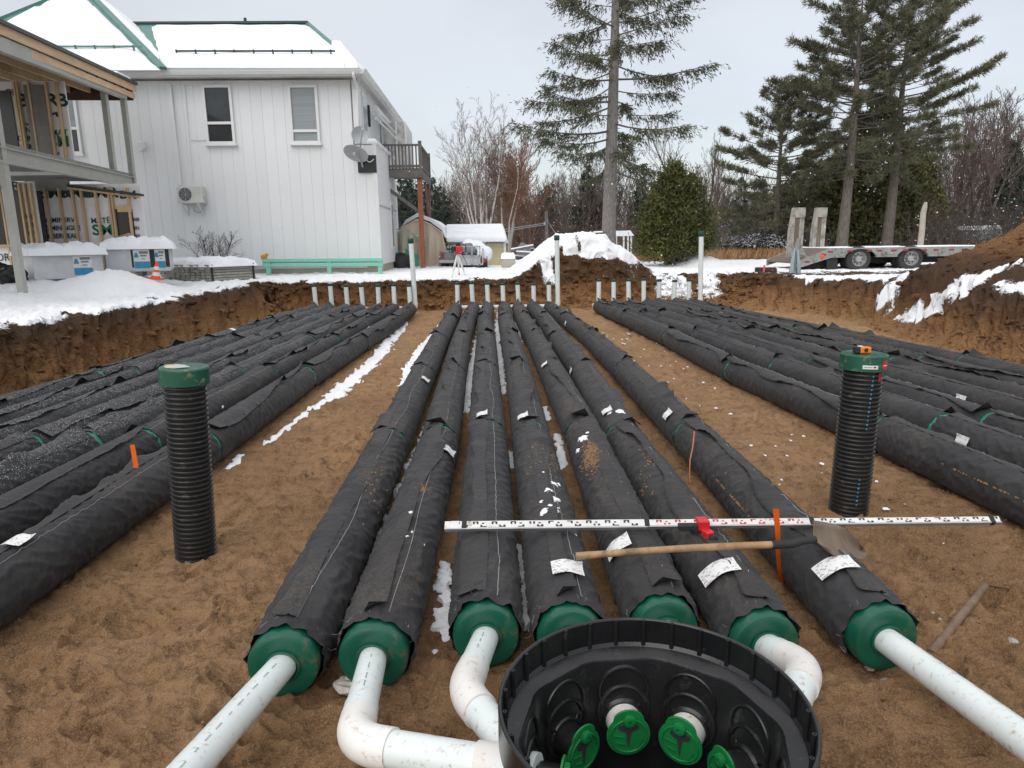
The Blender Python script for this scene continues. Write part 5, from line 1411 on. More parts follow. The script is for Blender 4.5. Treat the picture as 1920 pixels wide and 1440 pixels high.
nbld = wthing('framed_building', 'unfinished building with grey steel posts, wood studs and printed house wrap', 'building', (-11, 17, .9))
def col_(px, py, Y): return P(px, py, Y)
p1 = P(40, 530, 14.0); p2 = P(215, 337, 19.2); p3 = P(250, 343, 20.2); zf = P(15, 290, 14.0).z
zroof1, zroof2 = 6.02, 6.20
for p, zt in ((p1, 6.0), (p2, 6.25), (p3, 6.25)):
    q = MB(); q.bar((p.x, p.y, .6), (p.x, p.y, zt), .13, .13, (0, 1, 0)); q.build('steel_post', M_STEELP, nbld)
    q = MB(); q.box((p.x + .0, p.y - .0, zf - .15), (.19, .19, .03)); q.build('splice_plate', M_STEELP, nbld)
drn = (p3 - p1); drn.z = 0; drn.normalize()
pa = p1 - drn * 4
q = MB()
for dz in (-.13, .13): q.bar(Vector((pa.x, pa.y, zf + dz)), Vector((p3.x, p3.y, zf + dz)), .16, .022)
q.bar(Vector((pa.x, pa.y, zf)), Vector((p3.x, p3.y, zf)), .02, .26); q.build('floor_beam', M_STEELP, nbld)
inx = Vector((-1, -.15, 0)).normalized()
# floor decking seen from below
q = MB(); V = [Vector((pa.x, pa.y, zf + .15)), Vector((p3.x, p3.y, zf + .15)), Vector((p3.x, p3.y, zf + .15)) + inx * 3.4, Vector((pa.x, pa.y, zf + .15)) + inx * 3.4]
q.prism(V, (0, 0, .08)); q.build('floor_deck', M_GALV, nbld)
for k in range(8):
    a = pa.lerp(p3, (k + .5) / 8); q = MB(); q.bar(Vector((a.x, a.y, zf + .06)), Vector((a.x, a.y, zf + .06)) + inx * 3.4, .05, .16); q.build('floor_joist', M_GALV, nbld)
# roof: fascia, membrane edge, sheathing, joists, steel beam
f2 = P(253, 166, 20.7); f1 = P(0, 55, 13.6); fd = (f1 - f2); f0 = f2 + fd * 1.5
hN = .30
q = MB(); q.bar(f2, f0, .05, .17); q.build('fascia_board', M_LUMB, nbld)
q = MB(); q.bar(f2 + Vector((-.06, .03, -.19)), f0 + Vector((-.06, .03, -.19)), .05, .14); q.build('fascia_board', M_LUMB, nbld)
q = MB(); q.bar(f2 + Vector((.03, 0, .12)), f0 + Vector((.03, 0, .12)), .12, .07); q.build('membrane_edge', M_DKMETAL, nbld)
q = MB(); V = [f2 + Vector((0, 0, .085)), f0 + Vector((0, 0, .085)), f0 + Vector((-4.0, -.6, .085)), f2 + Vector((-4.0, -.6, .085))]; q.prism(V, (0, 0, .05)); q.build('roof_sheathing', M_OSB, nbld)
q = MB(); V = [f2 + Vector((-.05, -.05, .15)), f2.lerp(f0, .1) + Vector((-.05, 0, .16)), f2.lerp(f0, .1) + Vector((-2, 0, .16)), f2 + Vector((-2, -.1, .15))]; q.prism(V, (0, 0, .13)); q.build('roof_snow', M_SNOW, nbld, .04, 2)
for k in range(1, 7):
    off = Vector((-.14 - .52 * k, -.1 * k * .5, -.03)); q = MB(); q.bar(f2 + off, f0 + off, .045, .2); q.build('roof_joist', M_LUM, nbld)
for k in range(18):
    a = f2.lerp(f0, (k + .4) / 18) + Vector((-.03, 0, -.04)); q = MB(); q.bar(a, a + Vector((-.62, -.1, 0)), .04, .14); q.build('blocking', M_OSB, nbld)
g2, g1 = P(232, 176, 20.2), P(0, 84, 13.7); gd = g1 - g2
q = MB(); q.bar(g2, g2 + gd * 1.5, .14, .26); q.build('roof_beam', M_STEELP, nbld)
q = MB(); q.prism([f2 + Vector((-.1, .02, -.3)), f2 + Vector((-.1, .02, .08)), f2 + Vector((-4, -.5, .08)), f2 + Vector((-4, -.5, -.36))], (0, .05, 0)); q.build('end_wall', M_OSB, nbld)
def FR(Y): return lambda px, py: P(px, py, Y)
def panel(nm, fn, x0, x1, y0, y1, mt, th=.04, dy=0):
    a, b = fn(x0, y1), fn(x1, y0); q = MB(); q.box(((a.x + b.x) / 2, a.y + dy, (a.z + b.z) / 2), (b.x - a.x, th, b.z - a.z)); return q.build(nm, mt, nbld)
up_, lo_, lo2 = FR(17.5), FR(18.2), FR(17.4)
panel('wrap_panel', up_, -90, 119, 152, 330, M_WRAP, .05, .03); panel('wrap_panel', lo_, 66, 262, 344, 512, M_WRAP, .05, .03); panel('wrap_panel', lo2, -90, 62, 340, 520, M_WRAP, .05, .03)
panel('window_opening', up_, -60, 20, 170, 288, M_VOID, .03, -.01); panel('window_opening', lo2, -60, 40, 356, 462, M_VOID, .03, -.01)
panel('door_opening', lo_, 226, 248, 392, 470, M_VOID, .03, -.01)
panel('corner_gap', lo_, 63, 76, 344, 512, M_VOID, .03, -.012)
panel('door_header', lo_, 224, 247, 386, 398, M_LUM, .10, -.05)
panel('window_sill', lo2, -60, 52, 458, 464, M_LUM, .1, -.05)
panel('concrete_band', lo_, 50, 130, 336, 358, M_GALV, .05, -.03)
q = MB(); q.bar(lo_(130, 348) + Vector((0, -.06, 0)), P(268, 366, 18.0), .10, .06); q.build('flashing', M_DKMETAL, nbld)
q = MB(); q.bar(lo_(130, 353) + Vector((0, -.04, 0)), P(262, 370, 18.1), .09, .045); q.build('top_plate', M_LUM, nbld)
def stud(fn, x, y0, y1, dy=-.05, w=.042):
    a, b = fn(x, y1), fn(x, y0); q = MB(); q.bar((b.x, b.y + dy, a.z), (b.x, b.y + dy, b.z), w, .09, (0, 1, 0)); q.build('wall_stud', M_LUM, nbld)
for x in (86, 112, 136, 153, 180, 205, 210, 240): stud(lo_, x, 352, 512)
for x in (2, 38, 48, 58): stud(lo2, x, 344, 510)
for x in (29, 34, 56, 88, 107): stud(up_, x, 154, 322)
panel('plastic_strip', up_, 69, 86, 160, 310, mat('dusty_film', (.17, .155, .14), .4, (.13, .12, .11), 5), .02, -.07)
TXT = Matrix.Rotation(math.pi / 2, 4, 'X')
def wrap_text(fn, px, py, txt, size, mt, bold=.02, sq=1.0, dy=-.008):
    c = fn(px, py); letters('printed_lettering', txt, size, mt, nbld, Matrix.Translation((c.x, c.y + dy, c.z)) @ TXT, bold * .35, sq)
wrap_text(up_, 70, 189, 'BMR', .40, M_WRAPG, .03, 1.25); wrap_text(up_, 116, 189, 'B', .40, M_WRAPG, .03, 1.25)
wrap_text(up_, 60, 244, 'MINERVE', .17, M_NAVY, .012, .9); wrap_text(up_, 60, 260, 'NOMININGUE', .17, M_NAVY, .012, .8); wrap_text(up_, 58, 276, 'HUBERDEAU', .17, M_NAVY, .012, .8)
wrap_text(up_, 112, 249, 'MAT', .19, M_WRAPG2, .01, 1.0); wrap_text(up_, 112, 266, 'SM', .34, M_WRAPG2, .025, 1.1)
wrap_text(up_, 21, 174, 'OR', .22, M_WRAPG, .004, .8)
wrap_text(lo_, 103, 363, 'BMR', .34, M_WRAPG, .03, 1.25); wrap_text(lo_, 142, 362, 'BMR', .34, M_WRAPG, .03, 1.25); wrap_text(lo_, 190, 362, 'BMR', .34, M_WRAPG, .03, 1.25); wrap_text(lo_, 240, 366, 'BM', .26, M_WRAPG, .03, 1.2)
wrap_text(lo_, 113, 413, 'LA MINERVE', .165, M_NAVY, .013, .98); wrap_text(lo_, 114, 428, 'NOMININGUE', .165, M_NAVY, .013, .93); wrap_text(lo_, 115, 443, 'HUBERDEAU', .165, M_NAVY, .013, .93)
wrap_text(lo_, 193, 414, 'MAT\u00c9R', .19, M_WRAPG2, .010, 1.0); wrap_text(lo_, 193, 432, 'SM', .36, M_WRAPG2, .03, 1.2)
wrap_text(lo2, 25, 483, 'DRYline', .26, M_WRAPG, .004, .9); wrap_text(lo2, 53, 407, 'ERVE', .15, M_NAVY, .01, .7); wrap_text(lo2, 54, 422, 'NGUE', .15, M_NAVY, .01, .7); wrap_text(lo2, 54, 437, 'DEAU', .15, M_NAVY, .01, .7)
wrap_text(lo_, 254, 412, 'MINER', .12, M_NAVY, .008, .6); wrap_text(lo_, 255, 428, 'MIN', .12, M_NAVY, .008, .8); wrap_text(lo_, 256, 443, 'UBER', .12, M_NAVY, .008, .7); wrap_text(lo2, 10, 350, 'BMR', .30, M_WRAPG, .02, 1.2)
for fn, pts in ((up_, [(42, 226), (50, 232), (57, 230), (62, 227), (60, 234), (52, 235), (45, 231)]), (up_, [(92, 217), (101, 211), (108, 210), (110, 219), (106, 219), (104, 214), (94, 219)]), (up_, [(92, 298), (98, 290), (106, 284), (112, 287), (106, 293), (101, 300), (93, 303)])):
    q = MB(); q.prism([fn(x, y) + Vector((0, -.006, 0)) for x, y in pts], (0, -.002, 0)); q.build('printed_blade', M_NAVY, nbld)

# ------------------------------------------------------------------ materials on the snow in front of it
M_PACK = mat('white_wrapping', (.56, .57, .585), .35, (.47, .48, .50), 3, .4, 9)
M_CYAN = mat('blue_band', (.03, .26, .46), .4)
def lumpy_top(poly, z, th, sd, name, parent, over=.06):
    """snow cap: soft lumpy pillow over a rectangle given by 4 plan points"""
    A_, B_, C_, D_ = [Vector((p[0], p[1], 0)) for p in poly]; m = 26; V = []
    for j in range(m + 1):
        for i in range(m + 1):
            u, v = (i / m) * (1 + 2 * over) - over, (j / m) * (1 + 2 * over) - over
            p = (A_ * (1 - u) + B_ * u) * (1 - v) + (D_ * (1 - u) + C_ * u) * v
            ed = min(i, m - i, j, m - j) / m
            h = th * (min(1, ed * 7) ** .5) * (1 + .95 * float(fbm2(np.array([u * 5 + sd]), np.array([v * 4.0 + sd]), 3, sd)[0])) - .07 * (ed == 0)
            V.append((p.x, p.y, z + h))
    q = MB(); q.add(V, [(j * (m + 1) + i, j * (m + 1) + i + 1, (j + 1) * (m + 1) + i + 1, (j + 1) * (m + 1) + i) for j in range(m) for i in range(m)], True)
    return q.build(name, M_SNOW, parent)
def pack(label, a, b, depth, h, marks, sd):
    a, b = Vector(a), Vector(b); t = wthing('wrapped_pallet', label, 'pallet', (a + b) / 2, 'white wrapped pallets under snow')
    ux_ = (b - a); ux_.z = 0; L = ux_.length; ux_.normalize(); bk = Vector((-ux_.y, ux_.x, 0)) * depth
    z0 = min(a.z, b.z); a.z = b.z = z0
    for k in (0.04, .5, .96):
        c = a.lerp(b, k); gz_ = max(min(ground_z(c.x, c.y), a.z) - .06, a.z - .07); hh_ = a.z + .10 - gz_; q = MB(); q.bar(Vector((c.x, c.y, gz_ + hh_ / 2)) + bk * .02, Vector((c.x, c.y, gz_ + hh_ / 2)) + bk, .10, hh_); q.build('runner', M_OLDWOOD, t)
    q = MB(); q.prism([a + Vector((0, 0, .05)), b + Vector((0, 0, .05)), b + bk + Vector((0, 0, .05)), a + bk + Vector((0, 0, .05))], (0, 0, h + .06)); q.build('wrapped_load', M_PACK, t, .03, 2)
    fw = -bk.normalized()
    for u0, u1, kind in marks:
        for z_0, z_1, mt, nm in ((.13, .13 + h * .28, M_CYAN, 'blue_band'), (.13 + h * .30, .11 + h * .82, M_STICK, 'white_label')) if kind == 'l' else ((.15, .1 + h * .85, M_PRINT_K, 'dark_label'),):
            q = MB(); A0, B0 = a.lerp(b, u0) + fw * .006, a.lerp(b, u1) + fw * .006
            q.add([A0 + Vector((0, 0, z_0)), B0 + Vector((0, 0, z_0)), B0 + Vector((0, 0, z_1)), A0 + Vector((0, 0, z_1))], [(0, 1, 2, 3)]); lb = q.build(nm, mt, t)
            if nm == 'white_label':
                q = MB(); c0 = a.lerp(b, u0 + (u1 - u0) * .16) + fw * .009 + Vector((0, 0, .13 + h * .56)); s = h * .10
                q.add([c0 - ux_ * s + Vector((0, 0, -s)), c0 + ux_ * s + Vector((0, 0, -s)), c0 + ux_ * s * .4 + Vector((0, 0, s)), c0 - ux_ * s * .4 + Vector((0, 0, s))], [(0, 1, 2, 3)]); q.build('blue_emblem', M_CYAN, lb)
                q = MB()
                for r_ in range(3):
                    z_ = .13 + h * (.62 - .12 * r_); q.add([a.lerp(b, u0 + (u1 - u0) * (.36 + .05 * r_)) + fw * .009 + Vector((0, 0, z_)), a.lerp(b, u1 - (u1 - u0) * (.08 + .1 * r_)) + fw * .009 + Vector((0, 0, z_)), a.lerp(b, u1 - (u1 - u0) * (.08 + .1 * r_)) + fw * .009 + Vector((0, 0, z_ + h * (.10 - .03 * r_))), a.lerp(b, u0 + (u1 - u0) * (.36 + .05 * r_)) + fw * .009 + Vector((0, 0, z_ + h * (.10 - .03 * r_)))], [(0, 1, 2, 3)])
                tag(q.build('printed_line', M_PRINT_G, lb), kind='stuff')
    lumpy_top([a, b, b + bk, a + bk], z0 + .10 + h, .17, sd, 'snow_cap', t, .08)
    return t
zp = .98
A0, B0 = P(66, 530, 15.4), P(197, 516, 16.4); pack('white wrapped pallet with one blue label, left one under lumpy snow', A0, B0, 1.3, .54, [(.56, .83, 'l')], 11)
A0, B0 = P(200, 515, 16.7), P(322, 510, 17.2); pack('white wrapped pallet with a row of blue labels, behind the traffic cone', A0, B0, 1.3, .55, [(.40, .43, 'd'), (.44, .68, 'l'), (.685, .76, 'd'), (.765, .92, 'l'), (.925, .985, 'd')], 12)
# bundle of grey boards, ends to the left
c0, cL, cR = P(397, 530, 19.0), P(303, 523, 20.0), P(482, 521, 20.2)
lum = wthing('board_bundle', 'strapped bundle of weathered grey boards under a snow cap', 'lumber', c0)
dR = (cR - c0); dR.z = 0; dL = (cL - c0); dL.z = 0; nc_, nr_ = 10, 6; zt_ = P(397, 496, 19.0).z; z0_ = c0.z + .04; bh = (zt_ - z0_) / nr_
M_GBOARD = mat('grey_boards', (.36, .35, .31), .8, (.27, .26, .22), 6, .2, 40, rnd=.2)
for r_ in range(nr_):
    for k in range(nc_):
        s = c0 + dL * ((k + .5) / nc_) - dR.normalized() * random.uniform(0, .04); s.z = z0_ + bh * (r_ + .5)
        q = MB(); q.bar(s, s + dR, dL.length / nc_ * random.uniform(.80, .92), bh * random.uniform(.76, .90)); q.build('board', M_GBOARD, lum)
for u in (.08, .5, .92):
    a = c0 + dR * u; gz_ = ground_z(a.x, a.y) - .06; q = MB(); q.bar(Vector((a.x, a.y, (gz_ + z0_) / 2)) + dL * .03, Vector((a.x, a.y, (gz_ + z0_) / 2)) + dL * .97, .14, z0_ - gz_ + .01); q.build('bearer', M_OLDWOOD, lum)
for u in (.02, .92):
    q = MB(); a = c0 + dR * u; o_ = Vector((dR.y, -dR.x, 0)).normalized() * .02
    q.bar(Vector((a.x, a.y, z0_)) + o_, Vector((a.x, a.y, zt_)) + o_, .05, .02, (0, 1, 0)); q.build('strap', M_RUBBER, lum)
lumpy_top([cL, c0, cR, cL + dR], zt_, .15, 14, 'snow_cap', lum, .03)
# traffic cone
c = P(292, 524, 16.2); cn = wthing('traffic_cone', 'orange traffic cone with white bands leaning by the pallets', 'traffic cone', c)
hC = P(300, 490, 16.2).z - c.z; M4 = Matrix.Translation(c) @ Matrix.Rotation(.18, 4, 'Y')
M_CONE = mat('cone_orange', (.80, .10, .02), .45)
q = MB(); q.box(M4 @ Vector((0, 0, .02)), (.26, .26, .035), M4.to_3x3()); q.build('base', M_CONE, cn)
rr_ = lambda z: .105 - .08 * z / hC
for z0, z1, mt, nm in ((.03, hC * .22, M_CONE, 'cone_body'), (hC * .22, hC * .42, M_STICK, 'white_band'), (hC * .42, hC * .56, M_CONE, 'cone_body'), (hC * .56, hC * .74, M_STICK, 'white_band'), (hC * .74, hC, M_CONE, 'cone_body')):
    q = MB(); q.lathe([(0, z0), (rr_(z0), z0), (rr_(z1), z1), (0, z1)], 18, M4); q.build(nm, mt, cn)
# black sack
def lump(name, c, r, mt, label, cat, sz=.7, sd=3, amp=.5, fr=1.6):
    bm = bmesh.new(); bmesh.ops.create_icosphere(bm, subdivisions=4, radius=r)
    for v in bm.verts:
        n = v.co / r; v.co *= 1 + amp * float(noise2(n.x * fr + sd, n.y * fr + n.z * 1.3, sd)) + amp * .3 * float(noise2(n.x * 6, n.y * 6 + n.z * 5, sd + 1)); v.co.z *= sz
    for f in bm.faces: f.smooth = True
    me = bpy.data.meshes.new(name); bm.to_mesh(me); bm.free(); o = link(name, me, mt); o.location = c; return tag(o, label, cat)
lump('refuse_sack', P(12, 516, 15.2), .33, mat('black_poly', (.015, .015, .016), .3, None, 5, .6, 14), 'crumpled black plastic sack beside the nearest steel post', 'sack')
lump('paper_sack', P(239, 456, 17.3), .2, mat('kraft_paper', (.34, .24, .16), .8, (.27, .185, .12), 5), 'beige paper sack in the doorway behind the pallets', 'sack', 1.1, 5, .25)
# ------------------------------------------------------------------ things standing about the yard
def GR(px, py):                   # where the sight line through a pixel meets the snowy ground
    r = ray(px, py); ys = np.linspace(18.0, 130.0, 1500)
    t = ys / r.y
    g = heights(t * r.x, ys, False)[0]; z = CAM_H + t * r.z
    k = int(np.argmax(z < g)) if (z < g).any() else 1499
    return Vector((float(t[k] * r.x), float(ys[k]), float(g[k])))
M_CANVAS = mat('beige_canvas', (.64, .53, .41), .75, (.53, .43, .32), 1.6, .35, 4, stretch=(2, 2, .5))
M_YELLOW = mat('pale_yellow_siding', (.64, .58, .36), .55, (.59, .53, .32), 3)
M_RUST = mat('rusty_iron', (.075, .03, .022), .8, (.04, .02, .016), 10, .3, 40)
M_TYRE = mat('tyre_rubber', (.028, .027, .026), .8, (.045, .042, .04), 8, .3, 40)
M_TRAILER = mat('chalky_grey_paint', (.31, .325, .305), .6, (.24, .25, .235), 4, .1, 30, dirt=(.17, .13, .10), dirt_amt=.3, ds=5)
M_REFL = mat('red_reflector', (.30, .035, .04), .3)
M_AMBER = mat('amber_lamp', (.75, .14, .03), .3)
M_DECK = mat('dirty_ramp_planks', (.115, .085, .068), .85, (.20, .16, .13), 5, .3, 30, stretch=(4, 4, .5))
M_RAMP = mat('weathered_ramp_paint', (.40, .39, .34), .7, (.31, .30, .26), 5, .2, 30, dirt=(.16, .13, .1), dirt_amt=.35, ds=4)
# shelter tent
g = GR(800, 499); Y = g.y
t = wthing('canvas_shelter', 'beige canvas garage tent with snow on its roof behind the balcony posts', 'tent', g)
f = lambda x, y, d=0: P(x, y, Y) + Vector((0, d, 0))
pf = [f(741, 501), f(742, 441), f(760, 424), f(783, 411), f(806, 420), f(829, 436), f(838, 501)]
q = MB(); V = [p for d in (0, 1, 2, 3, 4, 5, 6) for p in [v + Vector((.08 * math.sin(i * 2.1 + d) * (d > 0), d, .03 * math.sin(d * 2.4 + i))) for i, v in enumerate(pf)]]; n = len(pf)
q.add(V, [(d * n + i, d * n + i + 1, (d + 1) * n + i + 1, (d + 1) * n + i) for d in range(6) for i in range(n - 1)], True); q.build('canvas_cover', M_CANVAS, t)
q = MB(); m_ = 22; V = []
xs = np.linspace(742, 837, m_)
for j in range(9):
    for i in range(m_):
        topy = np.interp(xs[i], [741, 760, 783, 806, 829, 838], [441, 424, 411, 420, 436, 470]); y = 501 + (topy - 501) * j / 8
        V.append(f(xs[i], y, -.05 + .10 * math.sin(i * 1.7) * (1 - j / 9) + .05 * math.sin(i * .6 + 2)))
q.add(V, [(j * m_ + i, j * m_ + i + 1, (j + 1) * m_ + i + 1, (j + 1) * m_ + i) for j in range(8) for i in range(m_ - 1)], True); q.build('front_curtain', M_CANVAS, t)
q = MB(); q.tube([p + Vector((0, -.1, 0)) for p in pf], .035, 6); q.build('frame_hoop', M_CANVAS, t)
q = MB(); pr_ = [f(744, 440), f(760, 422.5), f(783, 409), f(806, 418), f(828, 434), f(834, 448)]; V = [p + Vector((0, d, .05)) for d in (.1, 6) for p in pr_] + [p + Vector((0, d, .20 if i not in (0, 5) else .04)) for d in (.1, 6) for i, p in enumerate(pr_)]
q.add(V, [(12 + i, 13 + i, 19 + i, 18 + i) for i in range(5)] + [(i, i + 1, 13 + i, 12 + i) for i in range(5)], True); q.build('roof_snow', M_SNOW, t)
# shed
g = GR(900, 496); Y = g.y
t = wthing('shed', 'pale yellow shed with thick snow on its low roof', 'shed', g)
a, b = P(836, 497, Y), P(948, 456, Y); hw = b.z - a.z
q = MB(); q.box(((a.x + b.x) / 2, Y + 1.6, a.z + hw / 2 - .1), (b.x - a.x, 3.2, hw + .2)); q.build('wall', M_YELLOW, t)
for k in range(13):
    z = a.z + hw * (k + .5) / 13; q = MB(); q.box(((a.x + b.x) / 2, Y - .012, z), (b.x - a.x, .02, hw / 13 - .02), Matrix.Rotation(.10, 3, 'X')); q.build('clapboard', M_YELLOW, t)
q = MB(); q.box((b.x - .03, Y - .04, a.z + hw / 2), (.10, .06, hw)); q.build('corner_trim', M_TRIM, t)
r0, r1 = P(834, 457, Y - .35), P(953, 455, Y - .35); rt0, rt1 = P(834, 429, Y + 1.6), P(950, 426, Y + 1.6)
q = MB(); q.prism([r0, rt0, rt0 + Vector((0, 1.9, -.9)), r0 + Vector((0, 3.8, 0))], (r1.x - r0.x, 0, 0)); q.build('roof', M_TRIM, t)
q = MB(); up = Vector((0, 0, .02)); q.prism([r0 + up + Vector((.05, -.08, 0)), r0 + Vector((.05, -.05, .28)), rt0 + Vector((.05, 0, .20)), rt0 + Vector((.05, 1.9, -.7)), rt0 + Vector((.05, 1.9, -.9)), rt0 + Vector((.05, 0, .02))], (r1.x - r0.x - .1, 0, 0)); q.build('roof_snow', M_SNOW, t, .10, 3)
# pickup and rail trailer in front of the shed
g = GR(848, 499); Y = g.y; f = lambda x, y, d=0: P(x, y, Y) + Vector((0, d, 0))
t = wthing('pickup_truck', 'grey pickup seen from behind, half hidden by the tent', 'pickup', g)
M_CAR = mat('grey_car_paint', (.22, .235, .25), .35, (.19, .2, .215), 5, dirt=(.35, .33, .3), dirt_amt=.2)
q = MB(); q.prism([f(826, 488), f(868, 488), f(868, 470), f(826, 470)], (0, 2.0, 0)); q.build('tailgate', M_CAR, t, .05, 2)
q = MB(); q.prism([f(828, 470, 1.6), f(864, 470, 1.6), f(857, 446, 1.8), f(835, 446, 1.8)], (0, 1.7, 0)); q.build('cab', M_CAR, t, .08, 2)
q = MB(); q.prism([f(833, 466, 1.58), f(860, 466, 1.58), f(855, 450, 1.72), f(837, 450, 1.72)], (0, .05, 0)); q.build('rear_window', M_BLIND, t)
for x in (830, 864):
    q = MB(); q.prism([f(x - 3, 484, -.03), f(x + 3, 484, -.03), f(x + 3, 473, -.03), f(x - 3, 473, -.03)], (0, .05, 0)); q.build('tail_lamp', M_REFL, t)
q = MB(); q.prism([f(824, 493, -.1), f(870, 493, -.1), f(870, 487, -.1), f(824, 487, -.1)], (0, .15, 0)); q.build('bumper', M_ALU, t)
for x in (833, 862):
    c = f(x, 493, .4); q = MB(); q.lathe([(0, -.13), (.30, -.13), (.36, -.09), (.36, .09), (.30, .13), (0, .13)], 20, Matrix.Translation(c) @ Matrix.Rotation(math.pi / 2, 4, 'Y')); q.build('wheel', M_TYRE, t)
g = GR(885, 501); Y = g.y; f = lambda x, y, d=0: P(x, y, Y) + Vector((0, d, 0))
t = wthing('utility_trailer', 'small grey rail trailer with snow covered load, tailgate towards the pit', 'trailer', g)
q = MB(); q.prism([f(862, 497), f(906, 497), f(906, 494), f(862, 494)], (0, 2.4, 0)); q.build('chassis', M_ALU, t)
q = MB()
for x in (862, 885, 899.5): q.bar(f(x, 497), f(x, 462), .04, .04, (0, 1, 0))
for y in (462, 480, 496): q.bar(f(862, y), f(900, y), .04, .04)
q.build('gate_frame', M_ALU, t)
q = MB(); q.prism([f(863, 496, .03), f(899, 496, .03), f(899, 481, .03), f(863, 481, .03)], (0, .02, 0)); q.build('mesh_panel', M_GREY, t)
for x in (863, 904):
    q = MB(); q.prism([f(x, 494), f(x, 466), f(x, 466, 2.3), f(x, 494, 2.3)], (.04, 0, 0)); q.build('side_rail', M_ALU, t)
m = lump('snow_load', f(884, 478, 1.3), .62, M_SNOW, None, None, .75, 4, .3); m.parent = t; m.location -= t.location
m = lump('dark_load', f(872, 476, .5), .42, M_PRINT_G, None, None, .8, 6, .4); m.parent = t; m.location -= t.location
for x in (858, 909):
    c = f(x, 493, 1.1); q = MB(); q.lathe([(0, -.09), (.26, -.09), (.31, -.06), (.31, .06), (.26, .09), (0, .09)], 20, Matrix.Translation(c) @ Matrix.Rotation(math.pi / 2, 4, 'Y')); q.build('wheel', M_TYRE, t)
    q = MB(); q.tube([c + Vector((0, .38 * math.cos(a), .38 * math.sin(a))) for a in np.linspace(.3, 2.85, 8)], .06, 6); q.build('mudguard', M_SNOW, t)
    q = MB(); q.box(f(x, 488, .0), (.10, .05, .14)); q.build('tail_lamp', M_REFL, t)
# laser level on its tripod
hd = P(858, 468, 20.4); gz = ground_z(hd.x, 20.4)
t = wthing('laser_level', 'red laser level on a silver tripod at the far pit edge', 'laser level', (hd.x, 20.4, gz))
for x, y, dy in ((847, 523, -.25), (874, 524, -.15), (861, 515, .55)):
    ft = P(x, y, 20.4 + dy); 
    q = MB(); q.bar(hd + Vector((0, dy * .1, -.12)), ft.lerp(hd, .28), .055, .035); q.bar(ft.lerp(hd, .36), ft.lerp(hd, .02), .03, .025); lg = q.build('leg', M_ROD, t)
    q = MB(); q.tube([ft.lerp(hd, .07), ft - Vector((0, 0, .04))], [.025, .012], 8); q.build('foot', M_RED, lg)
q = MB(); q.lathe([(0, -.13), (.10, -.13), (.10, -.09), (.05, -.08), (0, -.08)], 16, Matrix.Translation(hd)); q.build('tripod_head', M_RED, t)
q = MB(); q.box(hd + Vector((.05, 0, .02)), (.20, .20, .17)); q.build('body', M_RED, t, .03, 2)
q = MB(); q.box(hd + Vector((-.12, 0, .02)), (.14, .16, .15)); q.build('battery', M_RUBBER, t, .02)
q = MB(); q.lathe([(0, .10), (.07, .10), (.07, .17), (.045, .19), (0, .19)], 16, Matrix.Translation(hd + Vector((.02, 0, 0)))); q.build('rotor', M_RUBBER, t)
for s in (-1, 1):
    q = MB(); q.tube([hd + Vector((s * .12, -.02, -.08)), hd + Vector((s * .24, -.02, -.07)), hd + Vector((s * .24, -.02, .12)), hd + Vector((s * .12, -.02, .14))], .018, 6); q.build('handle', M_RUBBER, t)
q = MB(); q.tube(bez(hd + Vector((.1, -.1, -.1)), hd + Vector((.4, -.1, -.55)), hd + Vector((.12, -.1, -.5)), 8), .008, 5); q.build('strap', M_RUBBER, t)
# concrete block, plank bench, rusty machine, pole, gazebo
g = GR(952, 503); a, b = P(940, 502, g.y), P(966, 481, g.y)
t = wthing('concrete_block', 'snow topped square concrete block on the yard', 'block', g)
q = MB(); q.box(((a.x + b.x) / 2, g.y + .3, (a.z + b.z) / 2), (b.x - a.x, .6, b.z - a.z)); q.build('block', M_CONC, t, .03)
lumpy_top([(a.x, g.y, 0), (b.x, g.y, 0), (b.x, g.y + .6, 0), (a.x, g.y + .6, 0)], b.z, .10, 21, 'snow_cap', t, .02)
Y = 42.0
t = wthing('plank_stack', 'long snow covered planks and pipes lying behind the concrete block', 'lumber', P(985, 497, Y))
for i, (x0, y0, x1, y1) in enumerate(((955, 484, 1015, 490), (960, 481, 1012, 487), (974, 490, 1004, 490), (958, 470, 1000, 462), (968, 474, 1005, 476))):
    q = MB(); q.bar(P(x0, y0, Y - .1 * i), P(x1, y1, Y - .1 * i), .2, .13); pl_ = q.build('plank', M_OLDWOOD, t); q = MB(); q.bar(P(x0, y0, Y - .1 * i) + Vector((0, 0, .1)), P(x1, y1, Y - .1 * i) + Vector((0, 0, .1)), .22, .07); q.build('snow_strip', M_SNOW, pl_)
for x in (978, 1001):
    q = MB(); q.bar(P(x, 491, Y), P(x, 499, Y), .12, .12, (0, 1, 0)); q.build('trestle_leg', M_OLDWOOD, t)
lump('dark_barrel', P(982, 472, 44), .45, M_PRINT_G, 'dark blue tarp bundle behind the plank stack', 'bundle', 1.2, 3, .2)
for x, lb in ((998, 'left upright tyre behind the snowy planks'), (1009, 'right upright tyre behind the snowy planks')):
    c = P(x, 471, 44); q = MB(); q.lathe([(.15, -.06), (.22, -.06), (.22, .06), (.15, .06)], 18, Matrix.Translation(c) @ Matrix.Rotation(math.pi / 2, 4, 'X'), True, True); tag(q.build('old_tyre', M_GREY), lb, 'tyre', 'tyres behind the planks')
Y = 27.0
t = wthing('rusty_machine', 'rusty brown machine bucket with snow on top showing over the mound', 'machine', P(1122, 458, Y))
f = lambda x, y, d=0: P(x, y, Y) + Vector((0, d, 0))
q = MB(); q.prism([f(1108, 440), f(1112, 436), f(1134, 435), f(1137, 441), f(1137, 462), f(1131, 462), f(1129, 447), f(1110, 446)], (0, .5, 0)); q.build('arm', M_RUST, t, .02)
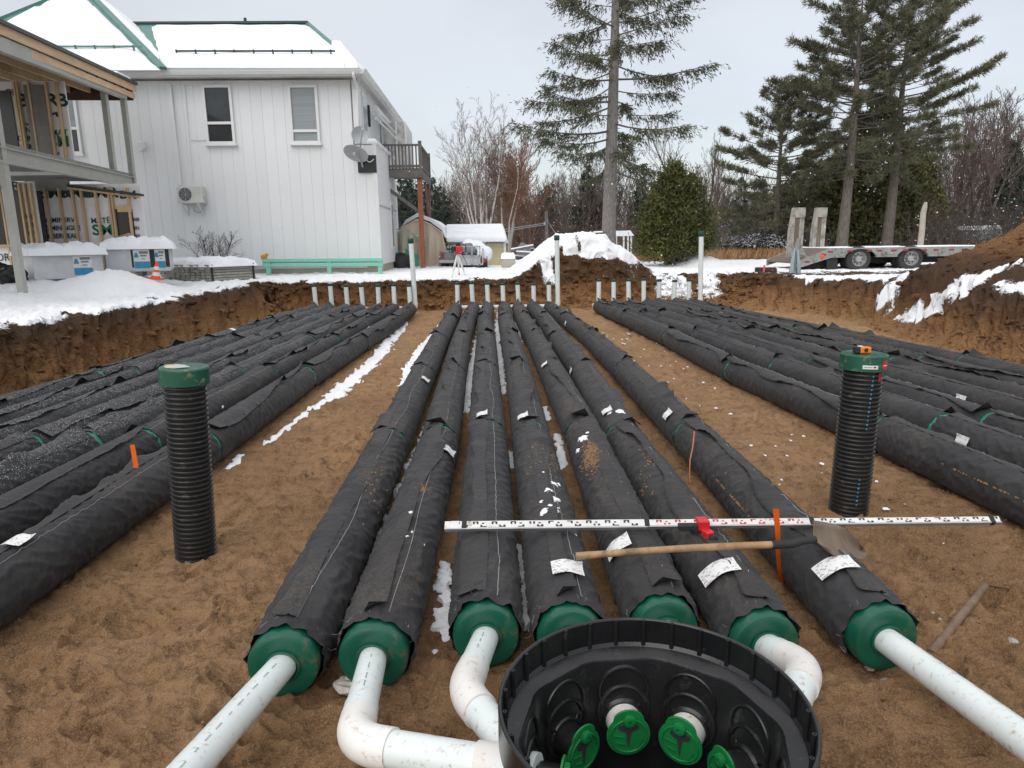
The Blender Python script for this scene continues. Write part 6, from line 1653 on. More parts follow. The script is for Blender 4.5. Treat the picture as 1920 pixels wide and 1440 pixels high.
q = MB(); q.prism([f(1112, 470), f(1118, 470), f(1118, 446), f(1112, 446)], (0, .3, 0)); q.build('post', M_RUST, t)
q = MB(); q.prism([f(1113, 436.5), f(1117, 433.5), f(1128, 433), f(1131, 435.5)], (0, .5, 0)); q.build('snow_cap', M_SNOW, t)
Y = 46.0
t = wthing('utility_pole', 'thin grey wooden utility pole with cables behind the snowy mound', 'pole', P(1025, 475, Y))
q = MB(); q.tube([P(1026, 490, Y), P(1024, 396, Y)], [.14, .11], 10); q.build('pole', M_OLDWOOD, t)
q = MB()
for dy in (0, 3): q.tube([P(1024, 418 + dy, Y), P(985, 424 + dy, Y - 1.5), P(940, 431 + dy * 1.5, Y - 3)], .016, 4)
q.tube([P(1025, 412, Y), P(1043, 440, Y - 4)], .014, 4); q.build('cable', M_GREY, t)
c = P(1021, 419, Y - .2); q = MB(); q.lathe([(0, -.1), (.06, -.1), (.06, .1), (0, .1)], 10, Matrix.Translation(c)); q.build('insulator', M_GREY, t)
Y = 42.0; g = P(1172, 482, Y); f = lambda x, y, d=0: P(x, y, Y) + Vector((0, d, 0))
t = wthing('garden_arbour', 'small white open arbour with snowy roof beside the big spruce trunk', 'arbour', g)
q = MB(); q.prism([f(1151, 443), f(1189, 442), f(1182, 432), f(1154, 433)], (0, 2.2, 0)); q.build('roof', M_SNOW, t)
for x in (1156, 1170, 1178, 1184):
    q = MB(); q.bar(f(x, 482, .1), f(x, 442, .1), .09, .09, (0, 1, 0)); q.build('post', M_TRIM, t)
# ------------------------------------------------------------------ low loader trailer
Y = 21.6; g = P(1625, 511, Y); f = lambda x, y, d=0: P(x, y, Y) + Vector((0, d, 0))
tr = wthing('lowbed_trailer', 'chalky grey low loader trailer with raised ramps and two axles', 'trailer', (g.x, Y, g.z))
zt_, zl_ = f(1640, 464).z, f(1640, 482).z
xa, xb = f(1560, 470).x, f(1880, 466).x
# side rail with wheel arches
wc = [(f(1613, 497), .385), (f(1711, 490), .385)]
wz = [f(1613, 494).z - .0, f(1711, 493).z]
def arch_poly(x0, x1, arches):
    pts = [(x0, zt_), (x1, zt_), (x1, zl_)]
    for cx, r in sorted(arches, reverse=True):
        for k in range(11):
            a = math.pi * k / 10; pts.append((cx + r * math.cos(a), zl_ + r * .52 * math.sin(a)))
    pts.append((x0, zl_)); return pts
wx = [f(1613, 490).x, f(1711, 490).x]
for d_ in (0, 2.5):
    q = MB(); q.prism([Vector((x, Y + d_, z)) for x, z in arch_poly(xa, xb, [(x, .50) for x in wx])], (0, .08, 0)); q.build('side_rail', M_TRAILER, tr)
q = MB(); q.box(((xa + xb) / 2, Y + 1.29, zt_ - .05), (xb - xa, 2.40, .06)); q.build('deck', M_DECK, tr)
q = MB(); q.box(((xa + xb) / 2, Y + 1.29, zt_ - .005), (xb - xa - .1, 2.2, .05)); q.build('deck_snow', M_SNOW, tr, .02)
q = MB(); q.box(((xa + xb) / 2, Y + 1.3, zl_ - .1), (xb - xa - .4, 1.2, .22)); q.build('chassis_beam', M_RUBBER, tr)
xt = f(1497, 500).x
for d_ in (0, 2.5):
    q = MB(); q.prism([Vector((xa - .002, Y + d_, zt_)), Vector((xa - .002, Y + d_, zl_)), Vector((xt, Y + d_, f(1497, 503).z)), Vector((xt, Y + d_, f(1497, 490).z))], (0, .08, 0)); q.build('sloping_tail', M_TRAILER, tr)
q = MB(); q.prism([Vector((xa, Y + .1, zt_ - .02)), Vector((xt, Y + .1, f(1497, 492).z)), Vector((xt, Y + .1, f(1497, 495).z)), Vector((xa, Y + .1, zt_ - .10))], (0, 2.4, 0)); q.build('tail_deck', M_DECK, tr)
q = MB(); q.prism([f(1500, 505, .3), f(1570, 484, .3), f(1570, 500, .3), f(1545, 503, .3)], (0, .1, 0)); q.prism([f(1552, 505, .05), f(1572, 505, .05), f(1572, 483, .05), f(1552, 483, .05)], (0, .08, 0)); q.build('mud_flap', M_RUBBER, tr)
for k, x in enumerate((1515, 1545, 1557, 1594, 1630, 1649, 1676, 1698, 1733, 1755, 1784, 1808)):
    y = 468.5 - .0 * x; zc = zt_ - .10; w = .16
    if x < 1560: zc = f(x, 499 - (x - 1497) * .45).z
    q = MB(); q.box((f(x, 470).x, Y - .006, zc), (w, .012, .05)); q.build('reflector_strip', M_REFL, tr)
c = f(1541, 481, -.02); q = MB(); q.lathe([(0, .03), (.055, .02), (.07, 0)], 18, Matrix.Translation(c) @ Matrix.Rotation(math.pi / 2, 4, 'X')); q.build('marker_lamp', M_AMBER, tr)
for x in (1577, 1659, 1764):
    c = f(x, 475, -.03); q = MB(); q.lathe([(.07 + .016 * math.cos(a), .016 * math.sin(a)) for a in np.linspace(0, 2 * math.pi, 7)[:-1]], 16, Matrix.Translation(c) @ Matrix.Rotation(math.pi / 2 - .2, 4, 'X'), True, True); q.build('tie_ring', M_TRAILER, tr)
for cx in wx:
    for d_ in (.06, .36, 1.95, 2.25):
        R = .40; M4 = Matrix.Translation((cx, Y + d_ + .14, g.z + R + .02)) @ Matrix.Rotation(math.pi / 2, 4, 'X')
        q = MB(); q.lathe([(.22, .11), (.24, .125), (.34, .13), (.385, .10), (R, .06), (R, -.06), (.385, -.10), (.34, -.13), (.22, -.11)], 36, M4); w_ = q.build('wheel', M_TYRE, tr)
        q = MB()
        for k in range(40):
            a = 2 * math.pi * k / 40; q.bar(M4 @ Vector((R * math.cos(a), R * math.sin(a), -.08)), M4 @ Vector((R * math.cos(a + .06), R * math.sin(a + .06), .08)), .02, .016)
        tag(q.build('tread', M_TYRE, w_), kind='stuff')
        q = MB(); q.lathe([(.235, .128), (.22, .10), (.205, .10), (.20, .02), (.12, .01), (.11, .05), (.09, .10), (.05, .105), (0, .105)], 28, M4); q.build('rim', M_ALU, w_)
        q = MB()
        for k in range(8):
            a = 2 * math.pi * k / 8; q.box(M4 @ Vector((.15 * math.cos(a), .15 * math.sin(a), .03)), (.03, .05, .03))
        tag(q.build('wheel_nut', M_RUBBER, w_), kind='stuff')
def ramp_(x0, x1, y0, y1, dd):
    a, b = P(x0, y1, Y + dd), P(x1, y0, Y + dd); w = b.x - a.x; h = b.z - a.z; s = w * .30
    t2 = MB(); 
    q = MB(); q.prism([Vector((a.x, Y + dd, a.z)), Vector((a.x + s, Y + dd, a.z)), Vector((a.x + s, Y + dd, b.z)), Vector((a.x + s * .75, Y + dd, b.z)), Vector((a.x + .02, Y + dd, a.z + h * .55))], (0, .22, 0)); rp_ = q.build('ramp', M_RAMP, tr)
    q = MB(); q.box((a.x + s + (w - s) / 2, Y + dd + .05, a.z + h * .90), (w - s, .12, h * .20)); q.build('ramp_head', M_RAMP, rp_)
    for k in range(4):
        ww = (w - s) / 4; q = MB(); q.box((a.x + s + ww * (k + .5), Y + dd + .06, a.z + h * .40), (ww * .93, .07, h * .80)); q.build('ramp_plank', M_DECK if k < 2 else M_RAMP, rp_)
ramp_(1478, 1511, 389, 482, .3); ramp_(1521, 1552, 389, 478, 1.7)
q = MB(); q.bar(f(1510, 468, .2), f(1518, 490, .1), .04, .04); q.bar(f(1498, 470, .2), f(1530, 488, .1), .04, .04); q.build('ramp_prop', M_TRAILER, tr)
# blue and white splintered stump, pale snag post, dark box with pink stake
g = GR(1488, 512); Y2 = min(g.y, 20.3); f = lambda x, y, d=0: P(x, y, Y2) + Vector((0, d, 0))
t = wthing('splintered_stump', 'pale blue and grey splintered stump standing before the raised ramps', 'stump', f(1488, 512))
M_STUMP = mat('blue_grey_wood', (.34, .36, .36), .8, (.21, .21, .205), 4, .4, 30, stretch=(5, 5, .7), dirt=(.18, .15, .13), dirt_amt=.4, ds=5)
M_STUMP2 = mat('pale_bluish_paint', (.30, .45, .53), .7, (.34, .37, .38), 8, .3, 30, stretch=(4, 4, .6))
q = MB(); q.tube([f(1486, 517), f(1487, 500), f(1492, 475), f(1496, 458), f(1498, 447)], [.13, .09, .08, .07, .05], 9); q.build('trunk', M_STUMP, t)
q = MB(); q.tube([f(1482, 512, -.08), f(1484, 490, -.08), f(1488, 466, -.08)], [.07, .055, .02], 7); q.build('splinter', M_STUMP2, t)
q = MB(); q.tube([f(1495, 512, -.1), f(1494, 492, -.12), f(1493, 468, -.1)], [.06, .05, .03], 7); q.build('splinter', M_STUMP2, t)
q = MB(); q.tube([f(1490, 472, -.05), f(1482, 460, -.05)], [.04, .02], 6); q.build('splinter', M_STUMP, t)
Y3 = 26.5
t = wthing('broken_snag', 'pale broken tree snag standing behind the trailer deck', 'snag', P(1728, 468, Y3))
M_SNAG = mat('bleached_wood', (.44, .39, .33), .8, (.33, .29, .24), 5, .3, 30, stretch=(3, 3, .6))
q = MB(); q.tube([P(1724, 475, Y3), P(1729, 430, Y3), P(1731, 400, Y3), P(1734, 388, Y3), P(1736, 379, Y3)], [.11, .105, .10, .09, .05], 10); q.build('trunk', M_SNAG, t)
g = GR(1441, 512); Y3 = g.y; f = lambda x, y, d=0: P(x, y, Y3) + Vector((0, d, 0))
o = MB(); o.prism([f(1426, 511), f(1458, 511), f(1457, 502), f(1427, 502)], (0, .5, 0)); t = o.build('dark_box', M_RUST, None, .02); tag(t, 'low dark brown box on the snow left of the stump', 'box')
q = MB(); q.bar(f(1429, 513, -.1), f(1431, 497, -.1), .05, .03, (0, 1, 0)); tag(q.build('pink_stake', mat('pink_paint', (.75, .12, .17), .6)), 'short pink stake leaning on the dark box', 'stake')
Yv = 40.0; f = lambda x, y, d=0: P(x, y, Yv) + Vector((0, d, 0))
t = wthing('parked_camper', 'snow topped grey camper on a yellow base beyond the right mound', 'camper', f(1858, 462))
q = MB(); q.prism([f(1834, 450), f(1880, 449), f(1880, 432), f(1834, 432)], (0, 2, 0)); q.build('body', M_GREY, t, .05)
q = MB(); q.prism([f(1832, 432), f(1881, 431), f(1876, 422), f(1838, 423)], (0, 2.1, 0)); q.build('snow_roof', M_SNOW, t, .05)
q = MB(); q.prism([f(1838, 445, -.03), f(1866, 444, -.03), f(1866, 436, -.03), f(1838, 437, -.03)], (0, .03, 0)); q.build('window', M_BLIND, t)
q = MB(); q.prism([f(1836, 462), f(1884, 460), f(1884, 450), f(1836, 450)], (0, 1.8, 0)); q.build('yellow_base', mat('buff_paint', (.60, .40, .16), .5), t)
for x in (1845, 1874):
    c = f(x, 465, .2); q = MB(); q.lathe([(0, -.1), (.33, -.1), (.33, .1), (0, .1)], 18, Matrix.Translation(c) @ Matrix.Rotation(math.pi / 2, 4, 'X')); q.build('wheel', M_TYRE, t)
# ------------------------------------------------------------------ trees
M_BARK = mat('grey_bark', (.17, .145, .125), .9, (.085, .07, .06), 6, .7, 22, stretch=(2.5, 2.5, .7))
M_BARKG = mat('pale_grey_bark', (.27, .25, .235), .9, (.15, .135, .125), 7, .7, 20, stretch=(2.5, 2.5, .7))
M_BARKD = mat('dark_twig_bark', (.075, .058, .050), .9, (.05, .04, .036), 5, rnd=.25)
M_BIRCH = mat('birch_bark', (.58, .54, .49), .8, (.36, .32, .28), 5, .2, 20, stretch=(1, 1, 3))
M_REDTW = mat('reddish_twigs', (.135, .090, .070), .9, (.095, .064, .052), 3, rnd=.2)
M_RUSTW = mat('rusty_birch_twigs', (.23, .125, .080), .9, (.16, .085, .055), 3)
M_GREYTW = mat('grey_brown_twigs', (.150, .122, .108), .9, (.105, .085, .075), 3, rnd=.3)
def needle(name, c1, c2, vs_=1.2): return mat(name, c1, .65, c2, vs_, spec=.3, rnd=.15)
M_SPRUCE = needle('spruce_needles', (.115, .118, .068), (.055, .062, .036))
M_PINE = needle('pine_needles', (.185, .180, .108), (.090, .094, .056))
M_CEDAR = needle('cedar_sprays', (.105, .108, .030), (.040, .048, .014), 1.6)
M_CEDAR2 = needle('bronzed_cedar_sprays', (.165, .150, .058), (.060, .068, .028), .9)
M_FIRD = needle('dark_fir_needles', (.048, .064, .046), (.024, .034, .026))
M_LARCH = needle('rusty_larch_twigs', (.20, .105, .050), (.13, .068, .036))
def cards(C, D, S, Wd, rs):
    n = len(C); D = D / np.linalg.norm(D, axis=1)[:, None]
    r = rs.normal(size=(n, 3)); s = np.cross(D, r); s /= np.linalg.norm(s, axis=1)[:, None] + 1e-9
    S = np.broadcast_to(S, (n,))[:, None]; Wd = np.broadcast_to(Wd, (n,))[:, None]
    V = np.stack([C, C + D * S * .45 + s * Wd * .5, C + D * S, C + D * S * .45 - s * Wd * .5], 1).reshape(-1, 3)
    return V, np.arange(n * 4).reshape(n, 4)
def conifer(seed, h, clear, prof, nb, slope, curl, tw, card, trunk_r, style='spruce', lean=(0, 0), side=None):
    rs = np.random.RandomState(seed); wood = MB()
    def tp(t): return Vector((lean[0] * t + .06 * math.sin(t * 5 + seed), lean[1] * t, h * t))
    wood_tr = MB(); ts = np.linspace(0, 1, 15)
    wood_tr.tube([tp(t) for t in ts], [trunk_r * (1 - .93 * t) * (1.25 if t == 0 else 1) for t in ts], 12)
    Cs, Ds, Ss = [], [], []; snow = []
    for i in range(nb):
        t = clear + (1 - clear) * ((i + rs.rand()) / nb) ** .95; az = i * 2.39996 + rs.normal(0, .5)
        L = max(.12, prof(t) * rs.uniform(.5, 1.2)); p0 = tp(min(t, .995))
        if side: L *= side(az, t)
        hd = Vector((math.cos(az), math.sin(az), 0)); sl, cu = slope(t) + rs.normal(0, .08), curl(t)
        pts = []
        bend = rs.normal(0, .18)
        for k in range(6):
            s = k / 5; pts.append(p0 + hd * (L * s) + Vector((-hd.y, hd.x, 0)) * (bend * L * s * s) + Vector((0, 0, L * (sl * s + cu * s * s))))
        rb = max(.007, .020 * L * .55)
        wood.tube(pts, [rb * (1 - .85 * k / 5) for k in range(6)], 4, False)
        A = np.array([tuple(p) for p in pts]); ntw = max(3, int(tw * L)); s0 = .18 if style == 'spruce' else .40
        if style == 'pine': s0 = .30
        for q_ in range(ntw):
            s = s0 + (1 - s0) * rs.rand() ** (.75 if style != 'pine' else .6); fi = s * 5; k = min(4, int(fi)); b = A[k] + (A[k + 1] - A[k]) * (fi - k); td = A[k + 1] - A[k]; td /= np.linalg.norm(td)
            sd_ = np.array([-hd.y, hd.x, 0]) * rs.choice([-1, 1])
            if style == 'spruce':
                d = td * rs.uniform(.3, 1.0) + sd_ * rs.uniform(.2, .9) + np.array([0, 0, -rs.uniform(.0, 1.5)]); lt = rs.uniform(.20, .85) * min(1, L / 1.6 + .3); nn = 9
                u = rs.rand(nn)[:, None]; Cc = b + d / np.linalg.norm(d) * lt * u + rs.normal(0, .02, (nn, 3)); Dd = d + rs.normal(0, .55, (nn, 3)) + np.array([0, 0, -.15])
            elif style == 'pine':
                d = td * rs.uniform(.5, 1) + sd_ * rs.uniform(.0, .7) + np.array([0, 0, rs.uniform(.1, .7)]); lt = rs.uniform(.10, .35); nn = 15; e = b + d / np.linalg.norm(d) * lt
                Cc = e + rs.normal(0, .05, (nn, 3)) - d * .05; Dd = d * .8 + rs.normal(0, .62, (nn, 3))
            Cs.append(Cc); Ds.append(Dd); Ss.append(card[0] * rs.uniform(.7, 1.25, nn))
            if rs.rand() < .05: snow.append((b, d))
    C, D, S = np.concatenate(Cs), np.concatenate(Ds), np.concatenate(Ss)
    V, F = cards(C, D, S, S * card[1], rs)
    return wood_tr, wood, np_mesh('needles', V, F, False), snow
def snow_bits(pts, rs, size=.05):
    C = np.array([p[0] for p in pts]) + np.array([0, 0, .02]); n = len(C)
    a = rs.uniform(0, 6.28, n); D = np.stack([np.cos(a), np.sin(a), rs.uniform(-.3, .3, n)], 1)
    V, F = cards(C, D, size * rs.uniform(.7, 1.8, n), size * rs.uniform(.5, .9, n), rs); return np_mesh('snow_bits', V, F, False)
def plant(name, label, cat, loc, parts, mt_wood, mt_leaf, group=None, kindname='tree'):
    t = thing(name, label, cat, loc, 0, group)
    tr_, wd, nm, sn = parts
    trk = tr_.build('trunk', mt_wood, t) if tr_ else None
    if wd: tag(wd.build('branches', M_BARK if mt_wood in (M_BARK, M_BARKG) else mt_wood, t), kind=None)
    if nm: link('crown', nm, mt_leaf, t)
    if sn and len(sn) > 8: tag(link('snow_bits', snow_bits(sn, np.random.RandomState(3)), M_SNOW, t), kind='stuff')
    return t
_gx, _gy = np.linspace(-45, 75, 241), np.linspace(18, 82, 161)
_gz = heights(*np.meshgrid(_gx, _gy), False)[0]
def gfast(x, y):
    i = int(np.clip((x + 45) / 120 * 240, 0, 240)); j = int(np.clip((y - 18) / 64 * 160, 0, 160))
    return float(_gz[j, i])
def base_at(px, Y): 
    p = P(px, 460, Y); return Vector((p.x, p.y, gfast(p.x, p.y) - .05))
def hgt(px, py, Y, b): return P(px, py, Y).z - b.z
# big spruce behind the mound
Y = 31.0; b = base_at(1143, Y); h = 18.5
def sprof(t): return float(np.interp(t, [.22, .30, .40, .52, .62, .75, .9, 1], [3.3, 4.0, 3.7, 3.6, 3.0, 2.3, 1.0, .2]))
sp = conifer(5, h, .215, sprof, 88, lambda t: float(np.interp(t, [.2, .35, .6, 1], [-.52, -.22, .0, .5])), lambda t: float(np.interp(t, [.2, .4, .7, 1], [.28, .20, .02, .0])), 30, (.18, .20), .34, 'spruce', (.05, 0))
plant('spruce_tree', 'tall sparse spruce with bare lower trunk behind the snowy mound', 'tree', b, sp, M_BARKG, M_SPRUCE)
# red pines on the right
def pprof(sc): return lambda t: sc * float(np.interp(t, [.30, .42, .58, .72, .88, 1], [1.5, 2.6, 3.4, 2.9, 1.9, .5]))
psl = lambda t: float(np.interp(t, [.3, .5, .8, 1], [-.16, -.02, .30, .9])); pcl = lambda t: float(np.interp(t, [.3, .6, 1], [.10, .16, .10]))
Y = 35.0; b = base_at(1578, Y); h = hgt(1625, -30, Y, b)
plant('red_pine', 'tall dark pine at left of the pair standing behind the trailer', 'tree', b, conifer(31, h, .30, pprof(1.06), 104, psl, pcl, 18, (.26, .12), .30, 'pine', (.1, 0)), M_BARK, M_PINE, 'tall pines behind the trailer')
Y = 36.5; b = base_at(1660, Y); h = hgt(1740, -25, Y, b)
plant('red_pine', 'tall leaning pine at right of the pair standing behind the trailer', 'tree', b, conifer(32, h, .30, pprof(1.06), 104, psl, pcl, 18, (.26, .12), .30, 'pine', (.35, .2)), M_BARK, M_PINE, 'tall pines behind the trailer')
Y = 39.0; b = base_at(1452, Y); h = hgt(1470, 168, Y, b)
plant('red_pine', 'shorter bushy pine left of the tall pair, behind the raised ramps', 'tree', b, conifer(33, h, .20, lambda t: 3.3 * float(np.interp(t, [.2, .4, .65, .85, 1], [.9, 1.0, .85, .5, .1])), 92, psl, pcl, 15, (.26, .13), .22, 'pine', (.1, 0)), M_BARK, M_PINE, 'tall pines behind the trailer')
# cedars: dense upright sprays round several stems
def cedar(seed, h, rx, lobes, n, card, stems, base=.12):
    rs = np.random.RandomState(seed); tr_ = MB()
    for k in range(stems):
        a = 6.28 * k / stems + rs.rand(); r = rx * .22
        tr_.tube([(r * .9 * math.cos(a), r * .6 * math.sin(a), 0), (r * 1.5 * math.cos(a), r * math.sin(a), h * .18), (r * 1.1 * math.cos(a), r * math.sin(a), h * .5)], [.11, .085, .04], 7)
    C = []; D = []
    for (lx, ly, lh, lr, share) in lobes:
        m = int(n * share); t = rs.rand(m) ** 1.25 * (1 - base) + base
        pr = np.interp(t, [0, base, .22, .42, .65, .85, 1.0], [.3, .78, 1.0, .98, .80, .50, .05]) * lr
        a = rs.rand(m) * 6.2832; rad_ = pr * (rs.rand(m) ** .38) * (1 + .30 * noise2(a * 2.3 + seed, t * 9, seed)) * (1 + .10 * noise2(a * 7, t * 25, seed + 1))
        x = lx * (1 - t * .2) + rad_ * np.cos(a); y = ly + rad_ * np.sin(a) * .8; z = t * lh
        C.append(np.stack([x, y, z], 1)); D.append(np.stack([np.cos(a) * .75, np.sin(a) * .75, .55 + .5 * rs.normal(size=m) * .6], 1) + rs.normal(0, .45, (m, 3)))
    C, D = np.concatenate(C), np.concatenate(D)
    cc = C[rs.choice(len(C), len(C) // 46)]; own = rs.randint(len(cc), size=len(C)); k_ = rs.rand(len(C)) < .72
    C = np.where(k_[:, None], cc[own] + rs.normal(0, 1, C.shape) * np.array([.19, .19, .17]), C); S = card[0] * rs.uniform(.6, 1.4, len(C)); V, F = cards(C, D, S, S * card[1], rs)
    return tr_, None, np_mesh('sprays', V, F, False), [(c, 0) for c in C[rs.choice(len(C), 60)]]
g = GR(1262, 494); Y = min(g.y, 37); b = base_at(1266, Y); h = hgt(1255, 312, Y, b); sx_ = Y / FPX
plant('cedar_shrub', 'rounded dense green cedar with several stems beside the dry grass', 'tree', b, cedar(41, h, 66 * sx_, [(-10 * sx_, 0, h, 55 * sx_, .5), (32 * sx_, .2, h * .90, 46 * sx_, .3), (-30 * sx_, -.3, h * .62, 46 * sx_, .2)], 28000, (.17, .24), 6, .16), M_BARK, M_CEDAR)
Y = 40.2; b = base_at(1632, Y); h = hgt(1640, 192, Y, b)
plant('cedar_tree', 'tall dark bronzed cedar between the two tall pine trunks', 'tree', b, cedar(42, h, 2.4, [(0, 0, h, 2.4, .5), (1.9, .3, h * .75, 1.9, .25), (-1.9, .3, h * .72, 1.9, .25)], 17000, (.30, .40), 3, .06), M_BARK, M_CEDAR2)

for k, (px, Y, ty, rx, lb) in enumerate(((1548, 43, 300, 2.1, 'dense bronzed cedar behind the right raised ramp'), (1486, 44, 335, 1.9, 'lower dark cedar behind the left raised ramp'), (1708, 42.5, 285, 2.0, 'dense dark cedar behind the broken snag'))):
    b = base_at(px, Y); h = hgt(px, ty, Y, b)
    plant('cedar_tree', lb, 'tree', b, cedar(45 + k, h, rx, [(0, 0, h, rx, .6), (rx * .6, .2, h * .7, rx * .8, .2), (-rx * .6, .2, h * .65, rx * .8, .2)], 8000, (.30, .38), 2, .05), M_BARK, M_CEDAR2 if k != 1 else M_PINE)

def bare(seed, h, r0, nl, spread, rise, lv=3, multi=1, fine=5, fr=.010, up=.75):
    rs = np.random.RandomState(seed); a, b_ = MB(), MB()
    def grow(p, d, L, r, lvl, mb):
        pts = [p]; n = 5 if lvl == 0 else 4
        for k in range(n):
            d = (d + Vector(rs.normal(0, .09 + .05 * lvl, 3)) + Vector((0, 0, .05 * up))).normalized(); pts.append(pts[-1] + d * (L / n))
        mb.tube(pts, [max(r * (1 - .80 * k / n), fr * .55) for k in range(n + 1)], 7 if lvl == 0 else (4 if lvl == 1 else 3), False)
        if lvl >= lv: return
        m = nl if lvl == 0 else fine
        for k in range(m):
            s = (.28 if lvl == 0 else .25) + (.70) * (k + rs.rand()) / m; fi = s * n; j = min(n - 1, int(fi)); q0 = pts[j].lerp(pts[j + 1], fi - j)
            ax = (pts[j + 1] - pts[j]).normalized(); e = Vector(rs.normal(0, 1, 3)); e = (e - ax * e.dot(ax)).normalized()
            nd = (ax * rs.uniform(.55, .95) + e * spread * rs.uniform(.6, 1.1) + Vector((0, 0, rise))).normalized()
            LL = L * (1 - .62 * s) * rs.uniform(.42, .66) * (1.0 if lvl else .95)
            grow(q0, nd, LL, max(fr, r * (1 - .8 * s) * .55), lvl + 1, b_)
    for m_ in range(multi):
        an = 6.28 * m_ / multi + rs.rand(); k = 0 if multi == 1 else .33
        grow(Vector((.12 * math.cos(an) * (multi > 1), .12 * math.sin(an) * (multi > 1), 0)), Vector((k * math.cos(an) * rs.uniform(.4, 1.2), k * math.sin(an), 1)).normalized(), h * rs.uniform(.8, 1.0), r0 * rs.uniform(.7, 1), 0, a)
    return a, b_
def bare_tree(name, label, loc, ab, m1, m2, group=None):
    t = thing(name, label, 'tree', loc, 0, group); ab[0].build('trunk', m1, t); ab[1].build('branches', m2, t); return t
# birch clump behind the shed
Yb = 44.0; b = base_at(905, Yb); h = hgt(905, 218, Yb, b)
bare_tree('birch_clump', 'pale many stemmed birch clump behind the snowy shed roof', b, bare(51, h, .10, 15, .60, .10, 3, 7, 5, .009), M_BIRCH, mat('pale_birch_twigs', (.23, .18, .155), .9, (.15, .115, .10), 3))
b = base_at(952, 46); h = hgt(950, 255, 46, b)
bare_tree('birch_clump', 'reddish brown twiggy birch right of the pale birch clump', b, bare(52, h, .09, 20, .45, .22, 3, 6, 7, .013), M_BIRCH, M_RUSTW)
b = base_at(985, 49); h = hgt(980, 320, 49, b)
bare_tree('birch_clump', 'small rusty brown birch left of the utility pole', b, bare(53, h, .08, 16, .45, .25, 3, 4, 6, .011), M_RUSTW, M_RUSTW)
b = base_at(1312, 42); h = hgt(1332, 218, 42, b)
bare_tree('bare_maple', 'tall bare grey maple behind the right of the round cedar', b, bare(54, h, .15, 16, .48, .28, 3, 2, 5, .009), M_BARKD, M_GREYTW)
# the wood beyond: copies of a few bare trees and firs
protos = []
for k in range(5):
    t = bare_tree('bare_tree', 'bare brown tree in the wood beyond the yard', (0, 0, 0), bare(60 + k, 7.0, .075, 13 + k, .55, .2, 3, 1 + (k % 3), 5, .012), M_BARKD, [M_GREYTW, M_REDTW, M_GREYTW, M_GREYTW, M_REDTW][k], 'bare trees of the wood'); protos.append(t)
firs = []
for k in range(3):
    pr = conifer(70 + k, 8.0, .05, lambda t: 1.9 * (1 - t) ** .8 + .12, 70, lambda t: -.25, lambda t: .15, 11, (.30, .30), .13, 'spruce')
    t = plant('fir_tree', 'dark snow flecked fir in the wood beyond the yard', 'tree', (0, 0, 0), pr, M_BARK, M_FIRD, 'firs of the wood'); firs.append(t)
rs = np.random.RandomState(99); used = set()
def place(pr, px, Y, topy, rz=None, sc=None):
    topy -= 14 if px < 1300 else 0
    b = base_at(px, Y); base_h = 7.0 if pr in protos else 8.0
    s = max(.3, (P(px, topy, Y).z - b.z) / base_h)
    o = pr if pr.name not in used else copy_tree(pr)
    used.add(pr.name); o.location = b; o.rotation_euler.z = rs.uniform(0, 6.28); o.scale = (s * rs.uniform(.85, 1.1),) * 2 + (s,); return o
for px, Y, ty in ((752, 48, 345), (772, 52, 352), (795, 50, 338), (815, 54, 345), (832, 52, 362), (850, 60, 372), (768, 58, 330), (1032, 62, 356), (1020, 60, 362), (1100, 58, 322), (1118, 64, 345), (1200, 56, 342), (1222, 60, 355), (1356, 62, 365), (1385, 52, 330), (1420, 60, 330), (1500, 58, 300), (1550, 60, 330), (1710, 58, 330), (1752, 62, 340), (1790, 60, 355), (1880, 46, 262), (1905, 50, 280), (1862, 56, 320), (1930, 48, 250), (1955, 52, 300), (690, 60, 380)):
    place(firs[rs.randint(3)], px, Y, ty)
for px, Y, ty in [(860, 56, 345), (880, 60, 330), (930, 58, 330), (1000, 58, 350), (1045, 56, 352), (1062, 60, 345), (1078, 56, 330), (1090, 62, 342), (1108, 58, 300), (1128, 60, 318), (1060, 66, 338), (1165, 60, 330), (1185, 58, 345), (1215, 62, 350), (1240, 60, 340), (1338, 50, 290), (1352, 54, 310), (1370, 46, 345), (1398, 50, 350), (1412, 46, 360), (1432, 52, 340), (1480, 56, 320), (1525, 52, 340),
                  (1725, 48, 300), (1745, 46, 270), (1762, 44, 235), (1780, 48, 215), (1800, 44, 205), (1815, 50, 190), (1832, 46, 195), (1850, 50, 180), (1868, 44, 165), (1885, 48, 175), (1902, 46, 190), (1918, 44, 160), (1938, 48, 180), (1960, 46, 190), (1790, 58, 250), (1840, 60, 240), (1890, 60, 230), (1740, 60, 290), (1775, 62, 270), (1010, 64, 345), (905, 66, 340), (825, 64, 350), (800, 62, 345), (1985, 48, 170), (2010, 50, 200), (1270, 62, 345), (1295, 60, 330), (720, 60, 360), (1560, 62, 350), (1690, 60, 340)]:
    place(protos[rs.randint(5)], px, Y, ty)
# larch glowing rusty behind the birches
b = base_at(958, 54); h = hgt(958, 285, 54, b)
plant('larch_tree', 'rusty orange larch behind the reddish birch', 'tree', b, conifer(81, h, .1, lambda t: 1.7 * (1 - t) ** .8 + .1, 60, lambda t: -.05, lambda t: .1, 9, (.26, .16), .12, 'spruce'), M_BARK, M_LARCH)
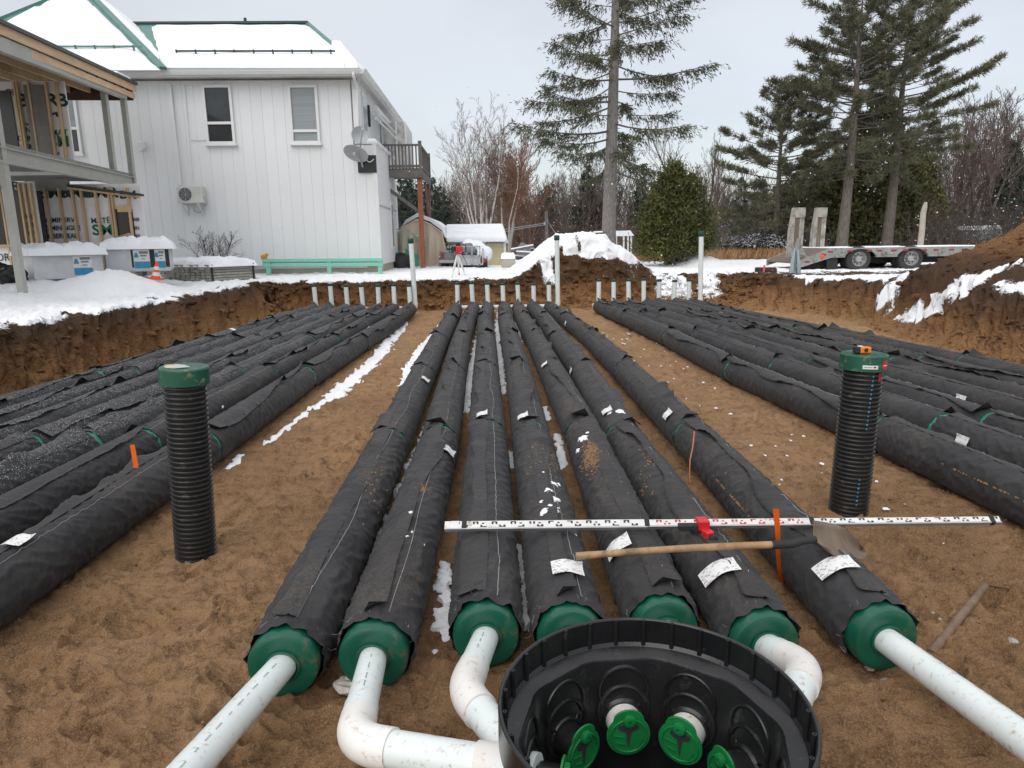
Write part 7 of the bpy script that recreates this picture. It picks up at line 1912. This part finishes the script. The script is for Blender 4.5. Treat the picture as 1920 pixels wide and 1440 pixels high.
# undergrowth: snow laden brush
def brush(name, label, x0, x1, Y0, Y1, n, hmin, hmax, mt, seed, snow=0, lean_=.35, w=.016):
    rs = np.random.RandomState(seed); q = MB(); sn = []
    for i in range(n):
        Y = rs.uniform(Y0, Y1); px = rs.uniform(x0, x1); b = base_at(px, Y); L = rs.uniform(hmin, hmax); d = Vector((rs.normal(0, lean_), rs.normal(0, lean_), 1)); p = [b]
        for k in range(3): p.append(p[-1] + d.normalized() * L / 3); d = d + Vector(rs.normal(0, .25, 3)) + Vector((0, 0, -.10))
        q.tube(p, [w, w * .8, w * .6, w * .3], 3, False)
        for k in range(4):
            s = p[1].lerp(p[3], rs.rand()); e = Vector((rs.normal(0, 1), rs.normal(0, 1), rs.uniform(0, 1.0))).normalized() * L * rs.uniform(.15, .35); q.tube([s, s + e * .5, s + e + Vector((0, 0, -.05))], [w * .5, w * .4, w * .2], 3, False)
            if rs.rand() < snow: sn.append((np.array(s + e * rs.rand()), 0))
    o = q.raw(name, mt); tag(o, label, kind='stuff')
    if len(sn) > 3:
        o2 = link(name + '_snow', snow_bits(sn, rs, .075), M_SNOW); tag(o2, 'snow lying on the ' + name, kind='stuff')
brush('undergrowth', 'grey brown brush under the bare maple and pines', 1318, 1560, 38, 47, 900, .8, 2.6, M_GREYTW, 1, .30)
brush('thicket', 'dark leafless thicket behind the trailer', 1690, 1990, 34, 46, 900, 1.0, 3.6, M_BARKD, 2, .10)
brush('scrub', 'brown scrub at the foot of the wood beyond the yard', 950, 1330, 48, 60, 1300, 1.0, 3.2, M_REDTW, 3, .12)
brush('saplings', 'thin grey saplings at the foot of the wood', 700, 2050, 56, 78, 3200, 2.0, 6.0, M_GREYTW, 4, .02, .16, .024)
# snow bowed junipers under the pines
rs = np.random.RandomState(5)
for i, (px, Y, w, h) in enumerate(((1345, 41, .9, 1.2), (1378, 40, 1.1, 1.3), (1412, 39, 1.2, 1.4), (1447, 38.5, 1.2, 1.3), (1478, 38, 1.0, 1.0))):
    n = 2200; a = rs.rand(n) * 6.28; r = w * rs.rand(n) ** .5; z = h * rs.rand(n) * (1 - (r / w) ** 2 * .7); C = np.stack([r * np.cos(a), r * np.sin(a), z], 1); D = np.stack([np.cos(a), np.sin(a), rs.normal(.0, .5, n)], 1); V, F = cards(C, D, .22 * rs.uniform(.6, 1.4, n), .05, rs)
    t = thing('juniper_bush', '%s snow laden dark juniper from the left, under the pines' % ordinal[i], 'bush', base_at(px, Y), 0, 'snow laden junipers under the pines'); link('foliage', np_mesh('foliage', V, F, False), M_FIRD, t)
    top = np.argsort(-(C[:, 2] + .3 * rs.rand(n)))[:420]; tag(link('snow_bits', snow_bits([(C[k], 0) for k in top], rs, .11), M_SNOW, t), kind='stuff')
# far wood as one mass
def mass(name, label, Y0, Y1, n, h0, h1, mt, seed, px0=500, px1=2300):
    rs = np.random.RandomState(seed); Cs, Ds, Ss, Ws = [], [], [], []
    for i in range(n):
        Y = rs.uniform(Y0, Y1); px = rs.uniform(px0, px1); p = P(px, 460, Y); h = rs.uniform(h0, h1) * (1 + .25 * float(noise2(p.x * .12, 1.0, 5))); k = 26; z = rs.rand(k) * h
        C = np.stack([p.x + rs.normal(0, .75, k) * (1.15 - z / h), np.full(k, Y) + rs.normal(0, .6, k), .3 + z], 1); Cs.append(C); Ds.append(np.stack([rs.normal(0, .45, k), rs.normal(0, .4, k), np.ones(k)], 1)); Ss.append(rs.uniform(.7, 1.7, k)); Ws.append(rs.uniform(.03, .075, k))
    V, F = cards(np.concatenate(Cs), np.concatenate(Ds), np.concatenate(Ss), np.concatenate(Ws), rs); o = link(name, np_mesh(name, V, F, False), mt); tag(o, label, kind='stuff')
mass('bare_woods', 'far off bare brown wood', 78, 105, 2600, 6.0, 9.5, M_GREYTW, 1); mass('fir_woods', 'far off dark fir wood', 96, 120, 900, 5.0, 8.5, M_FIRD, 2)
# shrub against the house, dry grass
b = P(405, 505, 21.2); b.z = ground_z(b.x, b.y) - .05
bare_tree('leafless_shrub', 'leafless brown shrub against the white wall behind the board bundle', b, bare(91, 1.55, .014, 9, .8, .1, 2, 11, 5, .0045), M_BARKD, M_BARKD)
def grass(name, label, blobs, n, hmax, mt, seed):
    rs = np.random.RandomState(seed); Cs = []
    for px, Y, wx_, wy_, k in blobs:
        p = base_at(px, Y); m = int(n * k); x = p.x + rs.normal(0, wx_, m); y = p.y + rs.normal(0, wy_, m); Cs.append(np.stack([x, y, heights(x, y, False)[0] - .02], 1))
    C = np.concatenate(Cs); m = len(C); V, F = cards(C, np.stack([rs.normal(0, .35, m), rs.normal(0, .3, m), np.ones(m)], 1), hmax * rs.uniform(.4, 1.1, m), .035, rs)
    tag(link(name, np_mesh(name, V, F, False), mt), label, kind='stuff')
M_GRASS = mat('dry_grass_straw', (.40, .235, .11), .8, (.27, .15, .07), .8)
grass('dry_grass', 'tawny dry grass round the cedar and under the pines', [(1240, 34, .8, .5, .16), (1270, 33, .9, .5, .22), (1305, 34, .7, .5, .10), (1360, 35, 1.0, .6, .18), (1400, 34.5, 1.0, .6, .24), (1440, 35, .9, .6, .20), (1475, 34, .8, .6, .14), (1255, 42, 1.5, .6, .10)], 5200, .62, M_GRASS, 3)
# light snowfall between the pit and the trees
rs = np.random.RandomState(8); n = 260
Yf = rs.uniform(9, 32, n); px = rs.uniform(500, 1950, n); py = rs.uniform(150, 520, n)
q_ = np.array([tuple(P(a, b_, c)) for a, b_, c in zip(px, py, Yf)]); r = rs.uniform(.007, .015, n)
oc = np.array([(1, 0, 0), (-1, 0, 0), (0, 1, 0), (0, -1, 0), (0, 0, 1), (0, 0, -1)], float); fc = np.array([(0, 2, 4), (2, 1, 4), (1, 3, 4), (3, 0, 4), (2, 0, 5), (1, 2, 5), (3, 1, 5), (0, 3, 5)])
V = (q_[:, None, :] + oc[None] * r[:, None, None]).reshape(-1, 3); F = (fc[None] + 6 * np.arange(n)[:, None, None]).reshape(-1, 3)
tag(link('snowflakes', np_mesh('snowflakes', V, F, True), M_SNOW), 'few snowflakes falling before the dark trees', kind='stuff')
